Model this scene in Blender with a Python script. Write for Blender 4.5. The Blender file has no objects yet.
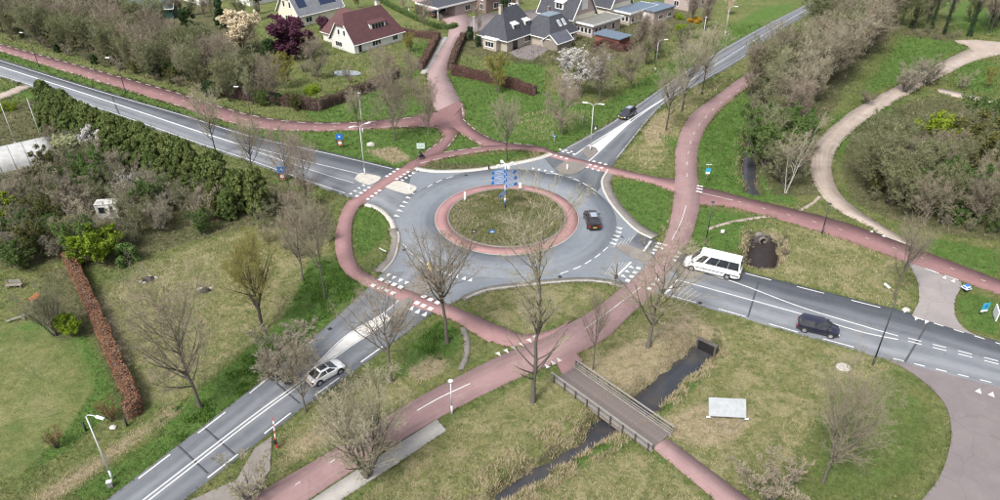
import bpy, math, random
import numpy as np
from mathutils import Vector, Matrix
from mathutils.geometry import tessellate_polygon

R = math.radians
scene = bpy.context.scene
col = scene.collection

# ---------------------------------------------------------------- camera, sky, sun, exposure
F, PITCH, CAMH = 720.0, R(32.2), 50.0
cd = bpy.data.cameras.new('camera'); cd.sensor_width = 36; cd.lens = 36 * F / 1000
cd.clip_start = 0.5; cd.clip_end = 9000
cam = bpy.data.objects.new('camera', cd); col.objects.link(cam)
cam.location = (0, 0, CAMH); cam.rotation_euler = (math.pi / 2 - PITCH, 0, 0)
scene.camera = cam

SUN_ELEV, SUN_AZ = R(52), R(215)          # azimuth clockwise from +Y (north): sun behind the camera, to the left
w = bpy.data.worlds.new('World'); scene.world = w; w.use_nodes = True
nt = w.node_tree; nt.nodes.clear()
sky = nt.nodes.new('ShaderNodeTexSky'); sky.sky_type = 'NISHITA'; sky.sun_disc = False
sky.sun_elevation = SUN_ELEV; sky.sun_rotation = SUN_AZ
sky.dust_density = 4.0; sky.air_density = 1.0; sky.ozone_density = 1.0
hs = nt.nodes.new('ShaderNodeHueSaturation'); hs.inputs['Saturation'].default_value = 0.45
bg = nt.nodes.new('ShaderNodeBackground'); bg.inputs['Strength'].default_value = 0.115
wo = nt.nodes.new('ShaderNodeOutputWorld')
nt.links.new(sky.outputs[0], hs.inputs['Color']); nt.links.new(hs.outputs[0], bg.inputs['Color']); nt.links.new(bg.outputs[0], wo.inputs['Surface'])
sl = bpy.data.lights.new('sun', 'SUN'); sl.energy = 1.7; sl.angle = R(12); sl.color = (1.0, 0.975, 0.935)
so = bpy.data.objects.new('sun', sl); col.objects.link(so)
sd = Vector((math.sin(SUN_AZ) * math.cos(SUN_ELEV), math.cos(SUN_AZ) * math.cos(SUN_ELEV), math.sin(SUN_ELEV)))
so.rotation_euler = sd.to_track_quat('Z', 'Y').to_euler(); so.location = (0, 0, 120)
scene.view_settings.view_transform = 'Standard'; scene.view_settings.look = 'None'
scene.view_settings.gamma = 1; scene.view_settings.exposure = 1.15; scene.view_settings.use_curve_mapping = False

scene.cycles.use_denoising = True; scene.cycles.denoising_prefilter = 'NONE'; scene.cycles.filter_width = 1.25; scene.cycles.max_bounces = 5; scene.cycles.diffuse_bounces = 3; scene.cycles.transparent_max_bounces = 4

# ---------------------------------------------------------------- pixel -> ground point
CP, SP = math.cos(PITCH), math.sin(PITCH)
def P(x, y, z=0.0):
    u = (x - 500) / F; v = (250 - y) / F
    t = (z - CAMH) / (-SP + v * CP)
    return np.array([u * t, (CP + v * SP) * t])
def PA(pts, z=0.0): return np.array([P(x, y, z) for x, y in pts])

# ---------------------------------------------------------------- helpers
def tag(o, label=None, cat=None, group=None, kind=None):
    if label: o['label'] = label
    if cat: o['category'] = cat
    if group: o['group'] = group
    if kind: o['kind'] = kind
    return o
def link(name, me, parent=None, mat=None):
    o = bpy.data.objects.new(name, me); col.objects.link(o)
    if parent is not None: o.parent = parent
    if mat is not None and me is not None and not me.materials: me.materials.append(mat)
    return o
def thing(name, label, cat, loc=(0, 0, 0), rz=0.0, group=None):
    o = bpy.data.objects.new(name, None); col.objects.link(o); o.empty_display_size = 0.3
    o.location = loc; o.rotation_euler = (0, 0, rz)
    return tag(o, label, cat, group)
def copy_tree(o, parent=None):
    c = o.copy(); col.objects.link(c); c.parent = parent
    for ch in o.children: copy_tree(ch, c)
    return c
def fast_mesh(name, V, faces_by_size, mat=None, smooth=False):
    """V (n,3); faces_by_size: list of int arrays (m,k)"""
    me = bpy.data.meshes.new(name)
    V = np.asarray(V, np.float32)
    me.vertices.add(len(V)); me.vertices.foreach_set('co', V.ravel())
    loops = np.concatenate([f.ravel() for f in faces_by_size]).astype(np.int32)
    sizes = np.concatenate([np.full(len(f), f.shape[1], np.int32) for f in faces_by_size])
    starts = np.concatenate([[0], np.cumsum(sizes)[:-1]]).astype(np.int32)
    me.loops.add(len(loops)); me.loops.foreach_set('vertex_index', loops)
    me.polygons.add(len(sizes)); me.polygons.foreach_set('loop_start', starts); me.polygons.foreach_set('loop_total', sizes)
    if smooth: me.polygons.foreach_set('use_smooth', np.ones(len(sizes), bool))
    me.update(calc_edges=True)
    if mat: me.materials.append(mat)
    return me

class MB:
    def __init__(s): s.v = []; s.f = []
    def add(s, vs, fs):
        b = len(s.v); s.v += [tuple(map(float, p)) for p in vs]; s.f += [tuple(i + b for i in f) for f in fs]; return s
    def box(s, x0, x1, y0, y1, z0, z1, tp=0.0, M=None):
        vs = [(x0, y0, z0), (x1, y0, z0), (x1, y1, z0), (x0, y1, z0), (x0 + tp, y0 + tp, z1), (x1 - tp, y0 + tp, z1), (x1 - tp, y1 - tp, z1), (x0 + tp, y1 - tp, z1)]
        if M is not None: vs = [M @ Vector(p) for p in vs]
        return s.add(vs, [(3, 2, 1, 0), (4, 5, 6, 7), (0, 1, 5, 4), (1, 2, 6, 5), (2, 3, 7, 6), (3, 0, 4, 7)])
    def tube(s, pts, rad, n=8, cap=True):
        pts = [Vector(p) for p in pts]
        if not hasattr(rad, '__len__'): rad = [rad] * len(pts)
        rings = []; N = None
        for i, p in enumerate(pts):
            t = (pts[min(i + 1, len(pts) - 1)] - pts[max(i - 1, 0)]).normalized()
            if N is None:
                N = t.orthogonal().normalized()
            N = (N - t * N.dot(t)).normalized(); B = t.cross(N)
            rings.append([p + (N * math.cos(a) + B * math.sin(a)) * rad[i] for a in [2 * math.pi * k / n for k in range(n)]])
        vs = [q for r in rings for q in r]; fs = []
        for i in range(len(pts) - 1):
            for k in range(n):
                a = i * n + k; b = i * n + (k + 1) % n
                fs.append((a, b, b + n, a + n))
        if cap: fs += [tuple(range(n - 1, -1, -1)), tuple(range((len(pts) - 1) * n, len(pts) * n))]
        return s.add(vs, fs)
    def disc(s, c, nrm, r, th, n=20):
        c = Vector(c); nrm = Vector(nrm).normalized()
        return s.tube([c - nrm * th / 2, c + nrm * th / 2], r, n)
    def prism(s, poly, z0, z1):
        n = len(poly)
        tri = tessellate_polygon([[Vector((p[0], p[1], 0)) for p in poly]])
        vs = [(p[0], p[1], z0) for p in poly] + [(p[0], p[1], z1) for p in poly]
        fs = [(i, (i + 1) % n, n + (i + 1) % n, n + i) for i in range(n)]
        fs += [tuple(n + i for i in t) for t in tri] + [tuple(reversed(t)) for t in tri]
        return s.add(vs, fs)
    def slope(s, poly3, th):
        """planar 3-D polygon thickened downwards"""
        n = len(poly3)
        vs = list(poly3) + [(p[0], p[1], p[2] - th) for p in poly3]
        return s.add(vs, [tuple(range(n)), tuple(range(2 * n - 1, n - 1, -1))] + [(i, n + i, n + (i + 1) % n, (i + 1) % n) for i in range(n)])
    def sphere(s, c, r, nu=10, nv=6):
        rx, ry, rz = r if hasattr(r, '__len__') else (r, r, r)
        vs = []; fs = []
        for j in range(nv + 1):
            th = math.pi * j / nv
            for i in range(nu):
                a = 2 * math.pi * i / nu
                vs.append((c[0] + rx * math.sin(th) * math.cos(a), c[1] + ry * math.sin(th) * math.sin(a), c[2] + rz * math.cos(th)))
        for j in range(nv):
            for i in range(nu):
                a = j * nu + i; b = j * nu + (i + 1) % nu
                fs.append((a, a + nu, b + nu, b))
        return s.add(vs, fs)
    def mesh(s, name, mat=None, smooth=False, fix=True):
        me = bpy.data.meshes.new(name); me.from_pydata(s.v, [], s.f)
        if fix:
            import bmesh
            bm = bmesh.new(); bm.from_mesh(me); bmesh.ops.recalc_face_normals(bm, faces=bm.faces); bm.to_mesh(me); bm.free()
        if smooth:
            me.polygons.foreach_set('use_smooth', np.ones(len(me.polygons), bool))
        if mat: me.materials.append(mat)
        me.update(); return me
    def build(s, name, mat, parent=None, smooth=False):
        return link(name, s.mesh(name, mat, smooth), parent)

def spline(pts, step=0.6):
    """Catmull-Rom through world points, resampled evenly"""
    p = np.asarray(pts, float)
    if len(p) == 2:
        n = max(2, int(np.linalg.norm(p[1] - p[0]) / step)); t = np.linspace(0, 1, n)[:, None]
        return p[0] * (1 - t) + p[1] * t
    q = np.vstack([2 * p[0] - p[1], p, 2 * p[-1] - p[-2]]); out = []
    for i in range(1, len(q) - 2):
        a, b, c, d = q[i - 1:i + 3]; n = 14
        for t in np.linspace(0, 1, n, endpoint=False):
            out.append(0.5 * ((2 * b) + (c - a) * t + (2 * a - 5 * b + 4 * c - d) * t * t + (3 * b - a - 3 * c + d) * t ** 3))
    out.append(q[-2]); out = np.array(out)
    L = np.concatenate([[0], np.cumsum(np.linalg.norm(np.diff(out, axis=0), axis=1))])
    n = max(2, int(L[-1] / step)); s = np.linspace(0, L[-1], n)
    return np.stack([np.interp(s, L, out[:, 0]), np.interp(s, L, out[:, 1])], 1)
def resample(p, n):
    L = np.concatenate([[0], np.cumsum(np.linalg.norm(np.diff(p, axis=0), axis=1))]); s = np.linspace(0, L[-1], n)
    return np.stack([np.interp(s, L, p[:, 0]), np.interp(s, L, p[:, 1])], 1)
def normals2(p):
    t = np.gradient(p, axis=0); t /= np.linalg.norm(t, axis=1)[:, None] + 1e-9
    return np.stack([-t[:, 1], t[:, 0]], 1)

PAVED = []
def strip_mesh(name, Lw, Rw, z, mat, drop=0.3, paved=True):
    n = len(Lw)
    v = np.zeros((4 * n, 3)); v[:n, :2] = Lw; v[n:2 * n, :2] = Rw; v[:2 * n, 2] = z
    v[2 * n:3 * n, :2] = Lw; v[3 * n:, :2] = Rw; v[2 * n:, 2] = z - drop
    i = np.arange(n - 1)
    top = np.stack([i, n + i, n + i + 1, i + 1], 1)
    sl_ = np.stack([i, i + 1, 2 * n + i + 1, 2 * n + i], 1)
    sr = np.stack([n + i, 3 * n + i, 3 * n + i + 1, n + i + 1], 1)
    me = fast_mesh(name, v, [np.concatenate([top, sl_, sr])], mat)
    uv = me.uv_layers.new(name='UVMap')
    mid = (Lw + Rw) / 2; L = np.concatenate([[0], np.cumsum(np.linalg.norm(np.diff(mid, axis=0), axis=1))])
    u = np.concatenate([np.zeros(n), np.ones(n)] * 2); vv = np.concatenate([L] * 4)
    li = np.zeros(len(me.loops), np.int32); me.loops.foreach_get('vertex_index', li)
    uv.data.foreach_set('uv', np.stack([u[li], vv[li]], 1).astype(np.float32).ravel())
    if paved: PAVED.append(np.vstack([Lw, Rw[::-1]]))
    return me
def edge_strip(name, L, Rr, z, mat, parent=None, kind='structure', step=0.6, **k):
    a = spline(PA(L), step); b = spline(PA(Rr), step); n = max(len(a), len(b))
    o = link(name, strip_mesh(name, resample(a, n), resample(b, n), z, mat, **k), parent)
    if kind and parent is None: tag(o, kind=kind)
    return o
def line_strip(name, px, width, z, mat, parent=None, kind='structure', step=0.6, world=None, **k):
    c = spline(PA(px) if world is None else world, step); nn = normals2(c) * width / 2
    o = link(name, strip_mesh(name, c + nn, c - nn, z, mat, **k), parent)
    if kind and parent is None: tag(o, kind=kind)
    return o
def slab(name, poly, z, mat, parent=None, kind='structure', drop=0.3, paved=True):
    o = MB().prism([tuple(p) for p in poly], z - drop, z).build(name, mat, parent)
    if paved: PAVED.append(np.asarray(poly))
    if kind and parent is None: tag(o, kind=kind)
    return o
def closed(px, step=0.6):
    """closed smooth polygon through pixels"""
    w_ = PA(px); c = spline(np.vstack([w_, w_[:1]]), step); return c[:-1]

# ---------------------------------------------------------------- materials
def ramp(nt, fac, stops):
    r = nt.nodes.new('ShaderNodeValToRGB'); e = r.color_ramp.elements
    while len(e) > len(stops): e.remove(e[-1])
    while len(e) < len(stops): e.new(0.5)
    for el, (p, c) in zip(e, stops): el.position = p; el.color = (*c, 1) if len(c) == 3 else c
    nt.links.new(fac, r.inputs[0]); return r.outputs[0]
def mat(name, c, rough=0.8, c2=None, scale=3.0, bump=0.0, bscale=40.0, metal=0.0, var=0.0, spec=0.3, coat=0.0, detail=6.0, obj=True, trans=0.0):
    m = bpy.data.materials.new(name); m.use_nodes = True; n = m.node_tree; b = n.nodes['Principled BSDF']
    b.inputs['Roughness'].default_value = rough; b.inputs['Metallic'].default_value = metal
    b.inputs['Specular IOR Level'].default_value = spec; b.inputs['Coat Weight'].default_value = coat
    out = None
    tc = n.nodes.new('ShaderNodeTexCoord'); vec = tc.outputs['Object' if obj else 'Generated']
    if c2 is not None:
        no = n.nodes.new('ShaderNodeTexNoise'); no.inputs['Scale'].default_value = scale; no.inputs['Detail'].default_value = detail; no.inputs['Roughness'].default_value = 0.65
        n.links.new(vec, no.inputs['Vector'])
        out = ramp(n, no.outputs['Fac'], [(0.33, c), (0.67, c2)])
    if var > 0:
        oi = n.nodes.new('ShaderNodeObjectInfo'); h = n.nodes.new('ShaderNodeHueSaturation')
        mr = n.nodes.new('ShaderNodeMapRange'); mr.inputs['To Min'].default_value = 1 - var; mr.inputs['To Max'].default_value = 1 + var
        n.links.new(oi.outputs['Random'], mr.inputs['Value']); n.links.new(mr.outputs[0], h.inputs['Value'])
        mr2 = n.nodes.new('ShaderNodeMath'); mr2.operation = 'MULTIPLY'; mr2.inputs[1].default_value = 7.31
        fr = n.nodes.new('ShaderNodeMath'); fr.operation = 'FRACT'; n.links.new(oi.outputs['Random'], mr2.inputs[0]); n.links.new(mr2.outputs[0], fr.inputs[0])
        mr3 = n.nodes.new('ShaderNodeMapRange'); mr3.inputs['To Min'].default_value = 0.5 - var * 0.06; mr3.inputs['To Max'].default_value = 0.5 + var * 0.06
        n.links.new(fr.outputs[0], mr3.inputs['Value']); n.links.new(mr3.outputs[0], h.inputs['Hue'])
        if out is None: h.inputs['Color'].default_value = (*c, 1)
        else: n.links.new(out, h.inputs['Color'])
        out = h.outputs[0]
    if out is None: b.inputs['Base Color'].default_value = (*c, 1)
    else: n.links.new(out, b.inputs['Base Color'])
    if bump > 0:
        n2 = n.nodes.new('ShaderNodeTexNoise'); n2.inputs['Scale'].default_value = bscale; n2.inputs['Detail'].default_value = 4
        n.links.new(vec, n2.inputs['Vector'])
        bp = n.nodes.new('ShaderNodeBump'); bp.inputs['Strength'].default_value = bump; bp.inputs['Distance'].default_value = 0.05
        n.links.new(n2.outputs['Fac'], bp.inputs['Height']); n.links.new(bp.outputs[0], b.inputs['Normal'])
    if trans > 0:
        td = n.nodes.new('ShaderNodeBsdfTranslucent'); mx = n.nodes.new('ShaderNodeMixShader'); mx.inputs[0].default_value = trans
        if out is None: td.inputs['Color'].default_value = (*c, 1)
        else: n.links.new(out, td.inputs['Color'])
        o_ = n.nodes['Material Output']; n.links.new(b.outputs[0], mx.inputs[1]); n.links.new(td.outputs[0], mx.inputs[2]); n.links.new(mx.outputs[0], o_.inputs['Surface'])
    return m
def mixc(n, f, a, b, mode='MIX'):
    x = n.nodes.new('ShaderNodeMix'); x.data_type = 'RGBA'; x.blend_type = mode; x.clamp_factor = True
    for sock, val in ((x.inputs[0], f), (x.inputs[6], a), (x.inputs[7], b)):
        if hasattr(val, 'links'): n.links.new(val, sock)
        elif isinstance(val, (int, float)): sock.default_value = val
        else: sock.default_value = (*val, 1)
    return x.outputs[2]
def noise(n, vec, scale, detail=5, rough=0.6, dist=0.0):
    x = n.nodes.new('ShaderNodeTexNoise'); x.inputs['Scale'].default_value = scale; x.inputs['Detail'].default_value = detail
    x.inputs['Roughness'].default_value = rough; x.inputs['Distortion'].default_value = dist; n.links.new(vec, x.inputs['Vector']); return x.outputs['Fac']
def thresh(n, v, a, b):
    m = n.nodes.new('ShaderNodeMapRange'); m.inputs['From Min'].default_value = a; m.inputs['From Max'].default_value = b; n.links.new(v, m.inputs['Value']); return m.outputs[0]
def math_(n, op, a, b):
    m = n.nodes.new('ShaderNodeMath'); m.operation = op
    for s, v in zip(m.inputs, (a, b)):
        if hasattr(v, 'links'): n.links.new(v, s)
        else: s.default_value = v
    return m.outputs[0]

def paving(name, base, dark, light, tracks=0.0, lanes=2, patch=0.35, bscale=60, rough=0.85):
    """worn asphalt: fine grain, broad blotches, wheel tracks along the strip's own UV"""
    m = bpy.data.materials.new(name); m.use_nodes = True; n = m.node_tree; b = n.nodes['Principled BSDF']
    b.inputs['Roughness'].default_value = rough; b.inputs['Specular IOR Level'].default_value = 0.25
    g = n.nodes.new('ShaderNodeNewGeometry').outputs['Position']
    c = mixc(n, thresh(n, noise(n, g, 0.18, 6, 0.65, 0.6), 0.35, 0.68), base, dark)
    c = mixc(n, math_(n, 'MULTIPLY', thresh(n, noise(n, g, 0.55, 6, 0.7), 0.5, 0.72), patch), c, light)
    c = mixc(n, math_(n, 'MULTIPLY', thresh(n, noise(n, g, 5.0, 3, 0.7), 0.3, 0.75), 0.28), c, dark)
    vo = n.nodes.new('ShaderNodeTexVoronoi'); vo.feature = 'DISTANCE_TO_EDGE'; vo.inputs['Scale'].default_value = 0.16; vo.inputs['Randomness'].default_value = 1.0; dv = n.nodes.new('ShaderNodeVectorMath'); dv.operation = 'ADD'; nz = n.nodes.new('ShaderNodeTexNoise'); nz.inputs['Scale'].default_value = 0.5; n.links.new(g, nz.inputs['Vector']); n.links.new(g, dv.inputs[0]); n.links.new(nz.outputs['Color'], dv.inputs[1]); n.links.new(dv.outputs[0], vo.inputs['Vector'])
    c = mixc(n, math_(n, 'MULTIPLY', thresh(n, vo.outputs['Distance'], 0.010, 0.004), 0.2), c, tuple(q * .55 for q in dark))
    if tracks > 0:
        uv = n.nodes.new('ShaderNodeUVMap'); uv.uv_map = 'UVMap'; sx = n.nodes.new('ShaderNodeSeparateXYZ'); n.links.new(uv.outputs[0], sx.inputs[0])
        s = math_(n, 'SINE', math_(n, 'MULTIPLY', sx.outputs[0], 2 * math.pi * lanes * 2), 0.0)
        mp = n.nodes.new('ShaderNodeCombineXYZ'); n.links.new(math_(n, 'MULTIPLY', sx.outputs[0], 6.0), mp.inputs[0]); n.links.new(math_(n, 'MULTIPLY', sx.outputs[1], 0.06), mp.inputs[1])
        streak = noise(n, mp.outputs[0], 1.6, 4, 0.6)
        s2 = math_(n, 'ADD', math_(n, 'MULTIPLY', s, 0.15 if lanes > 1 else 0.0), streak)
        c = mixc(n, math_(n, 'MULTIPLY', thresh(n, s2, 0.35, 0.85), tracks), c, light)
    n.links.new(c, b.inputs['Base Color'])
    bp = n.nodes.new('ShaderNodeBump'); bp.inputs['Strength'].default_value = 0.25; bp.inputs['Distance'].default_value = 0.02
    n.links.new(noise(n, g, bscale, 3), bp.inputs['Height']); n.links.new(bp.outputs[0], b.inputs['Normal'])
    return m

A_ASPH = paving('asphalt', (0.140, 0.150, 0.166), (0.105, 0.113, 0.127), (0.215, 0.225, 0.240), tracks=0.75)
A_RING = paving('asphalt_ring', (0.165, 0.181, 0.202), (0.135, 0.149, 0.168), (0.225, 0.242, 0.26), tracks=0.6, lanes=1)
A_RED = paving('red_asphalt', (0.200, 0.108, 0.108), (0.155, 0.083, 0.085), (0.262, 0.165, 0.158), tracks=0.4, patch=0.5, lanes=1)
A_REDP = paving('worn_red_asphalt', (0.27, 0.160, 0.155), (0.22, 0.125, 0.125), (0.33, 0.22, 0.21), tracks=0.15, lanes=1)
A_REDB = paving('bright_red_asphalt', (0.30, 0.168, 0.162), (0.24, 0.132, 0.132), (0.345, 0.22, 0.21), tracks=0.3, patch=0.5, lanes=1)
A_MAUVE = paving('mauve_brick', (0.190, 0.165, 0.163), (0.152, 0.131, 0.131), (0.245, 0.218, 0.213))
A_MAUVP = paving('mauve_asphalt', (0.262, 0.168, 0.164), (0.205, 0.130, 0.128), (0.325, 0.232, 0.225), tracks=0.5, patch=0.5, lanes=1)
A_GREYB = paving('grey_brick', (0.27, 0.245, 0.235), (0.215, 0.195, 0.19), (0.33, 0.31, 0.295))
A_STREET = paving('pink_street', (0.30, 0.215, 0.21), (0.25, 0.175, 0.172), (0.36, 0.285, 0.275), tracks=0.2, lanes=1)
A_TRACK = paving('dirt_track', (0.34, 0.275, 0.23), (0.24, 0.19, 0.155), (0.46, 0.41, 0.365), tracks=0.6, lanes=1, patch=0.6)
A_CONC = paving('concrete', (0.36, 0.345, 0.315), (0.28, 0.265, 0.245), (0.46, 0.445, 0.41), patch=0.5)
A_KERB = paving('pale_kerb', (0.48, 0.46, 0.42), (0.38, 0.36, 0.33), (0.56, 0.54, 0.50), patch=0.5)
A_GUT = paving('dirty_gutter', (0.20, 0.18, 0.165), (0.15, 0.135, 0.12), (0.29, 0.27, 0.25), patch=0.6)
M_WHITE = mat('road_paint', (0.62, 0.62, 0.61), 0.7, (0.50, 0.50, 0.49), 1.4)
M_WORN = mat('worn_paint', (0.56, 0.55, 0.52), 0.8, (0.30, 0.29, 0.28), 1.1, detail=10)
M_CREAM = mat('cream_paint', (0.46, 0.44, 0.39), 0.8, (0.36, 0.34, 0.305), 1.2)
M_PALE = mat('pale_paint', (0.60, 0.59, 0.56), 0.8, (0.46, 0.45, 0.425), 1.0)
M_STEEL = mat('galvanised_steel', (0.42, 0.43, 0.44), 0.45, (0.33, 0.34, 0.35), 6, metal=0.6)
M_WPOLE = mat('white_pole', (0.62, 0.63, 0.63), 0.5, (0.5, 0.51, 0.51), 4)
M_DPOLE = mat('dark_pole', (0.035, 0.037, 0.045), 0.45, (0.055, 0.055, 0.06), 5)
M_BLUE = mat('sign_blue', (0.02, 0.13, 0.42), 0.4, (0.03, 0.16, 0.46), 4)
M_CYAN = mat('sign_cyan', (0.03, 0.28, 0.45), 0.4, (0.04, 0.32, 0.50), 4)
M_SIGNW = mat('sign_white', (0.68, 0.69, 0.69), 0.45, (0.60, 0.61, 0.61), 3)
M_SRED = mat('sign_red', (0.45, 0.04, 0.04), 0.5, (0.38, 0.05, 0.05), 4)
M_BLACK = mat('black_plastic', (0.015, 0.015, 0.017), 0.5, (0.03, 0.03, 0.03), 8)
M_WOOD = mat('weathered_wood', (0.26, 0.225, 0.19), 0.85, (0.17, 0.145, 0.125), 3, bump=0.3)
M_WOODL = mat('pale_timber', (0.26, 0.245, 0.225), 0.8, (0.19, 0.18, 0.165), 3)
M_RUBBER = mat('rubber', (0.02, 0.02, 0.02), 0.8, (0.035, 0.035, 0.035), 10)
M_GLASS = mat('dark_glass', (0.015, 0.018, 0.022), 0.06, (0.03, 0.034, 0.04), 2, spec=0.6)
# ================================================================ ROADS AND PATHS
C0 = np.array([0.97, 88.2])                     # roundabout centre
def ring_poly(r, a0=0.0, a1=2 * math.pi, n=128, c=C0):
    a = np.linspace(a0, a1, n, endpoint=False); return np.stack([c[0] + r * np.cos(a), c[1] + r * np.sin(a)], 1)
def annulus(name, r0, r1, z, m, n=144, drop=0.25, parent=None, paved=True):
    a = np.linspace(0, 2 * math.pi, n + 1)
    L = np.stack([C0[0] + r0 * np.cos(a), C0[1] + r0 * np.sin(a)], 1); Rr = np.stack([C0[0] + r1 * np.cos(a), C0[1] + r1 * np.sin(a)], 1)
    return tag(link(name, strip_mesh(name, L, Rr, z, m, drop=drop, paved=paved), parent), kind=None if parent else 'structure')

road_nw = edge_strip('road_northwest', [(-60, 41), (-30, 50), (0, 58.5), (90, 86.5), (177, 112), (250, 134), (330, 152), (399, 168.6), (414, 171), (436, 172)],
                     [(-60, 60), (-30, 68.5), (0, 77.5), (48, 92.5), (120, 117), (196, 144), (250, 162), (300, 180), (349, 197), (366, 204), (384, 212), (396, 224), (400, 236)], 0.004, A_ASPH)
road_ne = edge_strip('road_northeast', [(525, 165), (549, 156), (561, 150), (615.6, 119), (677, 76.5), (707, 57.6), (760, 28), (815, 0), (880, -32), (940, -60)],
                     [(606, 200), (603, 188), (606, 178), (617, 160), (663, 105), (700, 84), (742, 59), (784, 29), (836, -2), (905, -36), (960, -62)], 0.008, A_ASPH)
road_se = edge_strip('road_southeast', [(618, 213), (637, 231.5), (652, 239), (685, 254), (743, 271), (830, 293), (913, 314), (1000, 342), (1060, 361), (1120, 381)],
                     [(600, 281), (622, 284), (640, 289), (665, 295.4), (730, 313.6), (787, 330.5), (848, 347), (889, 359), (1000, 387), (1060, 402), (1120, 418)], 0.012, A_ASPH)
road_sw = edge_strip('road_southwest', [(400, 232), (396, 256), (382, 273), (369, 287), (314.6, 336.7), (250, 390), (109, 498), (60, 536), (0, 582)],
                     [(490, 288), (454, 301), (430, 314), (399.6, 337), (304, 406.5), (250, 448), (185, 498), (140, 534), (80, 582)], 0.016, A_ASPH)
roundabout = annulus('roundabout', 9.6, 15.3, 0.022, A_RING)
for nm_, px_ in (('south', [(448, 305), (470, 295), (486, 289.5), (520, 284.5), (560, 280.5), (600, 280), (626, 286), (648, 266), (622, 236), (600, 244), (560, 264), (520, 272), (470, 274), (440, 266), (436, 290)]), ('east', [(603, 184), (608, 197), (620, 214), (639, 232), (630, 242), (606, 228), (594, 196)]), ('north', [(412, 171), (430, 172.5), (447, 173), (478, 171), (515, 165), (544, 158), (556, 172), (480, 182), (430, 192), (408, 190)]), ('west', [(394, 222), (398, 230), (399, 240), (395, 258), (384, 272), (408, 272), (418, 240), (405, 212)])):
    slab('roundabout_mouth_' + nm_, PA(px_), 0.0190, A_RING)
gutter_s = line_strip('gutter_south', [(462, 299), (486, 289.5), (520, 284.5), (560, 280.5), (590, 279.5), (612, 282), (626, 285.5)], 0.9, 0.030, A_GUT)
gutter_e = line_strip('gutter_east', [(611, 171), (606, 182), (612, 198), (624, 214), (640, 228), (656, 237)], 1.5, 0.030, A_GUT)
gutter_w = line_strip('gutter_west', [(393, 228), (396, 240), (391, 258), (378, 272)], 1.3, 0.030, A_GUT)

# red apron with its kerb and the planted island
annulus('apron', 8.35, 10.0, 0.09, A_REDB)
annulus('apron_kerb', 10.0, 10.12, 0.075, A_CONC, drop=0.2)
annulus('island_kerb', 8.12, 8.35, 0.20, A_GUT)

# kerbs: pale bands at the mouths
kerb_n = line_strip('kerb_north', [(415, 168.5), (430, 171), (447, 171.6), (478, 169.7), (515, 163.6), (540, 158), (551, 154)], 0.95, 0.11, A_KERB)
kerb_w = line_strip('kerb_west', [(366, 204.5), (375, 207), (384, 212.5), (391, 221), (394, 229)], 0.75, 0.11, A_KERB)
kerb_w2 = line_strip('kerb_west', [(398, 232), (399, 240), (394, 259), (382, 273)], 0.28, 0.12, A_CONC)
kerb_e = line_strip('kerb_east', [(608, 170), (602, 182), (607, 197), (620, 214.5), (637, 230.8), (652, 238.5)], 0.32, 0.12, A_KERB)
kerb_s = line_strip('kerb_south', [(466, 298.5), (486, 290.5), (520, 285.8), (560, 281.8), (590, 280.8), (612, 283.4)], 0.25, 0.12, A_CONC)

# ---- cycle paths (red)
path_nw = edge_strip('cycle_path_northwest', [(-40, 32), (0, 43.5), (90, 68), (170, 90), (250, 114), (318, 122.4), (393, 119), (436, 112)],
                     [(-40, 40), (0, 51), (90, 79), (177, 106), (250, 127), (318, 131), (396, 127.5), (440, 127)], 0.034, A_RED)
street = edge_strip('street', [(436, 128), (434, 110), (430, 92), (427, 73), (437, 56), (448, 36), (446, 22), (428, 10), (402, -6), (380, -20)],
                    [(446, 131), (464, 118), (461, 102), (453, 85), (447, 71), (452, 54), (459, 37), (470, 28), (462, 8), (432, -10), (410, -24)], 0.030, A_STREET)
street_e = edge_strip('street_east', [(450, 22), (470, 17), (500, 12), (560, 8), (600, 0)], [(452, 34), (478, 31), (505, 26), (570, 16), (612, 8)], 0.026, A_MAUVE)
foot_w = edge_strip('pavement', [(420, 74), (430, 55), (441, 37)], [(427, 74), (437.5, 55), (449, 37)], 0.05, A_CONC)
junc = slab('cycle_junction', spline(np.vstack([PA([(433, 113), (461, 102), (464.5, 120), (460, 132), (446, 138), (438, 128), (433, 113)])]), 0.5)[:-1], 0.038, A_RED)
leg_w = edge_strip('cycle_path_link', [(436, 125), (442.5, 134), (440, 141), (431, 147.5), (420, 155.6), (399, 168.6), (382, 180)],
                   [(455, 128), (458, 133), (451, 144), (443, 152), (436, 160), (414.6, 169.5), (396, 183)], 0.042, A_RED)
leg_e = edge_strip('cycle_path_link', [(461, 108), (464, 120), (479, 133), (501, 142), (540, 146.5), (553, 151)],
                   [(448, 122), (459, 132), (470, 139), (486, 146.5), (540, 152.5), (549, 155.5)], 0.046, A_RED)
leg_s = edge_strip('cycle_path_link', [(418, 158), (443, 152.3), (486, 146), (515, 145.5), (532, 147)], [(414, 167), (438, 160), (474, 153), (506, 150), (532, 151)], 0.050, A_RED)
cross_nw = edge_strip('cycle_crossing_northwest', [(399, 168.6), (368, 189), (343.6, 206)], [(414.6, 169.5), (386, 188), (363, 204.5)], 0.054, A_REDP)
path_w = edge_strip('cycle_path_west', [(356, 197), (347, 202), (338.4, 221), (335, 248), (345, 272), (369, 287), (413, 306), (451, 318.5), (470, 330), (490, 342)],
                    [(374, 196), (365, 201), (353.7, 217.6), (352, 245), (359, 267), (379, 279), (427, 296), (470, 313.5), (500, 327), (524, 336)], 0.058, A_REDP)
cross_ne = edge_strip('cycle_crossing_northeast', [(546, 149.5), (560, 154), (607, 166), (650, 176), (679, 180)], [(544, 154), (556, 158.5), (604, 172), (650, 183), (679, 194)], 0.054, A_REDP)
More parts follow.
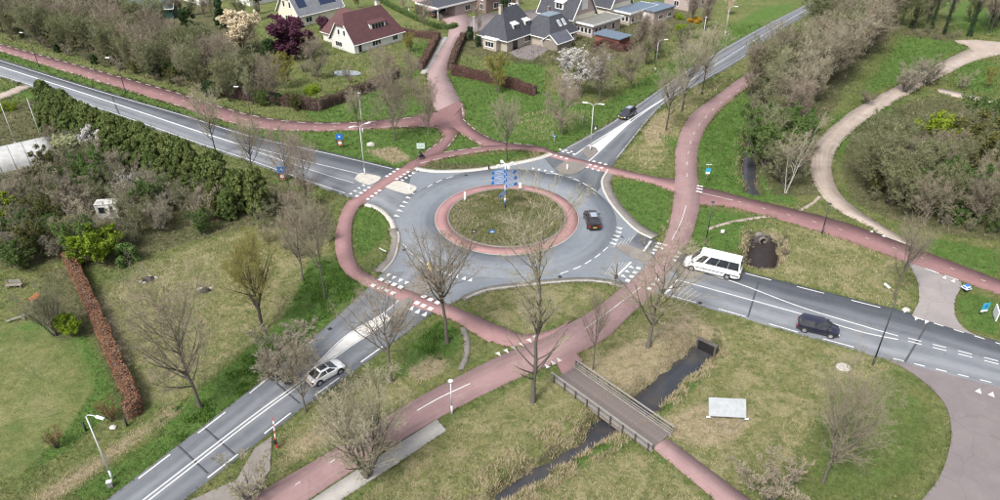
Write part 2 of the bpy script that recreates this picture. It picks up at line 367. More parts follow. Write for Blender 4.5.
path_main = edge_strip('cycle_path_north_south', [(850, 28), (800, 46), (750, 72), (721, 92), (690, 116), (677, 143), (675, 168), (674, 195), (667, 233), (650, 262), (629, 282), (590, 312), (551, 333), (517, 349), (500, 356), (460, 376), (413, 401), (335, 449), (270, 486.5), (190, 532)],
                       [(856, 34), (805, 56), (752, 85), (718, 112), (701, 139), (697, 168), (700, 200), (692, 235), (680, 254), (660, 286), (633, 312), (605, 338), (566, 358), (535, 370), (500, 386), (470, 401), (437, 418.5), (370, 459), (310, 498), (245, 538)], 0.066, A_MAUVP)
path_e = edge_strip('cycle_path_east', [(697, 186), (720, 191), (750, 199), (835, 220), (896, 241), (1000, 280.5), (1060, 304)],
                    [(697, 205), (715, 205), (750, 211), (835, 236), (913, 264), (1000, 294), (1060, 318)], 0.062, A_RED)
path_s = edge_strip('cycle_path_junction', [(486, 338), (510, 346), (545, 338), (566, 325)], [(500, 326), (524, 335), (552, 330), (575, 318)], 0.070, A_REDP)
slabs = edge_strip('concrete_strip', [(437, 419.5), (400, 443), (340, 481), (313, 499), (270, 526)], [(446, 430), (410, 454), (352, 492), (340, 500), (300, 526)], 0.05, A_CONC)
path_br0 = slab('footpath', PA([(556, 362), (574, 352), (583, 361), (563, 376)]), 0.062, A_REDP)
path_br1 = edge_strip('footpath', [(651, 446), (680, 470), (714, 498), (748, 526)], [(668, 438.5), (705, 466), (748, 498), (784, 524)], 0.03, A_MAUVP)
drive_se = slab('brick_driveway', np.vstack([spline(PA([(886, 358.5), (905, 368), (927, 384), (945, 404), (951, 425), (950, 446), (940, 476), (922, 500), (900, 530)]), 0.5), PA([(1080, 540), (1080, 407), (1000, 387.5)])]), 0.020, A_MAUVE)
drive_ne = slab('grey_driveway', np.vstack([PA([(905, 261), (930, 270), (961, 282)]), spline(PA([(962, 286), (955, 300), (956, 318), (968, 331), (990, 340)]), 0.5), PA([(912, 316)]), spline(PA([(914, 311), (919, 300), (917, 280), (908, 263)]), 0.5)]), 0.024, A_GREYB)
track = edge_strip('dirt_track', [(892, 240), (860, 221), (835, 208), (815, 185), (810, 160), (818, 140), (850, 112), (885, 92), (930, 68), (960, 53), (985, 42)],
                   [(926, 252), (880, 224), (858, 210), (838, 190), (832, 165), (842, 142), (870, 118), (905, 96), (940, 78), (970, 62), (1000, 54)], 0.028, A_TRACK)
yard = slab('sandy_yard', spline(PA([(955, 40.5), (975, 40), (1000, 42), (1060, 45), (1060, 52), (1000, 53.5), (985, 54), (972, 50), (966, 45), (957, 42.5), (955, 40.5)]), 1.0)[:-1], 0.032, A_TRACK)
track2 = line_strip('gravel_path', [(938, 90), (965, 96), (1000, 103), (1060, 112)], 3.0, 0.020, A_TRACK)
desire = line_strip('trodden_path', [(463, 327), (467, 340), (466, 356), (460, 370)], 0.65, -0.02, A_GUT, drop=0.1)
desire2 = line_strip('trodden_path', [(707, 229), (730, 222), (760, 217), (790, 213), (808, 206), (820, 196)], 0.5, -0.01, A_TRACK, drop=0.15)
drive_w = line_strip('gravel_drive', [(-40, 112), (0, 97), (26, 86)], 3.4, 0.0, A_TRACK)
layby = slab('gravel_layby', PA([(236, 480), (255, 448), (272, 436), (270, 470), (250, 498), (205, 520), (190, 500)]), 0.0, A_GUT)

# splitter islands
def island(name, px, z=0.12, m=A_KERB): return slab(name, closed(px, 0.35), z, m)
island('splitter_island', [(354.5, 179), (360, 173.6), (370, 174.6), (381, 178.2), (370.5, 184.8), (359, 182)], 0.10, M_CREAM)
island('splitter_island', [(385, 187.6), (396, 181.4), (408, 184), (416.5, 187.5), (414, 191.8), (406.5, 194.2)], 0.10, M_CREAM)
island('splitter_island', [(555, 169), (567, 161.6), (586, 165.8), (574, 174.6), (561, 172)], 0.10, A_GUT)
island('splitter_island', [(581, 151.5), (588, 146.5), (597, 149.5), (594, 156), (588, 157.5)], 0.10, A_GUT)
island('splitter_island', [(616, 247), (625, 244), (640, 250), (652, 257), (645, 262), (628, 256)], 0.10, A_GUT)
island('splitter_island', [(668, 263), (676, 262), (700, 272), (697, 277), (680, 277)], 0.072, A_GUT)
island('splitter_island', [(404, 289), (421, 275), (437, 283), (424, 294.5)], 0.085, A_GUT)
island('splitter_island', [(390, 316), (407, 298), (413, 303.5), (397, 318)], 0.085, A_GUT)

# ================================================================ MARKINGS (each one a piece of its road)
def flat(name, wpts, z, m, parent): 
    wpts = np.asarray(wpts); c = wpts.mean(0)
    return MB().prism([tuple(p) for p in wpts], z - 0.003, z).build(name, m, parent)
def solid(px, wid, z, parent, m=M_WHITE, name='edge_line', world=None):
    c = spline(PA(px) if world is None else world, 1.0); nn = normals2(c) * wid / 2
    return link(name, strip_mesh(name, c + nn, c - nn, z, m, drop=0.003, paved=False), parent)
def dashes(px, wid, ln, gap, z, parent, m=M_WHITE, name='lane_dash', world=None, off=0.0):
    c = spline(PA(px) if world is None else world, 0.15); L = np.concatenate([[0], np.cumsum(np.linalg.norm(np.diff(c, axis=0), axis=1))]); s = off
    while s + ln <= L[-1]:
        t = np.array([s, s + ln / 2, s + ln]); q = np.stack([np.interp(t, L, c[:, 0]), np.interp(t, L, c[:, 1])], 1); nn = normals2(q) * wid / 2
        link(name, strip_mesh(name, q + nn, q - nn, z, m, drop=0.003, paved=False), parent); s += ln + gap
def blocks(pts, along, z, parent, sx=0.5, sy=0.5, m=M_WHITE, name='crossing_block'):
    d = P(*along[1]) - P(*along[0]); d /= np.linalg.norm(d); nrm = np.array([-d[1], d[0]])
    for p in pts:
        c = P(*p); flat(name, [c + d * sx / 2 + nrm * sy / 2, c - d * sx / 2 + nrm * sy / 2, c - d * sx / 2 - nrm * sy / 2, c + d * sx / 2 - nrm * sy / 2], z, m, parent)
def teeth(pts, tow, z, parent, s=0.55, h=0.75, m=M_WHITE):
    """yield triangles pointing towards pixel direction tow"""
    d = P(*tow[1]) - P(*tow[0]); d /= np.linalg.norm(d); nrm = np.array([-d[1], d[0]])
    for p in pts:
        c = P(*p); flat('yield_triangle', [c + d * h / 2, c - d * h / 2 + nrm * s / 2, c - d * h / 2 - nrm * s / 2], z, m, parent)
ZM = 0.084
# northwest arm
solid([(-40, 48), (0, 60.5), (90, 88.5), (177, 113.6), (250, 136), (330, 154), (392, 168.6)], 0.16, 0.012, road_nw)
solid([(-40, 64), (0, 75.6), (48, 90.6), (120, 115), (196, 142), (250, 160), (300, 178), (345, 193)], 0.16, 0.012, road_nw)
solid([(-40, 54), (0, 66.5), (100, 98.5), (190, 128.5), (240, 144.5)], 0.34, 0.012, road_nw, name='centre_line')
solid([(240, 143.5), (290, 157), (330, 166.8), (358, 173.4)], 0.15, 0.012, road_nw, name='centre_line')
solid([(240, 146), (290, 163), (330, 176), (354, 183)], 0.15, 0.012, road_nw, name='centre_line')
# northeast arm
flat('painted_median', PA([(588, 148), (630, 119.7), (630.5, 122.6), (600, 151.5)]), 0.016, M_PALE, road_ne)
solid([(574, 155.5), (587, 146.6), (630, 119.8), (664, 98.5)], 0.24, 0.021, road_ne, name='centre_line')
solid([(577, 172), (598, 152.8), (630, 122.8), (664, 99)], 0.22, 0.025, road_ne, name='centre_line')
solid([(664, 98.8), (690, 81), (740, 49), (790, 19), (830, -4)], 0.16, 0.016, road_ne, name='centre_line', m=M_WORN)
solid([(562, 151), (616, 120.6), (677, 78), (708, 59), (760, 29.5), (815, 1)], 0.12, 0.016, road_ne, m=M_WORN)
solid([(616, 158.5), (662, 104), (699, 82.5), (741, 57.8), (783, 28)], 0.12, 0.016, road_ne, m=M_WORN)
# southeast arm
solid([(676, 263.5), (686, 266), (740, 284), (798, 306), (860, 325), (898, 336)], 0.17, 0.020, road_se, name='centre_line')
solid([(678, 280), (700, 286), (798, 313), (860, 331.5), (898, 339.5)], 0.17, 0.020, road_se, name='centre_line')
dashes([(908, 338), (1000, 361.5), (1060, 378)], 0.15, 1.3, 1.1, 0.020, road_se); dashes([(908, 341), (1000, 364.5), (1060, 381)], 0.15, 1.3, 1.1, 0.020, road_se)
solid([(665, 294), (678, 280)], 0.32, 0.020, road_se, name='stop_line'); solid([(640, 256), (651, 241)], 0.3, 0.020, road_se, name='stop_line')
solid([(617, 276), (631, 262)], 0.3, 0.020, road_se, name='stop_line')
dashes([(670, 295.3), (730, 312), (787, 329), (848, 345.5), (888, 356.5)], 0.16, 3.1, 2.6, 0.020, road_se, name='edge_dash')
dashes([(686, 256), (743, 272.6), (830, 294.8), (912, 315.5)], 0.16, 3.1, 3.0, 0.020, road_se, name='edge_dash', off=1.5)
dashes([(914, 317), (1000, 344), (1060, 363)], 0.16, 1.0, 1.0, 0.026, road_se, name='edge_dash'); dashes([(893, 358.5), (1000, 384.6), (1060, 400)], 0.16, 1.0, 1.0, 0.026, road_se, name='edge_dash')
for a in range(5):                                  # thin rumble bars on both lanes
    solid([(684 + a * 4.2, 283.5 + a * 2.5), (673 + a * 4.2, 295 + a * 1.3)], 0.06, 0.020, road_se, name='rumble_bar', m=M_WORN)
    solid([(634 - a * 4, 239 + a * 1.6 - 3), (626 - a * 4 + 3, 246 + a * 1.2 - 3)], 0.06, 0.026, road_se, name='rumble_bar', m=M_WORN)
    solid([(627 - a * 3.5, 262 + a * .3), (613 - a * 2, 277 - a * .6)], 0.06, 0.026, road_se, name='rumble_bar', m=M_WORN)
# southwest arm
flat('painted_median', PA([(384, 313.5), (391, 318), (350, 346), (320, 366), (302, 381), (318, 363), (348, 335)]), 0.024, M_PALE, road_sw)
solid([(402, 297), (384, 313), (348, 334.4), (318, 362.5), (302, 380), (250, 418), (146, 498), (90, 541)], 0.16, 0.028, road_sw, name='centre_line')
solid([(426, 275), (406, 298), (391, 318.5), (350, 347), (322, 367), (303, 383), (250, 422), (152, 498), (96, 541)], 0.16, 0.031, road_sw, name='centre_line')
solid([(434, 287), (412, 305), (391, 318.5)], 0.16, 0.034, road_sw, name='centre_line')
dashes([(313, 340), (250, 393), (112, 499), (60, 540)], 0.16, 3.2, 3.0, 0.024, road_sw, name='edge_dash'); dashes([(396, 337), (303, 404), (250, 445), (183, 497), (130, 537)], 0.16, 3.2, 3.0, 0.024, road_sw, name='edge_dash', off=2)
M_SEAL = mat('bitumen_seal', (.055, .058, .064), .7, (.08, .083, .09), 2)
for px in ([(178, 446), (208, 474)], [(203, 427), (236, 456)], [(268, 376), (300, 404)]): solid(px, 0.22, 0.021, road_sw, m=M_SEAL, name='sealed_joint')
solid([(760, 277), (748, 317)], 0.2, 0.017, road_se, m=M_SEAL, name='sealed_joint'); solid([(930, 320), (905, 362)], 0.2, 0.017, road_se, m=M_SEAL, name='sealed_joint'); solid([(110, 93), (120, 116)], 0.25, 0.0095, road_nw, m=M_SEAL, name='sealed_joint')
for px in ((466, 175.5), (404, 250), (560, 277), (613, 206), (700, 303), (330, 329)): slab('drain_cover', ring_poly(.32, n=4, c=P(*px)), 0.0275, M_BLACK, parent=roundabout, paved=False, drop=.02)
# roundabout entry dashes
for px in ([(453, 176.5), (442, 180), (432, 184.6), (422, 190.5)], [(403, 244), (412, 254), (422, 261.5), (434, 268), (446, 273)], [(560, 274), (578, 267.5), (590, 261), (600, 254), (609, 246)], [(551, 172.5), (569, 177), (580, 181.5), (589, 186.6), (599, 193)]):
    dashes(px, 0.16, 1.25, 0.75, 0.030, roundabout)
solid([(546, 173.5), (558, 174.4), (572, 177.6)], 0.12, 0.030, roundabout, name='guide_line')
teeth([(412.5, 193.5), (409, 198), (406, 202.6), (403, 206.5), (400.5, 211), (397.5, 216.3)], ((384, 190), (420, 200)), 0.030, roundabout, 0.5, 1.0)
teeth([(533, 169), (539, 170), (545, 171), (551.5, 172.2)], ((545, 171), (541, 182)), 0.030, roundabout, 0.5, 0.75)
teeth([(440, 269), (445, 271.8), (451, 274), (457, 276), (464.6, 278), (471, 279.5)], ((455, 276), (463, 265)), 0.034, roundabout, 0.55, 0.85)
teeth([(618.7, 228), (618, 232), (616, 236), (614.2, 239.6), (612.4, 243.4)], ((616, 236), (606, 233)), 0.034, roundabout, 0.55, 0.95)
# crossings
blocks([(397.6, 169.6), (394, 172), (390.4, 174.4), (387, 176.6), (369, 188), (365, 190.7), (361, 193.4), (357, 196.4)], ((399, 169), (357, 197)), ZM, cross_nw)
blocks([(408, 172.4), (404.4, 174.7), (400.8, 177), (397, 179.4), (379.6, 191), (376, 193.6), (372, 196.5), (368, 199.4)], ((399, 169), (357, 197)), ZM, cross_nw)
teeth([(413, 173.3), (409.4, 175.8), (405.6, 178), (402, 180.4)], ((405, 178), (398, 174)), ZM, cross_nw); teeth([(364, 186), (359.6, 188.8), (355.6, 191.8), (351.4, 194.6)], ((357, 190), (364, 194)), ZM, cross_nw)
blocks([(563, 151.8), (568.4, 153.2), (574, 154.6), (594, 161.8), (600, 163.3), (605.6, 164.8)], ((556, 156), (602, 168)), ZM, cross_ne)
blocks([(555.7, 156), (561, 157.5), (566.5, 159), (590, 165.2), (595.7, 166.7), (601.6, 168.2)], ((556, 156), (602, 168)), ZM, cross_ne)
teeth([(587.6, 167.6), (593, 169), (598.6, 170.6)], ((593, 169), (597, 165)), ZM, cross_ne); teeth([(560, 150.2), (566, 151.2), (571.4, 152.4)], ((566, 151), (562, 156)), ZM, cross_ne)
blocks([(659, 244), (657, 247.2), (655, 250.4), (652.4, 253.5), (638.5, 268.6), (635, 273), (631.6, 277), (627.7, 281)], ((659, 244), (628, 281)), ZM, path_main, 0.55, 0.55)
blocks([(679, 253.4), (676.6, 257), (674, 260.5), (657, 280), (653.4, 284.5), (649, 289)], ((679, 253), (650, 288)), ZM, path_main, 0.55, 0.55)
teeth([(632, 268), (628, 272.4), (624, 277)], ((628, 272), (636, 276)), ZM, path_main); teeth([(664, 245), (661, 248.5)], ((662, 246), (655, 243)), ZM, path_main)
blocks([(381, 280), (388, 282.6), (394, 285), (400.5, 287.6), (424, 297), (430.5, 300), (437.5, 303)], ((381, 280), (437, 303)), ZM, path_w, 0.6, 0.6)
blocks([(373, 286), (380, 288.6), (386.4, 291), (393, 293.6), (417, 303.4), (423.4, 306.2), (430.5, 309.2)], ((373, 286), (430, 309)), ZM, path_w, 0.6, 0.6)
teeth([(388, 275.4), (393.4, 278), (400, 280.8), (406, 283.2)], ((397, 279), (391, 285)), 0.03, path_w); teeth([(412, 308), (418.4, 311), (425.4, 313.8)], ((418, 311), (424, 304)), 0.03, path_w, 0.6, 0.9)
teeth([(499, 355), (507, 352), (514.5, 348.6), (522, 345.2), (530, 341.5), (536, 338)], ((515, 349), (523, 357)), 0.09, path_main, 0.55, 0.75, m=M_WORN)
teeth([(546.5, 366.4), (552.6, 363), (558.4, 360)], ((552, 363), (546, 357)), 0.09, path_main, 0.5, 0.7, m=M_WORN)
teeth([(944.5, 277.6), (953.4, 281)], ((949, 279), (953, 272)), 0.07, path_e, 0.5, 0.7); teeth([(872, 231.5), (884, 236)], ((878, 234), (884, 227)), 0.07, path_e, 0.5, 0.7)
teeth([(905, 311.5), (916, 319), (926, 322.4)], ((916, 319), (912, 325)), 0.03, drive_ne, 0.5, 0.8); teeth([(979, 390.6), (992, 394)], ((985, 392), (988, 385)), 0.03, drive_se, 0.6, 0.8)
# centre dashes and edge blocks on the cycle paths
dashes([(0, 47.3), (90, 73.5), (175, 98.5), (250, 120.6), (318, 126.8), (396, 123.2), (428, 120)], 0.12, 0.5, 3.0, 0.038, path_nw, m=M_CREAM)
dashes([(0, 44.2), (90, 68.8), (170, 91), (250, 115), (318, 123.2), (393, 119.8), (432, 113)], 0.2, 1.6, 1.6, 0.038, path_nw, m=M_CREAM, name='edge_block')
dashes([(0, 50.3), (90, 78.2), (177, 105), (250, 126), (318, 130), (396, 126.6), (434, 126)], 0.2, 1.6, 1.6, 0.038, path_nw, m=M_CREAM, name='edge_block')
dashes([(463, 119.4), (479, 132.4), (501, 141.4), (540, 146)], 0.2, 1.3, 0.8, 0.056, leg_e, m=M_CREAM, name='edge_block')
dashes([(461.2, 134), (471, 139.2), (486, 145.8)], 0.2, 1.3, 0.8, 0.058, leg_e, m=M_CREAM, name='edge_block')
dashes([(443, 134), (440.6, 141), (431.6, 147.4), (421, 155)], 0.2, 1.3, 0.8, 0.048, leg_w, m=M_CREAM, name='edge_block')
dashes([(457.5, 134), (450.4, 144), (443.4, 151.4)], 0.2, 1.3, 0.8, 0.048, leg_w, m=M_CREAM, name='edge_block')
dashes([(444, 152.4), (486, 146.6)], 0.18, 1.6, 0.8, 0.058, leg_s, m=M_CREAM, name='edge_block'); dashes([(420, 163.6), (438, 159.2), (474, 152.4), (506, 149.6), (530, 150.6)], 0.18, 1.6, 0.8, 0.058, leg_s, m=M_CREAM, name='edge_block')
dashes([(462, 104), (463.4, 118)], 0.2, 1.3, 0.8, 0.048, junc, m=M_CREAM, name='edge_block')
solid([(686, 206), (681, 222), (672, 240)], 0.13, 0.074, path_main, m=M_WORN, name='centre_line')
solid([(640, 288), (610, 311), (585, 329)], 0.13, 0.074, path_main, m=M_WORN, name='centre_line'); solid([(470, 384), (440, 398), (417, 411)], 0.13, 0.074, path_main, name='centre_line')
dashes([(400, 422), (340, 457), (290, 489)], 0.13, 0.5, 3.0, 0.074, path_main, m=M_WORN); dashes([(757, 79), (722, 102), (697, 128), (688, 155), (687, 180)], 0.13, 1.3, 3.0, 0.074, path_main, m=M_WORN)
solid([(700, 193), (720, 197.5), (733, 200.6)], 0.12, 0.068, path_e, name='centre_line', m=M_WORN); dashes([(738, 201.6), (750, 205), (835, 228), (905, 252), (1000, 287)], 0.12, 0.5, 3.0, 0.068, path_e, m=M_CREAM)
blocks([(700, 186.5), (699.5, 189.2), (699, 192)], ((700, 186), (706, 187)), 0.074, path_e, 0.9, 0.35)
dashes([(876, 232.2), (897, 240.4), (910, 245)], 0.3, 0.9, 0.6, 0.068, path_e, m=M_CREAM, name='edge_block'); dashes([(925, 268.6), (960, 281)], 0.3, 1.6, 0.6, 0.068, path_e, m=M_WORN, name='edge_block')
# ================================================================ GROUND
def pnpoly(X, Y, poly):
    ins = np.zeros(X.shape, bool); x, y = poly[:, 0], poly[:, 1]; j = len(x) - 1
    for i in range(len(x)):
        c = ((y[i] > Y) != (y[j] > Y)) & (X < (x[j] - x[i]) * (Y - y[i]) / (y[j] - y[i] + 1e-12) + x[i]); ins ^= c; j = i
    return ins
def segdist(X, Y, pl):
    d = np.full(X.shape, 1e9)
    for a, b in zip(pl[:-1], pl[1:]):
        ab = b - a; t = np.clip(((X - a[0]) * ab[0] + (Y - a[1]) * ab[1]) / (ab @ ab), 0, 1)
        d = np.minimum(d, np.hypot(X - a[0] - t * ab[0], Y - a[1] - t * ab[1]))
    return d
def sstep(a, b, x):
    t = np.clip((x - a) / (b - a), 0, 1); return t * t * (3 - 2 * t)
WZ = -1.35
DITCH_A = spline(PA([(704, 350), (690, 364), (672, 380), (650, 399), (620, 421), (595, 440), (570, 454), (540, 472), (505, 497), (470, 522), (410, 566)], WZ), 1.0)
DITCH_B = PA([(764, 243), (760, 264)], WZ)
DITCH_C = spline(PA([(754, 196), (750, 180), (749, 160), (755, 135), (775, 100), (800, 66), (830, 30)], WZ), 1.5)
def vnoise(X, Y, s, seed):
    """cheap smooth value noise"""
    r = np.random.RandomState(seed).rand(257, 257)
    x = X / s + 1000.3; y = Y / s + 1000.7; xi = np.floor(x).astype(int); yi = np.floor(y).astype(int); fx = x - xi; fy = y - yi
    fx = fx * fx * (3 - 2 * fx); fy = fy * fy * (3 - 2 * fy); g = lambda a, b: r[a % 257, b % 257]
    return (g(xi, yi) * (1 - fx) + g(xi + 1, yi) * fx) * (1 - fy) + (g(xi, yi + 1) * (1 - fx) + g(xi + 1, yi + 1) * fx) * fy
def gheight(X, Y):
    z = -0.045 - 0.09 * vnoise(X, Y, 2.7, 1) - 0.06 * vnoise(X, Y, 0.9, 2)
    wob = 0.9 * vnoise(X, Y, 2.6, 3) + 0.4 * vnoise(X, Y, 0.9, 4) - 0.3
    for pl, hw, bank, dep in ((DITCH_A, 0.75, 2.1, 1.8), (DITCH_B, 1.9, 1.6, 1.95), (DITCH_C, 0.5, 2.1, 1.8)):
        d = segdist(X, Y, pl) + wob + (0.5 * (1 - sstep(45.5, 50.5, Y)) if pl is DITCH_A else 0)
        z = z - dep * (1 - sstep(hw, hw + bank, d))
    return z
def gz(x, y): return float(gheight(np.array([x]), np.array([y]))[0])

xs = np.concatenate([[-6000, -2500, -1000, -500, -320], np.arange(-240, -75, 1.5), np.arange(-75, 75, 0.45), np.arange(75, 241, 1.5), [320, 500, 1000, 2500, 6000]])
ys = np.concatenate([[-3000, -800, -200, -40, 0, 20], np.arange(30, 118, 0.4), np.arange(118, 300, 1.4), [330, 400, 600, 1200, 3000, 7000]])
GX, GY = np.meshgrid(xs, ys); GZ = gheight(GX, GY)
cover = np.zeros(GX.shape + (4,), np.float32)
def paint(ch, px, v=1.0, zz=0.0):
    w_ = PA(px, zz); x0, y0 = w_.min(0); x1, y1 = w_.max(0)
    i0, i1 = np.searchsorted(ys, [y0, y1]); j0, j1 = np.searchsorted(xs, [x0, x1]); s = np.s_[i0:i1, j0:j1]
    m = pnpoly(GX[s], GY[s], w_); a = cover[s][..., ch]; a[m] = v
LUSH, DRY, DIRT, STRAW = 0, 1, 2, 3
for px in ([(-40, 38), (0, 48), (180, 104), (260, 128), (330, 130), (440, 126), (425, 156), (400, 170), (330, 154), (250, 136), (0, 60)],
           [(300, 112), (330, 100), (420, 96), (434, 112), (393, 119), (318, 122)], [(458, 100), (447, 72), (470, 66), (545, 92), (600, 105), (640, 80), (690, 50), (760, 8), (810, -2), (760, 30), (677, 78), (560, 152), (500, 142), (462, 118)],
           [(640, 130), (700, 160), (697, 190), (740, 198), (800, 205), (760, 150), (765, 100), (750, 88), (718, 112), (700, 140)], [(830, 110), (860, 90), (905, 34), (975, 44), (930, 66), (880, 92)],
           [(612, 178), (640, 180), (672, 190), (668, 225), (655, 236), (640, 225), (618, 208)], [(315, 250), (350, 268), (368, 288), (315, 334), (250, 388), (180, 440), (160, 425), (220, 370), (280, 320)],
           [(60, 500), (150, 440), (210, 410), (250, 392), (112, 498)], [(0, 330), (60, 310), (85, 330), (130, 400), (60, 455), (15, 480), (55, 440), (95, 390), (75, 340)],
           [(590, 450), (620, 430), (640, 440), (560, 480), (500, 500)], [(640, 412), (665, 396), (690, 375), (705, 360), (715, 372), (690, 392), (655, 422)],
           [(700, 205), (745, 213), (748, 250), (700, 250), (685, 240)], [(925, 235), (1000, 250), (1000, 278), (930, 252)], [(955, 300), (965, 290), (1000, 300), (1000, 338), (965, 326)],
           [(355, 208), (372, 205), (388, 215), (388, 235), (372, 250), (358, 262), (354, 240)], [(410, 345), (440, 318), (465, 330), (460, 350), (430, 372), (395, 380)],
           [(444, 151), (459, 134), (484, 146)], [(440, 161), (508, 151), (535, 153), (500, 162), (450, 164)], [(940, 0), (1000, 0), (1000, 36), (960, 30)], [(960, 62), (1000, 58), (1000, 98), (950, 84)], [(830, 115), (905, 100), (900, 120), (850, 150), (838, 160)],
           [(488, 76), (500, 60), (520, 58), (545, 62), (545, 88), (510, 84)], [(300, 105), (330, 92), (380, 80), (415, 72), (420, 60), (405, 45), (440, 40), (420, 75), (390, 90), (340, 105)], [(-10, 84), (20, 84), (50, 95), (30, 105)], [(320, 150), (330, 128), (440, 130), (430, 150), (405, 166)]):
    paint(LUSH, px)
for px in ([(100, 290), (180, 250), (260, 225), (330, 235), (330, 260), (280, 320), (180, 400), (140, 400)], [(560, 360), (620, 325), (660, 300), (760, 325), (850, 350), (890, 362), (930, 390), (900, 370), (840, 385), (760, 400), (700, 350), (640, 380), (600, 400)],
           [(790, 225), (870, 240), (905, 262), (915, 285), (905, 308), (850, 295), (760, 272), (790, 250)], [(700, 370), (840, 380), (800, 450), (740, 500), (660, 440), (640, 425)], [(400, 460), (470, 410), (540, 375), (565, 380), (600, 430), (480, 500), (360, 500)],
           [(280, 430), (340, 400), (400, 370), (430, 375), (400, 400), (330, 445), (275, 480)], [(470, 300), (540, 284), (610, 285), (600, 300), (530, 335), (480, 315)], [(625, 155), (665, 108), (740, 65), (700, 105), (670, 150), (660, 172)], [(520, 500), (600, 450), (650, 450), (710, 500), (690, 520), (520, 520)],
           [(500, 120), (560, 105), (600, 110), (545, 140), (520, 140)]):
    paint(DRY, px, 0.85)
paint(LUSH, [(850, 395), (900, 380), (935, 405), (930, 470), (880, 505), (810, 495), (805, 455)], 0.52)
paint(LUSH, [(-30, 332), (45, 326), (72, 345), (86, 385), (60, 425), (0, 470), (-60, 480)], 0.32); paint(DRY, [(-30, 345), (40, 340), (62, 360), (70, 390), (45, 425), (0, 455), (-60, 470)], 0.5)
for px in ([(18, 502), (70, 470), (120, 440), (165, 408), (188, 398), (185, 410), (140, 440), (90, 478), (50, 505)], [(95, 285), (110, 300), (130, 350), (150, 400), (140, 410), (118, 360), (95, 310)], [(570, 368), (640, 335), (690, 338), (690, 350), (640, 385), (605, 398)], [(740, 228), (775, 224), (790, 238), (788, 258), (772, 272), (745, 262)],
           [(290, 440), (340, 410), (360, 420), (330, 440), (280, 470)], [(400, 370), (440, 350), (455, 365), (420, 385)], [(640, 330), (690, 310), (720, 330), (690, 345)], [(645, 428), (700, 400), (760, 410), (740, 440), (700, 450)], [(640, 125), (680, 100), (668, 135), (650, 150)], [(365, 150), (395, 145), (415, 158), (395, 165)]):
    paint(STRAW, px, 0.8)
for px in ([(-40, 0), (0, 36), (100, 66), (200, 94), (300, 110), (272, 80), (262, 40), (250, 10), (0, -30)], [(-30, 110), (50, 95), (150, 130), (265, 200), (255, 225), (180, 245), (110, 268), (60, 262), (0, 270), (-40, 240)], [(745, 90), (800, 40), (850, 0), (905, 0), (900, 35), (850, 85), (812, 150), (822, 196), (770, 195), (752, 150)],
           [(840, 165), (850, 125), (905, 98), (940, 92), (1000, 108), (1060, 130), (1060, 250), (930, 232), (880, 215), (850, 200)], [(900, 28), (940, 25), (975, 38), (950, 42), (905, 35)], [(448, 28), (560, 10), (700, 0), (690, 30), (620, 60), (545, 66), (500, 62), (452, 52)],
           [(64, 260), (80, 258), (150, 410), (120, 420)], [(240, 170), (330, 200), (338, 225), (330, 245), (262, 222)], [(415, 165), (440, 161), (505, 163), (470, 169), (430, 169)], [(690, 325), (725, 325), (725, 352), (690, 355)], [(40, 270), (70, 265), (95, 330), (60, 345), (35, 320)],
           [(305, 350), (385, 380), (330, 402), (300, 408)]):
    paint(DIRT, px, 0.8)
def blur(a, n):
    for _ in range(n):
        a = (np.roll(a, 1, 0) + np.roll(a, -1, 0) + a) / 3; a = (np.roll(a, 1, 1) + np.roll(a, -1, 1) + a) / 3
    return a
cover = blur(cover, 3)
bankm = np.clip((-GZ - 0.3) / 0.5, 0, 1); cover[..., DIRT] = np.maximum(cover[..., DIRT], bankm * np.where(GZ < -0.62, 1.2, 0.35)); cover[..., LUSH] *= 1 - bankm * .8 * (GZ < -.6)

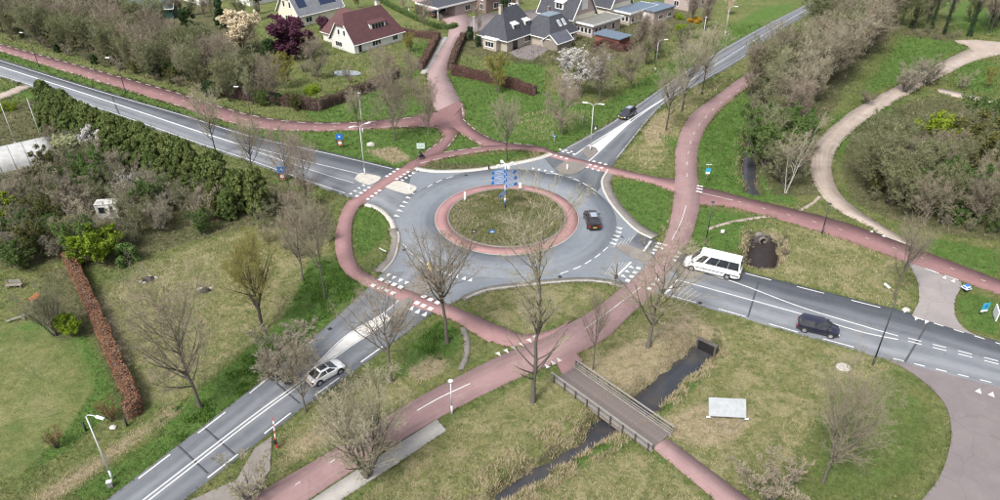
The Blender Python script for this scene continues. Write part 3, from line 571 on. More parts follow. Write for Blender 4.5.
def ground_mat(name, use_attr=True, const=(0, 0, 0, 0)):
    m = bpy.data.materials.new(name); m.use_nodes = True; n = m.node_tree; b = n.nodes['Principled BSDF']
    b.inputs['Roughness'].default_value = 0.95; b.inputs['Specular IOR Level'].default_value = 0.1
    g = n.nodes.new('ShaderNodeNewGeometry').outputs['Position']
    at = n.nodes.new('ShaderNodeAttribute'); at.attribute_name = 'cover'; sp = n.nodes.new('ShaderNodeSeparateColor')
    n.links.new(at.outputs['Color'], sp.inputs[0])
    if use_attr: lush, dry, dirt, straw = sp.outputs[0], sp.outputs[1], sp.outputs[2], at.outputs['Alpha']
    else: lush, dry, dirt, straw = const
    n1 = noise(n, g, 0.22, 7, 0.68, 0.5); n2 = noise(n, g, 0.9, 6, 0.7, 0.3); n3 = noise(n, g, 4.0, 4, 0.75); n4 = noise(n, g, 0.06, 4, 0.5)
    c = mixc(n, thresh(n, n1, 0.42, 0.58), (0.095, 0.135, 0.038), (0.160, 0.168, 0.062))
    c = mixc(n, math_(n, 'MULTIPLY', thresh(n, noise(n, g, 0.45, 5, 0.6, 0.4), 0.50, 0.60), 0.35), c, (0.200, 0.19, 0.090))
    c = mixc(n, math_(n, 'MULTIPLY', thresh(n, n2, 0.48, 0.66), 0.7), c, (0.10, 0.125, 0.040))
    def layer(c, f, ca, cb, amp=0.9, lo=0.28):
        col_ = mixc(n, thresh(n, n2, 0.36, 0.64), ca, cb)
        nn = math_(n, 'ADD', math_(n, 'MULTIPLY', n1, 0.55), math_(n, 'MULTIPLY', n2, 0.45))
        fac = thresh(n, math_(n, 'ADD', math_(n, 'MULTIPLY', f, 1.0), math_(n, 'SUBTRACT', nn, 1.0)), lo - 0.38, lo - 0.08)
        return mixc(n, fac if amp == 1 else math_(n, 'MULTIPLY', fac, amp), c, col_)
    c = layer(c, dry, (0.220, 0.205, 0.095), (0.138, 0.158, 0.058), 0.85)
    c = layer(c, lush, (0.066, 0.146, 0.028), (0.108, 0.176, 0.044), 0.94)
    c = layer(c, dirt, (0.120, 0.098, 0.066), (0.062, 0.070, 0.032), 0.88)  # leaf litter and mud, darkened to put shade into the wood gaps
    c = layer(c, straw, (0.38, 0.312, 0.215), (0.255, 0.205, 0.132), 0.95)
    dk = math_(n, 'MULTIPLY', thresh(n, noise(n, g, 1.15, 5, 0.65, 0.6), 0.50, 0.58), 0.5); c = mixc(n, dk, c, (0.075, 0.100, 0.032))
    sw = math_(n, 'MULTIPLY', thresh(n, noise(n, g, 0.38, 6, 0.7, 0.8), 0.50, 0.57), math_(n, 'SUBTRACT', math_(n, 'ADD', math_(n, 'MULTIPLY', dry, 0.55), 0.10), math_(n, 'MULTIPLY', lush, 0.45))); c = mixc(n, sw, c, (0.32, 0.275, 0.16))
    c = mixc(n, math_(n, 'MULTIPLY', thresh(n, n3, 0.40, 0.62), 0.38), c, (0.055, 0.068, 0.024))
    c = mixc(n, math_(n, 'MULTIPLY', thresh(n, noise(n, g, 1.7, 6, 0.8), 0.53, 0.66), math_(n, 'SUBTRACT', 0.36, math_(n, 'MULTIPLY', lush, 0.36))), c, (0.32, 0.27, 0.165))
    n.links.new(c, b.inputs['Base Color'])
    bp = n.nodes.new('ShaderNodeBump'); bp.inputs['Strength'].default_value = 0.8; bp.inputs['Distance'].default_value = 0.25
    n.links.new(math_(n, 'ADD', n3, math_(n, 'MULTIPLY', n2, 0.8)), bp.inputs['Height']); n.links.new(bp.outputs[0], b.inputs['Normal'])
    return m
M_GROUND = ground_mat('ground_cover')
ny, nx = GX.shape; idx = np.arange(ny * nx).reshape(ny, nx)
q = np.stack([idx[:-1, :-1], idx[:-1, 1:], idx[1:, 1:], idx[1:, :-1]], -1).reshape(-1, 4)
gm = fast_mesh('ground', np.stack([GX, GY, GZ], -1).reshape(-1, 3), [q], M_GROUND, smooth=True)
ca = gm.color_attributes.new('cover', 'FLOAT_COLOR', 'POINT'); ca.data.foreach_set('color', cover.reshape(-1).astype(np.float32))
ground = tag(link('ground', gm), kind='structure')

# planted mound inside the roundabout
rr = np.linspace(0, 8.14, 26); aa = np.linspace(0, 2 * math.pi, 73)[:-1]
V = []; 
for r_ in rr:
    for a in aa: V.append((C0[0] + r_ * math.cos(a), C0[1] + r_ * math.sin(a), 0.14 + 0.65 * (1 - (r_ / 8.14) ** 2)))
V = np.array(V); V[:, 2] += (vnoise(V[:, 0], V[:, 1], 1.1, 9) - 0.5) * 0.22 * np.repeat(np.linspace(1, 0.15, 26), 72)
fs = []
for i in range(25):
    for k in range(72): fs.append((i * 72 + k, (i + 1) * 72 + k, (i + 1) * 72 + (k + 1) % 72, i * 72 + (k + 1) % 72))
mm = fast_mesh('roundabout_island', V, [np.array(fs)], M_GROUND, smooth=True)
ca = mm.color_attributes.new('cover', 'FLOAT_COLOR', 'POINT')
cc = np.zeros((len(V), 4), np.float32); nn_ = vnoise(V[:, 0], V[:, 1], 3.0, 12); cc[:, 2] = np.clip(0.55 + nn_ * 0.9, 0, 1.0); cc[:, 0] = np.clip(np.where((V[:, 0] < C0[0] + 1) & (V[:, 1] > C0[1] - 5), 0.75 * vnoise(V[:, 0], V[:, 1], 2.2, 14) + 0.1, 0.1), 0, 1); cc[:, 3] = 0.35 * vnoise(V[:, 0], V[:, 1], 1.5, 15)
ca.data.foreach_set('color', cc.ravel())
tag(link('roundabout_island', mm), kind='structure')
def iz(x, y):
    r_ = math.hypot(x - C0[0], y - C0[1]); return 0.10 + 0.65 * (1 - (r_ / 8.14) ** 2)

# ditch water
def water_mat():
    m = bpy.data.materials.new('ditch_water'); m.use_nodes = True; n = m.node_tree; b = n.nodes['Principled BSDF']
    g = n.nodes.new('ShaderNodeNewGeometry').outputs['Position']
    c = mixc(n, thresh(n, noise(n, g, 0.5, 5), 0.45, 0.65), (0.040, 0.043, 0.052), (0.060, 0.055, 0.052)); n.links.new(c, b.inputs['Base Color'])  # bluish grey base carries some of the sky reflection as colour
    b.inputs['Roughness'].default_value = 0.04; b.inputs['IOR'].default_value = 1.33
    bp = n.nodes.new('ShaderNodeBump'); bp.inputs['Strength'].default_value = 0.06; bp.inputs['Distance'].default_value = 0.05; n.links.new(noise(n, g, 2.0, 3), bp.inputs['Height']); n.links.new(bp.outputs[0], b.inputs['Normal'])
    return m
M_WATER = water_mat()
for nm, pl, wd in (('ditch_water', DITCH_A, 4.4), ('ditch_water', np.vstack([DITCH_B[0] + (DITCH_B[0] - DITCH_B[1]) * .4, DITCH_B, DITCH_B[1] + (DITCH_B[1] - DITCH_B[0]) * .4]), 4.41), ('ditch_water', DITCH_C, 4.2)):
    nn_ = normals2(pl) * wd / 2
    tag(link(nm, strip_mesh(nm, pl + nn_, pl - nn_, WZ, M_WATER if wd != 4.41 else mat('ditch_mud', (.040, .031, .029), .55, (.022, .018, .018), 1.5), drop=0.02, paved=False)), kind='structure')

# ================================================================ GRASS, STRAW AND GROUND PLANTS (uncountable)
rng = np.random.RandomState(5)
mx0, mx1, my0, my1, ms = -150, 150, 36, 200, 0.3
MX, MY = np.meshgrid(np.arange(mx0, mx1, ms), np.arange(my0, my1, ms)); PM = np.zeros(MX.shape, bool)
for poly in PAVED:
    x0, y0 = poly.min(0); x1, y1 = poly.max(0)
    i0, i1 = [int(np.clip((v - my0) / ms, 0, MX.shape[0])) for v in (y0, y1 + 1)]; j0, j1 = [int(np.clip((v - mx0) / ms, 0, MX.shape[1])) for v in (x0, x1 + 1)]
    if i1 > i0 and j1 > j0: PM[i0:i1, j0:j1] |= pnpoly(MX[i0:i1, j0:j1], MY[i0:i1, j0:j1], poly)
rb = np.hypot(MX - C0[0], MY - C0[1]) < 15.2; PM |= rb
def is_paved(x, y):
    i = np.clip(((y - my0) / ms).astype(int), 0, PM.shape[0] - 1); j = np.clip(((x - mx0) / ms).astype(int), 0, PM.shape[1] - 1); return PM[i, j]
def cov_at(x, y):
    i = np.clip(np.searchsorted(ys, y), 0, len(ys) - 1); j = np.clip(np.searchsorted(xs, x), 0, len(xs) - 1); return cover[i, j]
def view_points(n, ymin=38, ymax=170):
    """random ground points inside the view, denser near the camera"""
    py = rng.uniform(-25, 520, n); px = rng.uniform(-20, 1020, n)
    u = (px - 500) / F; v = (250 - py) / F; t = -CAMH / (-SP + v * CP)
    return u * t, (CP + v * SP) * t
def tuft_mesh(name, x, y, z, hgt, wid, m, blades=3, spread=0.5, tilt=0.55):
    n = len(x); V = np.zeros((n, blades, 3, 3), np.float32)
    for k in range(blades):
        a = rng.uniform(0, 2 * np.pi, n); h = hgt * rng.uniform(0.5, 1.5, n); ww = wid * rng.uniform(0.7, 1.3, n); b = a + np.pi / 2; ox = rng.normal(0, spread * hgt, n); oy = rng.normal(0, spread * hgt, n); tl = rng.uniform(0.1, tilt * 2, n)
        V[:, k, 0] = np.stack([x + ox - np.cos(b) * ww, y + oy - np.sin(b) * ww, z - 0.04], 1); V[:, k, 1] = np.stack([x + ox + np.cos(b) * ww, y + oy + np.sin(b) * ww, z - 0.04], 1)
        V[:, k, 2] = np.stack([x + ox + np.cos(a) * h * tl, y + oy + np.sin(a) * h * tl, z + h * np.cos(np.clip(tl, 0, 1.3) * .8)], 1)
    V = V.reshape(-1, 3); f = np.arange(len(V)).reshape(-1, 3); return fast_mesh(name, V, [f], m)
def tuft_mat(name, a, b, c):
    m = bpy.data.materials.new(name); m.use_nodes = True; n = m.node_tree; bs = n.nodes['Principled BSDF']; bs.inputs['Roughness'].default_value = 0.9; bs.inputs['Specular IOR Level'].default_value = 0.1
    g = n.nodes.new('ShaderNodeNewGeometry').outputs['Position']
    cc_ = mixc(n, thresh(n, noise(n, g, 0.8, 6, 0.7), 0.38, 0.62), a, b); cc_ = mixc(n, thresh(n, noise(n, g, 3.1, 3, 0.7), 0.5, 0.7), cc_, c); n.links.new(cc_, bs.inputs['Base Color']); return m
T_GREEN = tuft_mat('lush_grass', (0.062, 0.135, 0.022), (0.105, 0.160, 0.038), (0.048, 0.095, 0.022))
T_OLIVE = tuft_mat('rough_grass', (0.150, 0.155, 0.062), (0.105, 0.125, 0.042), (0.215, 0.190, 0.098))
T_STRAW = tuft_mat('dead_straw', (0.34, 0.285, 0.180), (0.25, 0.205, 0.118), (0.41, 0.35, 0.245))
T_LEAF = tuft_mat('ground_plants', (0.050, 0.118, 0.020), (0.085, 0.155, 0.030), (0.110, 0.150, 0.045))
gx, gy = view_points(330000); ok = ~is_paved(gx, gy) & (gy < 190); gx, gy = gx[ok], gy[ok]; cv = cov_at(gx, gy); z_ = gheight(gx, gy)
sc = np.clip(gy / 75, 0.75, 2.2); wet = (z_ < -1.0) | pnpoly(gx, gy, PA([(-30, 325), (50, 318), (78, 335), (95, 385), (70, 425), (20, 475), (-60, 490)])); u_ = rng.rand(len(gx)); pt = vnoise(gx, gy, 2.3, 31)
s_straw = (~wet) & (((cv[:, 3] > 0.3) & (u_ < 0.75)) | ((cv[:, 1] > 0.35) & (u_ < 0.16 + 0.35 * (pt > .52))) | ((u_ < 0.03) & (cv[:, 0] < .3)))
s_green = (~wet) & ~s_straw & (cv[:, 0] > 0.3) & (u_ > 0.45)
s_oliv = (~wet) & ~s_straw & ~s_green & (u_ < 0.6)
for nm, s_, h_, w__, m_, lab, cat in (('straw', s_straw, 0.22, 0.034, T_STRAW, 'pale dead straw lying on the verges', 'straw'), ('lush_grass', s_green, 0.17, 0.034, M_GROUND, 'lush green grass on the verges', 'grass'), ('rough_grass', s_oliv, 0.20, 0.034, M_GROUND, 'rough olive grass on the verges', 'grass')):
    tmsh = tuft_mesh(nm, gx[s_], gy[s_], z_[s_], h_ * sc[s_], w__ * sc[s_], m_)
    if nm != 'straw':
        ca = tmsh.color_attributes.new('cover', 'FLOAT_COLOR', 'POINT'); ca.data.foreach_set('color', np.repeat(cv[s_], 9, axis=0).astype(np.float32).ravel())
    tag(link(nm, tmsh), lab, cat, kind='stuff')
# broad-leaved plants on the island and in the lush strips
a = rng.uniform(0, 2 * np.pi, 5200); r_ = 7.9 * np.sqrt(rng.rand(5200)); ix, iy = C0[0] + r_ * np.cos(a), C0[1] + r_ * np.sin(a)
k_ = (vnoise(ix, iy, 1.7, 41) > 0.47); izz = np.array([iz(x, y) for x, y in zip(ix, iy)])
tag(link('island_plants', tuft_mesh('island_plants', ix[k_], iy[k_], izz[k_], np.full(k_.sum(), 0.24), np.full(k_.sum(), 0.05), T_OLIVE, 4)), 'low weedy plants covering the roundabout island', 'plants', kind='stuff')
tag(link('island_straw', tuft_mesh('island_straw', ix[~k_], iy[~k_], izz[~k_], np.full((~k_).sum(), 0.2), np.full((~k_).sum(), 0.04), T_STRAW, 2)), 'dry stalks among the weeds on the roundabout island', 'straw', kind='stuff')
lx, ly = [], []
for poly_px, n_ in (([(312, 255), (350, 270), (366, 288), (310, 335), (262, 372), (240, 360), (290, 310)], 5200), ([(160, 420), (215, 375), (262, 365), (250, 388), (180, 440)], 2600), ([(410, 345), (440, 320), (462, 332), (440, 360)], 900), ([(700, 120), (745, 110), (752, 190), (702, 185)], 2600), ([(615, 435), (640, 425), (655, 405), (700, 362), (712, 370), (660, 420), (600, 450), (530, 490), (510, 498)], 1800)):
    w_ = PA(poly_px); x = rng.uniform(w_[:, 0].min(), w_[:, 0].max(), n_ * 2); y = rng.uniform(w_[:, 1].min(), w_[:, 1].max(), n_ * 2); k_ = pnpoly(x, y, w_) & ~is_paved(x, y) & (gheight(x, y) > -0.9) & (vnoise(x, y, 1.4, 51) > 0.4); lx.append(x[k_]); ly.append(y[k_])
lx, ly = np.concatenate(lx), np.concatenate(ly)
tag(link('ground_plants', tuft_mesh('ground_plants', lx, ly, gheight(lx, ly), np.full(len(lx), 0.24), np.full(len(lx), 0.055), T_LEAF, 4)), 'leafy green ground plants beside road and ditch', 'plants', kind='stuff')
# tall dead reeds and sedge along the ditches
rx_, ry_ = [], []
for pl, n_ in ((DITCH_A, 9000), (DITCH_B, 1500), (DITCH_C, 2500)):
    k_ = rng.randint(0, len(pl) - 1, n_); t_ = rng.rand(n_)[:, None]; base = pl[k_] * (1 - t_) + pl[k_ + 1] * t_; nn2_ = normals2(pl)[k_]; off = rng.choice([-1, 1], n_, p=[.35, .65]) * rng.uniform(.45, 2.9, n_); q_ = base + nn2_ * off[:, None]; rx_.append(q_[:, 0]); ry_.append(q_[:, 1])
rx_, ry_ = np.concatenate(rx_), np.concatenate(ry_); rz_ = gheight(rx_, ry_); k_ = ~is_paved(rx_, ry_) & (rz_ > WZ - .12) & (vnoise(rx_, ry_, 1.3, 61) > .36)
tag(link('reeds', tuft_mesh('reeds', rx_[k_], ry_[k_], rz_[k_], np.full(k_.sum(), .34), np.full(k_.sum(), .03), T_STRAW, 3, .4)), 'dead straw coloured reeds on the ditch banks', 'reeds', kind='stuff')
# grass creeping over the edges of roads and paths
ex_, ey_ = [], []
for poly in PAVED:
    c_ = np.vstack([poly, poly[:1]]); L_ = np.concatenate([[0], np.cumsum(np.linalg.norm(np.diff(c_, axis=0), axis=1))]); m_ = int(L_[-1] / .16)
    s_ = rng.uniform(0, L_[-1], m_); x = np.interp(s_, L_, c_[:, 0]); y = np.interp(s_, L_, c_[:, 1]); j_ = np.clip(np.searchsorted(L_, s_) - 1, 0, len(c_) - 2); d_ = c_[j_ + 1] - c_[j_]; d_ /= np.linalg.norm(d_, axis=1)[:, None] + 1e-9; nx_, ny_ = -d_[:, 1], d_[:, 0]
    a_ = is_paved(x + nx_ * .55, y + ny_ * .55); b_ = is_paved(x - nx_ * .55, y - ny_ * .55); k_ = (a_ != b_) & (y < 150) & (y > 38) & (np.abs(x) < .8 * y + 5) & (vnoise(x, y, 1.1, 71) > .35); sg = np.where(a_, -1, 1) * rng.uniform(-.12, .25, m_)
    ex_.append((x + nx_ * sg)[k_]); ey_.append((y + ny_ * sg)[k_])
ex_, ey_ = np.concatenate(ex_), np.concatenate(ey_); tm_ = tuft_mesh('edge_grass', ex_, ey_, np.full(len(ex_), .03), np.full(len(ex_), .15) * np.clip(ey_ / 75, .8, 2), np.full(len(ex_), .04) * np.clip(ey_ / 75, .8, 2), M_GROUND, 3, .5)
ca = tm_.color_attributes.new('cover', 'FLOAT_COLOR', 'POINT'); ca.data.foreach_set('color', np.repeat(cov_at(ex_, ey_), 9, axis=0).astype(np.float32).ravel()); tag(link('edge_grass', tm_), 'grass creeping over the edges of roads and paths', 'grass', kind='stuff')
# ================================================================ TREES
def unit(v): return v / (np.linalg.norm(v, axis=-1, keepdims=True) + 1e-9)
def polylines(p0, d, ln, K, bend, jit, rg):
    """(N,K,3) curved branches; bend pulls upwards (+) or down (-)"""
    N = len(p0); t = np.linspace(0, 1, K)[None, :, None]
    pts = p0[:, None] + d[:, None] * ln[:, None, None] * t
    pts[..., 2] += (np.asarray(bend) * ln)[:, None] * (t[..., 0] ** 2) if np.ndim(bend) else bend * ln[:, None] * t[..., 0] ** 2
    j = rg.normal(0, 1, (N, K, 3)) * jit * ln[:, None, None] * t; pts += np.cumsum(j, 1) / K
    return pts
def children(pts, rad, m, t0, t1, ang, up, lr, rg, n_by=None, topless=0.5):
    """m children per parent polyline"""
    N, K, _ = pts.shape; t = np.sort(rg.uniform(t0, t1, (N, m)), 1)
    f = t * (K - 1); i = np.clip(f.astype(int), 0, K - 2); fr = (f - i)[..., None]
    ii = np.arange(N)[:, None]; a, b = pts[ii, i], pts[ii, i + 1]; p = a + (b - a) * fr; tan = unit(b - a)
    rv = unit(np.cross(tan, unit(rg.normal(0, 1, (N, m, 3)))))
    an = np.radians(rg.uniform(ang[0], ang[1], (N, m)))[..., None]
    d = tan * np.cos(an) + rv * np.sin(an); d[..., 2] += up; d = unit(d)
    plen = np.linalg.norm(pts[:, -1] - pts[:, 0], axis=1)[:, None]
    ln = plen * lr * (1 - topless * (t - t0) / max(t1 - t0, 1e-6)) * rg.uniform(0.65, 1.25, (N, m))
    r = (rad[:, 0][:, None] * (1 - t) + rad[:, -1][:, None] * t)
    return p.reshape(-1, 3), d.reshape(-1, 3), ln.ravel(), r.ravel(), t.ravel()
class TM:
    def __init__(s): s.V = []; s.F3 = []; s.F4 = []; s.n = 0
    def tubes(s, pts, rad, S):
        N, K, _ = pts.shape; tan = np.gradient(pts, axis=1); tan = unit(tan); ref = np.where(np.abs(tan[..., 2:3]) > 0.9, [1.0, 0, 0], [0, 0, 1.0]); n1 = unit(np.cross(tan, ref)); n2 = np.cross(tan, n1)
        a = np.linspace(0, 2 * np.pi, S, endpoint=False); ring = pts[:, :, None] + rad[:, :, None, None] * (n1[:, :, None] * np.cos(a)[None, None, :, None] + n2[:, :, None] * np.sin(a)[None, None, :, None])
        b = s.n + np.arange(N * K * S).reshape(N, K, S); s.V.append(ring.reshape(-1, 3)); s.n += N * K * S
        q = np.stack([b[:, :-1], np.roll(b, -1, 2)[:, :-1], np.roll(b, -1, 2)[:, 1:], b[:, 1:]], -1); s.F4.append(q.reshape(-1, 4))
    def ribbons(s, pts, w, rg):
        N, K, _ = pts.shape; tan = unit(pts[:, -1] - pts[:, 0]); side = unit(np.cross(tan, rg.normal(0, 1, (N, 3)))); tp = np.linspace(1, 0.45, K)[None, :, None]
        o = side[:, None] * (w[:, None, None] if np.ndim(w) else w) * 0.5 * tp; b = s.n + np.arange(N * K * 2).reshape(N, K, 2)
        s.V.append(np.stack([pts - o, pts + o], 2).reshape(-1, 3)); s.n += N * K * 2
        s.F4.append(np.stack([b[:, :-1, 0], b[:, :-1, 1], b[:, 1:, 1], b[:, 1:, 0]], -1).reshape(-1, 4))
    def leaves(s, c, size, rg, nrm=None, upright=False):
        N = len(c); a = unit(rg.normal(0, 1, (N, 3)) if nrm is None else nrm + rg.normal(0, 0.55, (N, 3))); u = unit(np.cross(a, rg.normal(0, 1, (N, 3)))) if not upright else unit(np.array([0, 0, 1.0]) + rg.normal(0, .35, (N, 3))); v = np.cross(a, u)
        sz = (size * rg.uniform(0.6, 1.3, N))[:, None]; asp = rg.uniform(0.5, 0.9, N)[:, None]
        q = np.stack([c - u * sz, c + v * sz * asp, c + u * sz, c - v * sz * asp], 1); b = s.n + np.arange(N * 4).reshape(N, 4); s.V.append(q.reshape(-1, 3)); s.n += N * 4; s.F4.append(b)
    def mesh(s, name, m, smooth=False): return fast_mesh(name, np.concatenate(s.V), [np.concatenate(s.F4)], m, smooth)

def bark(name, a, b, var=0.12): return mat(name, a, 0.9, b, 5.0, var=var, spec=0.1)
B_GREY = bark('bark_grey', (0.144, 0.129, 0.110), (0.094, 0.085, 0.070)); B_DARK = bark('bark_dark', (0.071, 0.063, 0.055), (0.048, 0.044, 0.037)); B_PALE = bark('bark_birch', (0.42, 0.40, 0.36), (0.26, 0.24, 0.21))
W_TAN = bark('twigs_tan', (0.33, 0.295, 0.215), (0.255, 0.228, 0.160), 0.14); W_GREY = bark('twigs_grey', (0.270, 0.232, 0.172), (0.205, 0.176, 0.130), 0.16); W_OLIVE = bark('twigs_olive', (0.225, 0.225, 0.135), (0.175, 0.180, 0.105), 0.16)
W_PINK = bark('twigs_pinkish', (0.290, 0.236, 0.188), (0.220, 0.180, 0.142), 0.12); W_YEL = bark('twigs_yellow_green', (0.26, 0.235, 0.085), (0.20, 0.19, 0.075), 0.10); W_PALE = bark('twigs_pale', (0.32, 0.29, 0.225), (0.25, 0.225, 0.17), 0.1); W_RUST = bark('twigs_rust', (0.24, 0.135, 0.06), (0.18, 0.11, 0.06), 0.1)
def leafm(name, a, b, var=0.12): return mat(name, a, 0.75, b, 1.8, var=var, spec=0.15, trans=0.25)
L_LIME = leafm('leaf_lime', (0.20, 0.27, 0.022), (0.145, 0.215, 0.020)); L_GREEN = leafm('leaf_green', (0.105, 0.165, 0.045), (0.078, 0.130, 0.036)); L_DARK = leafm('leaf_dark', (0.030, 0.058, 0.022), (0.045, 0.075, 0.025)); L_OLIVE = leafm('leaf_olive', (0.125, 0.120, 0.038), (0.085, 0.095, 0.030)); L_YEL = leafm('leaf_yellow', (0.28, 0.25, 0.06), (0.21, 0.205, 0.055))
L_BLOS = leafm('blossom_white', (0.62, 0.60, 0.58), (0.50, 0.48, 0.45), 0.05); L_CREAM = leafm('blossom_cream', (0.52, 0.54, 0.32), (0.42, 0.45, 0.25), 0.05); L_PURP = leafm('leaf_purple', (0.105, 0.038, 0.066), (0.068, 0.026, 0.044), 0.05); L_BROWN = leafm('leaf_beech', (0.31, 0.175, 0.105), (0.205, 0.112, 0.068), 0.06); L_RUST = leafm('leaf_rust', (0.36, 0.17, 0.035), (0.28, 0.13, 0.03), 0.05); L_IVY = leafm('leaf_ivy', (0.040, 0.070, 0.032), (0.055, 0.085, 0.038)); L_ORANGE = leafm('leaf_orange', (0.50, 0.28, 0.03), (0.40, 0.22, 0.03))
L_BUD = leafm('leaf_bud', (0.165, 0.180, 0.075), (0.125, 0.140, 0.058), 0.14)

def gen_tree(seed, H=10.0, r0=0.16, stems=1, clear=0.3, n1=15, a1=(40, 65), l1=0.38, up1=0.25, bend1=0.2, n2=8, n3=7, n4=4, l2=0.5, l3=0.5, l4=0.55, tw=0.02, env='oval', barkm=None, twigm=None, leafm_=None, nleaf=0, lsize=0.1, up2=0.15, droop=0.0, fork=0.0, spread=0.25, jit=0.10, low=0):
    rg = np.random.RandomState(seed); K0 = 9
    # stems
    if stems == 1:
        d0 = unit(np.array([[rg.normal(0, .03), rg.normal(0, .03), 1.0]])); ln0 = np.array([H * 0.93]); p0 = np.zeros((1, 3))
    else:
        a = np.linspace(0, 2 * np.pi, stems, endpoint=False) + rg.uniform(0, .8, stems); s_ = spread * rg.uniform(.4, 1.3, stems)
        d0 = unit(np.stack([np.cos(a) * s_, np.sin(a) * s_, np.ones(stems)], 1)); ln0 = H * rg.uniform(.72, .98, stems); p0 = np.stack([np.cos(a), np.sin(a), 0 * a], 1) * r0 * .8
    p0[:, 2] = -0.15
    trunk = polylines(p0, d0, ln0, K0, 0.0, 0.16, rg)
    t = np.linspace(0, 1, K0)[None]; rr0 = (r0 if stems == 1 else r0 * .6) * ((1 - t) ** 0.85 * .95 + .05) * np.ones((len(p0), 1)); rr0[:, 0] *= 1.35
    T = TM(); Cn = TM(); T.tubes(trunk, rr0, 7)
    # limbs
    N1 = n1 if stems == 1 else max(4, n1 // stems + 1)
    p, d, ln, r, tt = children(trunk, rr0, N1, clear, 0.985, a1, up1, l1, rg, topless=0.0)
    s = (tt - clear) / (1 - clear)
    e = {'oval': 0.40 + 0.75 * np.sin(np.pi * np.clip(s, 0, 1) ** 0.75), 'vase': 1.05 - 0.6 * s, 'round': 0.55 + 0.65 * np.sqrt(np.clip(1 - (2 * s - .9) ** 2, 0, 1)), 'cone': 1.1 - 0.85 * s, 'top': 0.45 + 0.65 * s - 0.45 * np.clip(s - .75, 0, 1) * 3}[env]
    lnH = (H if stems == 1 else H) * l1 * e * rg.uniform(.75, 1.2, len(ln)); r1 = np.minimum(np.clip(r * .62, 0.014, None), r0 * .5)
    limbs = polylines(p, d, lnH, 6, bend1 - droop, jit, rg); rl = r1[:, None] * np.linspace(1, .22, 6)[None]; T.tubes(limbs, rl, 5)
    if low:
        p, d, ln, r, _ = children(trunk, rr0, low, .13, .3, (55, 75), .25, .2, rg)
        ll = polylines(p, d, np.full(len(p), H * .2) * rg.uniform(.8, 1.2, len(p)), 6, .22, .12, rg); T.tubes(ll, np.clip(r * .5, .02, .1)[:, None] * np.linspace(1, .25, 6)[None], 5)
        p, d, ln, r, _ = children(ll, np.full((len(ll), 2), .06), 6, .3, 1, (30, 60), .25, .45, rg); l2_ = polylines(p, d, ln, 4, .15, .1, rg); Cn.tubes(l2_, np.full((len(l2_), 4), .02), 3)
        p, d, ln, r, _ = children(l2_, np.full((len(l2_), 2), .02), 4, .3, 1, (30, 60), .2, .45, rg); Cn.ribbons(polylines(p, d, ln, 3, .1, .1, rg), np.full(len(p), tw), rg)
    p, d, ln, r, _ = children(limbs, rl, n2, .18, 1.0, (28, 62), up2, l2, rg)
    r2 = np.clip(r * .6, tw * .55, None); br = polylines(p, d, ln, 5, .10 - droop, jit * 1.2, rg); Cn.tubes(br, r2[:, None] * np.linspace(1, .3, 5)[None], 3)
    # leaders: fine tips from the stem tops as well
    p, d, ln, r, _ = children(br, np.stack([r2, r2 * .4], 1), n3, .12, 1.0, (25, 60), up2, l3, rg)
    t3 = polylines(p, d, ln, 4, .06 - droop, jit * 1.3, rg); Cn.ribbons(t3, np.full(len(t3), tw * 1.25), rg)
    if n4:
        p, d, ln, r, _ = children(t3, np.ones((len(t3), 2)) * tw, n4, .15, 1.0, (20, 60), up2 * .7, l4, rg)
        t4 = polylines(p, d, ln, 2, .05 - droop, jit, rg); Cn.ribbons(t4, np.full(len(t4), tw), rg)
    else: t4 = t3
    tm = T.mesh('trunk', barkm or B_GREY, True)
    if leafm_ is None: return tm, Cn.mesh('crown', twigm or W_GREY), None
    Lf = TM(); ends = t4.reshape(-1, 3); pick = rg.randint(0, len(ends), nleaf); Lf.leaves(ends[pick] + rg.normal(0, lsize * .8, (nleaf, 3)), np.full(nleaf, lsize), rg)
    return tm, Cn.mesh('crown', twigm or W_GREY), Lf.mesh('leaves', leafm_)
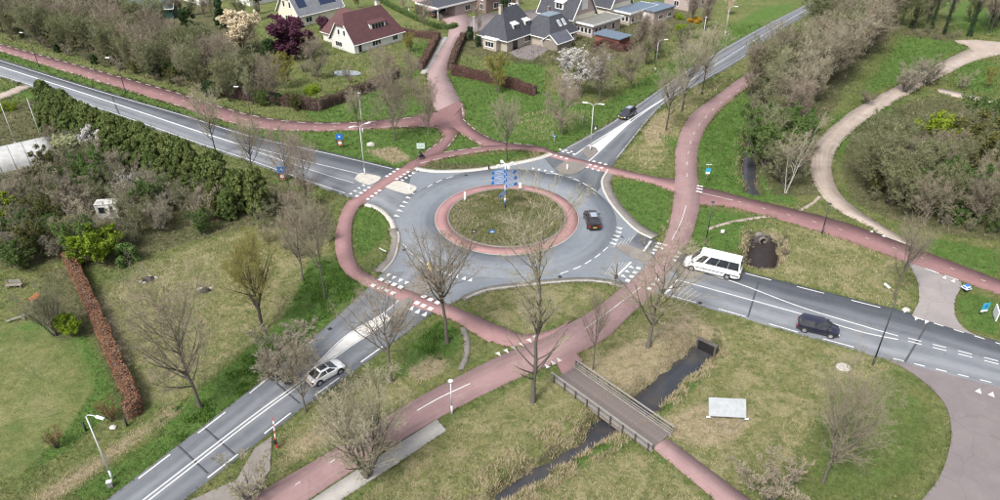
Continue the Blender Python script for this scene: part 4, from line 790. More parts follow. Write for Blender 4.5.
def gen_lump(seed, H, rx, ry, nl, lsize, m, lumps=26, base=0.08, core=True, shape='egg', barkm=None, stemH=0.6, twig=0):
    """evergreen / dense leafy crown: leaf-sized faces in uneven clumps on a crown-shaped shell and through it"""
    rg = np.random.RandomState(seed); T = TM(); L = TM()
    tr = polylines(np.array([[0, 0, -.15]]), np.array([[0, 0, 1.0]]), np.array([H * stemH + .15]), 5, 0, .05, rg); T.tubes(tr, np.array([[.16, .14, .12, .1, .06]]) * H / 7, 6)
    z = rg.uniform(base, .97, lumps)
    prof = {'egg': lambda q: np.sqrt(np.clip(1 - ((q - .42) / .58) ** 2, 0, 1)), 'col': lambda q: np.clip(1 - np.clip(q - .55, 0, 1) ** 1.7 * 3.2, .1, 1), 'cone': lambda q: np.clip(1.02 - q, .03, 1)}[shape]
    a = rg.uniform(0, 2 * np.pi, lumps); rad = prof(z) * rg.uniform(.45, .95, lumps)
    cs = np.stack([np.cos(a) * rad * rx, np.sin(a) * rad * ry, z * H], 1); lr = rg.uniform(.22, .42, lumps) * (rx + ry) / 2 * min(1, (40 / lumps) ** .4)
    w_ = rg.choice(lumps, nl, p=lr ** 2 / (lr ** 2).sum()); dirs = unit(rg.normal(0, 1, (nl, 3))); sh = rg.uniform(.55, 1.05, nl) ** .6
    c = cs[w_] + dirs * (lr[w_] * sh)[:, None] * np.array([1, 1, 1.15]); c[:, 2] = np.clip(c[:, 2], .05, None)
    L.leaves(c, np.full(nl, lsize), rg, dirs * .8 + np.array([0, 0, .25]), upright=shape == 'col')
    if twig:
        k = rg.randint(0, nl, twig); p = c[k] * np.array([.5, .5, .75]); d = unit(c[k] - p); br = polylines(p, d, np.linalg.norm(c[k] - p, axis=1) * 1.12, 3, .05, .05, rg); T.tubes(br, np.full((twig, 3), .02), 3)
    return T.mesh('trunk', barkm or B_DARK, True), L.mesh('crown', m), None

PROTO = {}
def proto(key, meshes): PROTO.setdefault(key, []).append(meshes)
for s_ in (1, 2): proto('tall', gen_tree(s_, 22, .27, low=7, clear=.40, n1=26, a1=(42, 68), l1=.25, up1=.3, bend1=.22, n2=9, n3=8, n4=4, tw=.022, env='top', barkm=B_GREY, twigm=W_TAN, jit=.14))
for s_ in (3, 4, 5): proto('street', gen_tree(s_, 12.5, .17, clear=.25, n1=18, a1=(36, 62), l1=.46, up1=.3, bend1=.25, n2=8, n3=8, n4=4, tw=.019, env='vase', barkm=B_GREY, twigm=W_GREY, jit=.13))
for s_ in (6, 7): proto('streetdark', gen_tree(s_, 12.5, .19, clear=.25, n1=22, a1=(38, 62), l1=.40, up1=.3, bend1=.2, n2=8, n3=8, n4=7, tw=.024, env='oval', barkm=B_DARK, twigm=W_TAN, jit=.13))
for s_ in (8, 9): proto('verge', gen_tree(s_, 11.5, .17, clear=.2, n1=26, a1=(38, 70), l1=.42, up1=.24, bend1=.18, n2=9, n3=8, n4=7, tw=.026, env='round', barkm=B_GREY, twigm=(W_GREY, W_PINK)[s_ - 8], jit=.14))
for s_, tw_ in ((11, W_GREY), (12, W_OLIVE), (13, W_PINK), (14, W_GREY), (15, W_TAN)): proto('wood', gen_tree(s_, 10, .15, stems=1 if s_ % 2 else 3, clear=.16, n1=28, a1=(20, 50), l1=.38, up1=.42, bend1=.2, n2=9, n3=8, n4=5, tw=.038, env='round', barkm=B_DARK, twigm=tw_, jit=.16, spread=.3))
for s_ in (16, 17): proto('woodbud', gen_tree(s_, 9, .14, stems=3, clear=.12, n1=27, a1=(24, 58), l1=.38, up1=.34, bend1=.15, n2=8, n3=8, n4=5, tw=.034, env='round', barkm=B_DARK, twigm=W_OLIVE, leafm_=L_BUD, nleaf=9000, lsize=.065, jit=.16, spread=.3))
for s_, tw_ in ((21, W_TAN), (22, W_GREY), (23, W_OLIVE)): proto('bush', gen_tree(s_, 4.5, .09, stems=6, clear=.08, n1=30, a1=(20, 55), l1=.33, up1=.25, bend1=.1, n2=7, n3=7, n4=4, tw=.028, env='vase', barkm=B_GREY, twigm=tw_, jit=.15, spread=.55))
proto('palebush', gen_tree(24, 4.5, .09, stems=9, clear=.1, n1=45, a1=(18, 50), l1=.38, up1=.3, bend1=.1, n2=8, n3=8, n4=5, tw=.024, env='vase', barkm=B_GREY, twigm=W_PALE, jit=.12, spread=.5))
proto('rustbush', gen_tree(25, 2.2, .05, stems=9, clear=.05, n1=30, a1=(14, 35), l1=.5, up1=.5, bend1=.05, n2=6, n3=5, n4=0, tw=.02, env='vase', barkm=B_DARK, twigm=W_RUST, jit=.08, spread=.45))
for s_ in (26, 27): proto('spread', gen_tree(s_, 10.5, .24, stems=6, clear=.10, n1=48, a1=(24, 55), l1=.40, up1=.35, bend1=.2, n2=9, n3=8, n4=5, tw=.018, env='vase', barkm=B_GREY, twigm=W_TAN if s_ == 26 else W_OLIVE, jit=.13, spread=.42))
for s_ in (28,): proto('field', gen_tree(s_, 14, .22, stems=1, clear=.22, n1=30, a1=(38, 66), l1=.42, up1=.26, bend1=.22, n2=9, n3=8, n4=6, tw=.018, env='round', barkm=B_GREY, twigm=W_GREY, jit=.15))
proto('willow', gen_tree(29, 11.5, .30, clear=.28, n1=26, a1=(38, 66), l1=.44, up1=.26, bend1=.22, n2=9, n3=9, n4=6, tw=.018, env='round', barkm=B_DARK, twigm=W_YEL, leafm_=L_YEL, nleaf=12000, lsize=.05, jit=.15))
proto('yellowtree', gen_tree(30, 8, .15, stems=3, clear=.12, n1=26, a1=(25, 50), l1=.34, up1=.35, bend1=.2, n2=8, n3=8, n4=4, tw=.03, env='round', barkm=B_GREY, twigm=W_YEL, leafm_=L_YEL, nleaf=14000, lsize=.07, jit=.13, spread=.3))
proto('birch', gen_tree(31, 11, .13, stems=3, clear=.3, n1=20, a1=(25, 50), l1=.28, up1=.1, bend1=-.05, n2=8, n3=7, n4=5, tw=.03, env='oval', barkm=B_PALE, twigm=W_TAN, jit=.13, spread=.22))
proto('white', gen_tree(32, 8.5, .16, stems=2, clear=.16, n1=24, a1=(30, 58), l1=.36, up1=.28, n2=8, n3=7, n4=4, tw=.03, env='round', barkm=B_DARK, twigm=W_GREY, leafm_=L_BLOS, nleaf=12000, lsize=.12, spread=.25)); proto('white', gen_tree(33, 5, .10, stems=3, clear=.2, n1=20, a1=(20, 42), l1=.4, up1=.4, n2=6, n3=6, n4=3, tw=.02, env='vase', barkm=B_GREY, twigm=W_PALE, leafm_=L_BLOS, nleaf=9000, lsize=.10, spread=.4))
proto('cream', gen_tree(34, 4.4, .10, stems=4, clear=.1, n1=24, a1=(30, 58), l1=.36, up1=.25, n2=7, n3=7, n4=3, tw=.02, env='round', barkm=B_GREY, twigm=W_OLIVE, leafm_=L_CREAM, nleaf=7500, lsize=.085, spread=.4))
proto('magnolia', gen_tree(35, 8, .15, stems=3, clear=.1, n1=26, a1=(30, 58), l1=.36, up1=.28, n2=8, n3=7, n4=3, tw=.03, env='round', barkm=B_GREY, twigm=W_GREY, leafm_=leafm('blossom_ivory', (0.66, 0.58, 0.40), (0.58, 0.48, 0.36), .04), nleaf=11000, lsize=.19, spread=.3))
proto('purple', gen_tree(36, 8.5, .18, stems=3, clear=.08, n1=28, a1=(30, 60), l1=.36, up1=.28, n2=8, n3=7, n4=4, tw=.03, env='round', barkm=B_DARK, twigm=bark('twigs_purple', (.10, .035, .05), (.07, .025, .04)), leafm_=L_PURP, nleaf=17000, lsize=.22, spread=.3))
for s_ in (37, 38): proto('leafy', gen_tree(s_, 5, .10, stems=5, clear=.05, n1=28, a1=(25, 58), l1=.34, up1=.2, n2=7, n3=7, n4=3, tw=.025, env='round', barkm=B_GREY, twigm=W_OLIVE, leafm_=(L_GREEN, L_OLIVE)[s_ - 37], nleaf=9000, lsize=.095, spread=.5))
proto('lime', gen_tree(39, 4.2, .09, stems=5, clear=.04, n1=30, a1=(25, 60), l1=.34, up1=.2, n2=7, n3=7, n4=3, tw=.02, env='round', barkm=B_GREY, twigm=W_YEL, leafm_=L_LIME, nleaf=14000, lsize=.10, spread=.5))
for s_ in (41, 42, 43): proto('conifer', gen_lump(s_, 7.0, 1.6, 1.6, 9000, .19, (leafm('leaf_cypress', (0.150, 0.205, 0.062), (0.095, 0.135, 0.042)), leafm('leaf_cypress', (0.162, 0.208, 0.066), (0.104, 0.138, 0.044)), leafm('leaf_cypress', (0.172, 0.208, 0.068), (0.108, 0.138, 0.046)))[s_ - 41], lumps=150, shape='col'))
proto('yew', gen_lump(44, 5, 1.7, 1.7, 4800, .15, L_DARK, lumps=30, shape='egg')); proto('fir', gen_lump(45, 9, 1.9, 1.9, 5200, .2, L_DARK, lumps=44, shape='cone', stemH=.95))
proto('evergreen', gen_lump(46, 3.2, 1.6, 1.6, 4200, .14, L_GREEN, lumps=26, shape='egg')); proto('rustshrub', gen_lump(47, 2.2, 1.3, 1.3, 2600, .11, L_RUST, lumps=20)); proto('orangeshrub', gen_lump(48, 1.2, 1.6, 1.0, 1800, .10, L_ORANGE, lumps=18)); proto('limeshrub', gen_lump(49, 1.1, 2.2, 1.2, 2200, .10, L_LIME, lumps=20)); proto('redshrub', gen_lump(50, 3.2, 1.7, 1.7, 3200, .13, L_PURP, lumps=22))
# ivy-clad trunk
tm, cr, _ = gen_tree(51, 15, .24, clear=.45, n1=16, a1=(30, 55), l1=.28, n2=8, n3=7, n4=4, tw=.045, env='round', barkm=B_DARK, twigm=W_GREY)
rg_ = np.random.RandomState(52); ivy = TM(); n_ = 5200; a = rg_.uniform(0, 2 * np.pi, n_); zz = rg_.uniform(0, 11.5, n_); rad = (0.75 - zz * .035) * rg_.uniform(.15, 1.25, n_) * (.75 + .5 * np.abs(np.sin(a * 1.5 + zz * .9))) * (0.9 + .12 * np.sin(zz * 1.7)); ivy.leaves(np.stack([np.cos(a) * rad, np.sin(a) * rad, zz], 1), np.full(n_, .15), rg_)
proto('ivy', (tm, cr, ivy.mesh('ivy', L_IVY)))

trng = random.Random(11)
def tree(kind, px=None, h=None, label='', cat='tree', name=None, group=None, xy=None, var=None, sxy=1.0, rz=None, z=0.0):
    tm, cr, lf = PROTO[kind][(var if var is not None else trng.randrange(99)) % len(PROTO[kind])]
    x, y = P(*px) if xy is None else xy
    H0 = max(max(v.co.z for v in tm.vertices), 0.1) if tm.name not in HC else HC[tm.name]; HC[tm.name] = H0
    Hc = HC.get(cr.name)
    if Hc is None: a = np.zeros(len(cr.vertices) * 3, np.float32); cr.vertices.foreach_get('co', a); Hc = HC[cr.name] = float(np.percentile(a[2::3], 99.5))
    s_ = (h / Hc) if h else 1.0
    o = thing(name or 'bare_tree', label, cat, (x, y, gz(x, y) + z), rz if rz is not None else trng.uniform(0, 6.28), group)
    o.scale = (s_ * sxy, s_ * sxy, s_)
    link('trunk', tm, o); c_ = link('crown', cr, o)
    if lf: link('ivy' if kind == 'ivy' else ('blossom' if kind in ('white', 'cream', 'magnolia') else 'leaves'), lf, o)
    return o
HC = {}
KEEP = [PA([(94, 206), (125, 206), (127, 244), (92, 244)]), PA([(-20, 128), (56, 124), (56, 176), (-20, 200)])]
def scatter(px_poly, n, dmin, avoid=()):
    w_ = PA(px_poly); pts = []; tries = 0
    while len(pts) < n and tries < 6000:
        tries += 1; x = trng.uniform(w_[:, 0].min(), w_[:, 0].max()); y = trng.uniform(w_[:, 1].min(), w_[:, 1].max())
        if not pnpoly(np.array([x]), np.array([y]), w_)[0] or is_paved(np.array([x]), np.array([y]))[0]: continue
        if any(pnpoly(np.array([x]), np.array([y]), k_)[0] for k_ in KEEP): continue
        if all((x - a) ** 2 + (y - b) ** 2 > dmin ** 2 for a, b in pts): pts.append((x, y))
    return pts
# ---- single trees along roads and paths
tree('tall', (533, 401), 24.5, 'tall bare tree with low forked limbs beside the footbridge and path junction', var=0, rz=.4, sxy=.85)
tree('street', (447, 342), 14.6, 'slim bare vase-shaped tree beside the southwest crossing, in front of the island', var=0, rz=2.0, sxy=1.12)
tree('street', (391, 381), 13.0, 'bare tree between southwest road and cycle path, up the road from the white car', var=1, sxy=1.1)
tree('street', (306, 411), 9.0, 'dark bare tree standing just behind the white car', var=2)
tree('spread', (367, 475), 11.2, 'large spreading many-stemmed bare tree beside the concrete strip', var=0, sxy=1.0)
tree('street', (593, 369), 10.5, 'thin straight bare tree between cycle path and footbridge', var=1, sxy=.55)
tree('street', (648, 346), 14.8, 'bare wide-branched tree at the southeast crossing near the white van', var=2, sxy=1.35, rz=1)
tree('field', (823, 482), 14.0, 'bare upright-branched tree on the grass inside the brick driveway bend', var=0, sxy=.8)
tree('street', (894, 299), 11.5, 'slim leaning bare tree between the blue car road and the red path at right', var=0, sxy=.7)
tree('field', (200, 407), 16.0, 'bare round-crowned tree on the verge near the beech hedge end', var=0, sxy=.95)
tree('willow', (263, 329), 12.5, 'yellow-green budding tree with dark trunk in the dry field', name='willow_tree', sxy=.95)
tree('street', (325, 298), 14.5, 'tall slender bare tree beside the west cycle path bend', var=1, sxy=.65)
tree('street', (303, 280), 13.0, 'bare slender tree in the thicket left of the west cycle path', var=2, sxy=.7)
tree('streetdark', (217, 156), 12.0, 'dark bare roadside tree beyond the conifer row, nearer the left edge', var=0, sxy=.8)
tree('streetdark', (254, 184), 11.5, 'dark bare roadside tree at the end of the conifer row', var=1, sxy=.75)
tree('verge', (290, 192), 11.0, 'grey-brown bare tree beside the blue and white entry sign on the road edge', var=0, sxy=.7)
tree('verge', (308, 205), 11.5, 'grey-brown bare tree near the northwest splitter island, right of the entry sign', var=1, sxy=.7)
tree('streetdark', (359, 132), 8.5, 'small dark bare tree at the cycle path edge beside the white lamp', var=1, sxy=.7)
tree('verge', (395, 140), 12.5, 'broad bare tree on the green triangle below the red roofed house', var=0, sxy=.9)
tree('verge', (429, 135), 10.5, 'bare tree at the left corner of the red path junction', var=1, sxy=.75)
tree('streetdark', (507, 160), 11.0, 'bare tree on the grass strip right behind the direction sign', var=0, sxy=.75)
tree('verge', (562, 134), 11.0, 'pinkish grey bare tree on the green above the northeast crossing', var=1, sxy=1.05)
tree('verge', (599, 101), 10.8, 'broad bare tree left of the black car, nearest the white blossom', var=0, sxy=1.0)
tree('verge', (631, 89), 9.5, 'bare tree on the green beside the northeast road, behind the black car', var=1, sxy=.95)
tree('streetdark', (666, 130), 11.5, 'bare tree between northeast road and cycle path, closest to the crossing', var=0, sxy=1.0)
tree('streetdark', (682, 110), 14.0, 'tall bare tree between northeast road and cycle path, middle of three', var=1, sxy=.95)
tree('streetdark', (702, 94), 14.0, 'tall bare tree between northeast road and cycle path, farthest of three', var=0, sxy=.95)
tree('white', (580, 97), 9.5, 'white blossoming tree on the green beside the garden sheds', name='blossom_tree', var=0, sxy=1.25)
tree('birch', (786, 192), 12.0, 'pale stemmed birch leaning at the edge of the right wood by the ditch', name='birch_tree', sxy=.9)
tree('palebush', (288, 382), 7.0, 'pale straw-coloured twiggy bush on the left edge of the southwest road', cat='bush', name='bare_bush', sxy=1.15)
tree('bush', (250, 500), 4.5, 'brown twiggy bush at the bottom edge by the gravel layby', cat='bush', name='bare_bush', var=0)
tree('bush', (770, 500), 5.0, 'tan twiggy bush at the bottom edge below the sign board', cat='bush', name='bare_bush', var=1, sxy=1.4)
tree('rustbush', (57, 447), 2.3, 'small rust-brown twiggy shrub on the lawn at lower left', cat='shrub', name='bare_shrub')
tree('rustbush', (112, 420), 2.6, 'rust-brown twiggy shrub at the foot of the beech hedge', cat='shrub', name='bare_shrub', sxy=1.1)
# ---- gardens
tree('purple', (288, 56), 8.6, 'dark purple leaved tree between the two houses', name='plum_tree', sxy=1.75)
tree('magnolia', (243, 50), 9.0, 'ivory and white blossoming tree left of the purple tree', name='blossom_tree', sxy=1.35)
tree('redshrub', (325, 30), 3.6, 'dark red shrub at the back of the red roofed house', cat='shrub', name='red_shrub')
tree('yellowtree', (285, 88), 7.5, 'yellow-green tree below the purple tree', name='budding_tree', sxy=.9)
tree('verge', (272, 104), 10.0, 'broad bare tree in the garden corner behind the brown hedge', var=0)
tree('verge', (318, 80), 9.5, 'bare tree in front of the red roofed house by the pond', var=1)
tree('yellowtree', (410, 52), 4.5, 'yellow-green shrubby tree at the right end of the red roofed house', name='budding_tree', sxy=1.0)
tree('yellowtree', (498, 92), 8.0, 'yellow-green budding tree by the hedge of the dark roofed house', name='budding_tree', sxy=.85)
tree('verge', (385, 100), 11.0, 'bare tree on the inside corner of the brown garden hedge', var=0, sxy=.8)
tree('verge', (412, 95), 9.0, 'bare tree between brown hedge and street pavement', var=1, sxy=.75)
tree('yew', (270, 62), 5.2, 'dark evergreen shrub below the ivory blossom tree', name='evergreen_shrub', cat='shrub')
tree('evergreen', (380, 84), 2.0, 'small round dark green bush by the garden pond', name='evergreen_shrub', cat='shrub', sxy=.6)
tree('limeshrub', (312, 92), 1.6, 'low yellow-green shrub behind the brown hedge corner', name='leafy_shrub', cat='shrub', sxy=1.1)
tree('fir', (258, 14), 9.0, 'slim dark conifer left of the slate roofed house', name='conifer_tree', sxy=.45)
tree('fir', (222, 28), 8.5, 'broad dark green conifer behind the ivory blossom tree', name='conifer_tree', sxy=1.0)
tree('yew', (188, 26), 4.6, 'wide dark green bush at upper left in front of the red roof', name='evergreen_shrub', cat='shrub', sxy=1.3)
tree('leafy', (112, 20), 6.0, 'olive green leafy shrub at the top beside the dark green barn roof', name='leafy_shrub', cat='shrub', var=1)
tree('rustshrub', (118, 24), 2.4, 'orange brown shrub at the top near the dark green barn roof', name='rust_shrub', cat='shrub', sxy=.8)
tree('limeshrub', (166, 12), 3.0, 'bright yellow-green shrub right of the dark green barn roof', name='leafy_shrub', cat='shrub', sxy=.8)
tree('yew', (478, 46), 2.6, 'dark clipped bush left of the dark roofed house', name='evergreen_shrub', cat='shrub', sxy=.8)
tree('yew', (470, 40), 3.4, 'dark evergreen shrub by the street corner lamp', name='evergreen_shrub', cat='shrub', sxy=.8)
tree('yew', (504, 14), 5.0, 'dark evergreen behind the chimney of the dark hipped house', name='evergreen_shrub', cat='shrub', sxy=.7)
tree('verge', (425, 32), 8.5, 'bare street tree at the hedge corner across from the carport', var=0, sxy=.7)
tree('verge', (478, 34), 8.0, 'bare street tree left of the dark hipped house', var=1, sxy=.55)
tree('yellowtree', (358, 8), 5.5, 'brownish bare shrub behind the red roof ridge', name='budding_tree', sxy=.8)
for i, (px, lab) in enumerate((((705, 30), 'reddish brown bare tree at the far end of the gardens'), ((692, 22), 'reddish brown bare tree beside the orange shrub bed'), ((655, 60), 'bare tree over the garden edge, near the carport roof'), ((640, 52), 'bare tree behind the pale flat roofed garage'))): tree('wood', px, 9.5, lab, var=2, sxy=1.0)
tree('magnolia', (728, 14), 5.0, 'small cream blossoming tree at the far road verge', name='blossom_tree', sxy=.7)
tree('orangeshrub', (695, 22), 1.3, 'low orange flowering shrub bed by the far garden', name='flowering_shrub', cat='shrub', sxy=1.5)
tree('limeshrub', (684, 29), 1.3, 'low bright green clipped hedge by the orange shrubs', name='leafy_shrub', cat='shrub', sxy=1.6)
tree('limeshrub', (679, 18), 1.3, 'low bright green hedge in front of the far brick house', name='leafy_shrub', cat='shrub', sxy=1.3)
tree('lime', (100, 262), 5.0, 'bright lime green round bush at the top of the beech hedge', name='leafy_shrub', cat='bush', sxy=1.15)
tree('evergreen', (128, 262), 3.0, 'dark green undergrowth bush right of the lime green bush', name='leafy_shrub', cat='bush', sxy=1.2)
tree('lime', (72, 335), 2.6, 'small lime green bush beside the beech hedge in the left garden', name='leafy_shrub', cat='bush', sxy=.9)
tree('leafy', (205, 232), 3.4, 'green leafy bush at the field edge below the conifers', name='leafy_shrub', cat='bush', var=0)
tree('lime', (2, 222), 4.5, 'yellow-green bush at the left picture edge', name='leafy_shrub', cat='bush', sxy=1.0)
tree('leafy', (20, 268), 4.0, 'dark leafy bush at the left edge above the garden bench', name='leafy_shrub', cat='bush', var=0, sxy=1.2)
tree('leafy', (58, 186), 3.4, 'green leafy bush right of the plastic tunnel', name='leafy_shrub', cat='bush', var=0)
tree('cream', (72, 163), 5.2, 'cream green blossoming shrub left of the white blossom', name='blossom_shrub', cat='shrub', sxy=1.1)
tree('white', (95, 160), 5.6, 'pure white blossoming small tree in front of the conifer row', name='blossom_tree', var=1, sxy=.9)
tree('white', (132, 200), 4.0, 'thin white flowering shrub above the white hut', name='blossom_shrub', cat='shrub', var=1, sxy=.6)
tree('limeshrub', (8, 110), 1.8, 'small lime shrub at the left edge below the gravel drive', name='leafy_shrub', cat='shrub', sxy=.7)
tree('lime', (935, 165), 8.5, 'bright lime green leafing tree in the right thicket', name='budding_tree', sxy=1.0)
tree('spread', (55, 335), 7.5, 'pale twiggy tree beside the beech hedge in the left garden', var=1, sxy=.7)
tree('bush', (52, 325), 4.0, 'brown thicket bush left of the beech hedge', cat='bush', name='bare_bush', var=0, sxy=1.0)
# ivy trees at the upper right
for px, lab, s_ in (((912, 28), 'dark ivy covered trunk at the left end of the ivy tree row', .9), ((931, 29), 'ivy covered tree second from the left of the row by the sandy yard', .6), ((944, 34), 'slim ivy covered tree in the middle of the row by the sandy yard', .6), ((969, 36), 'thick ivy covered tree right of the middle of the row by the sandy yard', .9)): tree('ivy', px, 16, lab, name='ivy_tree', sxy=s_)
tree('streetdark', (985, 34), 14, 'bare dark tree right of the ivy trees by the sandy yard', var=0, sxy=.7); tree('streetdark', (990, 33), 14, 'leaning bare dark tree at the right end of the ivy tree row', var=1, sxy=.7)
tree('palebush', (925, 84), 6.0, 'pale grey twiggy tree over the dirt track', name='bare_tree', sxy=1.2); tree('palebush', (905, 92), 6.0, 'pale grey twiggy tree on the left of the dirt track', name='bare_tree', sxy=1.1)
tree('bush', (962, 88), 4.0, 'brown twiggy bush beside the small lawn at upper right', cat='bush', name='bare_bush', var=0); tree('yellowtree', (986, 88), 4.5, 'light green small tree on the lawn at upper right', name='budding_tree', sxy=.7)
tree('bush', (866, 104), 3.4, 'grey twiggy bush beside the dirt track bend', cat='bush', name='bare_bush', var=1, sxy=1.2)
# ---- woods and thickets
TONES = {'palebush': ('pale',), 'streetdark': ('dark',), 'wood': ('grey', 'olive', 'pinkish', 'grey', 'tan'), 'woodbud': ('budding', 'budding'), 'verge': ('grey', 'pinkish'), 'bush': ('tan', 'grey', 'olive'), 'leafy': ('green leafed', 'olive leafed'), 'spread': ('tan', 'olive'), 'yew': ('dark evergreen',), 'evergreen': ('green leafed',)}
def wood(px_poly, n, dmin, kinds, noun, place, hr=(7, 10), name='bare_tree', cat='tree', sxy=(.85, 1.15)):
    pts = scatter(px_poly, n, dmin); A = np.array(pts); x0, x1 = A[:, 0].min(), A[:, 0].max(); y0, y1 = A[:, 1].min(), A[:, 1].max()
    for xy in pts:
        k = trng.choice(kinds); v = trng.randrange(len(PROTO[k])); h = trng.uniform(*hr); q = (h - hr[0]) / (hr[1] - hr[0])
        size = 'low' if q < .33 else ('tall' if q > .67 else 'middling'); tx = (xy[0] - x0) / (x1 - x0 + 1e-6); ty = (xy[1] - y0) / (y1 - y0 + 1e-6)
        where = ('front' if ty < .4 else ('back' if ty > .7 else 'middle')) + ' ' + ('left' if tx < .34 else ('right' if tx > .66 else 'centre'))
        tree(k, None, h, '%s %s %s, %s of %s' % (size, TONES[k][v % len(TONES[k])], noun, where, place), cat, name, place + ' plants', xy=xy, sxy=trng.uniform(*sxy), var=v)
wood([(-60, 10), (-20, 30), (60, 54), (130, 74), (200, 93), (262, 110), (255, 85), (200, 55), (120, 30), (0, 0)], 72, 3.0, ['wood', 'wood', 'woodbud', 'woodbud', 'verge'], 'bare tree', 'wood above northwest path', (7.5, 10.5))
wood([(-60, -22), (0, -12), (100, 8), (190, 32), (180, 42), (100, 25), (0, 0), (-60, 0)], 30, 3.8, ['wood', 'woodbud', 'woodbud'], 'bare tree', 'rear rows of upper left wood', (7, 9.5))
wood([(0, 30), (60, 54), (130, 74), (215, 98), (300, 112), (270, 98), (200, 80), (100, 50)], 46, 2.2, ['leafy', 'yew', 'bush', 'bush', 'bush'], 'shrub', 'undergrowth along northwest path', (2.0, 3.6), 'shrub', 'shrub')
wood([(200, 50), (262, 72), (262, 92), (215, 76)], 7, 4.0, ['wood', 'woodbud'], 'bare tree', 'thicket left of the hedged garden', (4.5, 6))
wood([(160, 8), (262, 18), (255, 24), (170, 18)], 8, 4.0, ['wood', 'woodbud'], 'garden tree', 'gardens below the orange roofs', (4.5, 6.5))
wood([(745, 95), (790, 50), (842, 8), (880, -8), (905, -4), (888, 30), (858, 66), (822, 102), (800, 128), (770, 118)], 60, 3.4, ['wood', 'wood', 'wood', 'woodbud', 'streetdark'], 'bare tree', 'dense wood along northeast path', (9.5, 14))
wood([(758, 115), (796, 118), (798, 150), (796, 182), (772, 190), (760, 160)], 20, 2.6, ['wood', 'woodbud', 'bush', 'leafy'], 'bare sapling', 'ditch end of the right wood', (6, 9.5))
wood([(858, 182), (866, 166), (905, 152), (960, 148), (1030, 148), (1060, 180), (1060, 235), (1000, 236), (930, 228), (885, 208), (860, 190)], 56, 2.7, ['woodbud', 'woodbud', 'woodbud', 'verge', 'wood', 'leafy'], 'tangled tree', 'right thicket beside the dirt track', (6.5, 10.5))
wood([(868, 200), (900, 212), (1000, 240), (1000, 228), (900, 196), (868, 180)], 20, 2.2, ['leafy', 'evergreen', 'bush'], 'low bush', 'front edge of the right thicket', (2.0, 3.2), 'shrub', 'shrub')
wood([(0, 165), (60, 150), (150, 190), (235, 205), (240, 220), (160, 235), (110, 256), (60, 262), (0, 266)], 100, 1.9, ['bush', 'bush', 'bush', 'palebush', 'woodbud', 'spread', 'leafy'], 'twiggy bush', 'thicket round the white hut', (3.2, 5.6), 'bare_bush', 'bush')
wood([(50, 110), (70, 108), (75, 140), (45, 150), (25, 130)], 6, 2.5, ['bush'], 'twiggy bush', 'scrub left of the conifer row', (3, 4.5), 'bare_bush', 'bush')
wood([(258, 195), (300, 205), (335, 225), (330, 255), (285, 262), (262, 235)], 12, 2.4, ['bush', 'bush', 'spread'], 'twiggy bush', 'thicket left of the west cycle path', (2.5, 4.5), 'bare_bush', 'bush')
wood([(300, 70), (345, 60), (380, 75), (400, 95), (330, 95)], 6, 4.0, ['bush'], 'garden bush', 'garden inside the brown hedge', (2, 3.5), 'bare_bush', 'bush')
wood([(580, 62), (640, 52), (690, 36), (680, 60), (640, 78), (600, 88)], 9, 3.5, ['bush', 'woodbud'], 'shrub', 'garden backs above the green', (3, 5.5), 'bare_bush', 'bush')
wood([(545, 50), (580, 55), (575, 80), (550, 90)], 5, 3.0, ['bush'], 'twiggy shrub', 'border between lawn and white blossom', (2.5, 4), 'bare_bush', 'bush')
wood([(620, 30), (655, 28), (665, 40), (630, 45)], 5, 2.5, ['bush'], 'shrub', 'garden behind the carport roof', (2, 3.5), 'bare_bush', 'bush')
wood([(370, 0), (420, 12), (455, 26), (440, 24), (400, 8), (360, -10)], 7, 3.5, ['bush', 'leafy', 'verge'], 'shrub', 'green across the top street', (2.5, 4), 'bare_bush', 'bush')
wood([(742, 236), (750, 230), (782, 228), (790, 240), (784, 262), (778, 236), (755, 236), (748, 262)], 9, 1.3, ['bush'], 'scrubby bush', 'rim of the dark pit', (1.0, 1.7), 'bare_bush', 'bush')
wood([(898, 22), (925, 14), (1000, 18), (1040, 24), (1040, 30), (990, 30), (940, 26), (905, 30)], 12, 4.0, ['wood', 'streetdark', 'woodbud'], 'bare tree', 'row behind the sandy yard', (9, 13))
wood([(900, 30), (955, 32), (975, 39), (940, 40), (905, 36)], 7, 3.0, ['bush'], 'brown bush', 'litter strip under the ivy trees', (1.2, 2.2), 'bare_bush', 'bush')
# conifer row
A_, B_ = P(50, 118), P(258, 214); nC = 27
for i in range(nC):
    t = i / (nC - 1); xy = A_ * (1 - t) + B_ * t + np.array([trng.uniform(-.4, .4), trng.uniform(-.4, .4)])
    lab = 'olive green conifer in the dense clipped row along the northwest road'
    grp = 'conifer row along the northwest road'
    if i == 0: lab, grp = 'olive conifer at the far left end of the row along the northwest road', None
    if i == nC - 1: lab, grp = 'olive conifer at the near right end of the row along the northwest road', None
    tree('conifer', None, trng.uniform(5.9, 7.2), lab, 'conifer', 'conifer_tree', grp, xy=xy, sxy=trng.uniform(1.0, 1.2), var=i)
xy_rows = [(A_ * (1 - t) + B_ * t + np.array([-2.6, -2.0])) for t in np.linspace(.10, .98, 18)]
for xy in xy_rows: tree('conifer', None, trng.uniform(4.2, 5.6), 'lower conifer on the garden side of the row along the northwest road', 'conifer', 'conifer_tree', 'garden side of the conifer row', xy=xy, sxy=trng.uniform(1.0, 1.25))

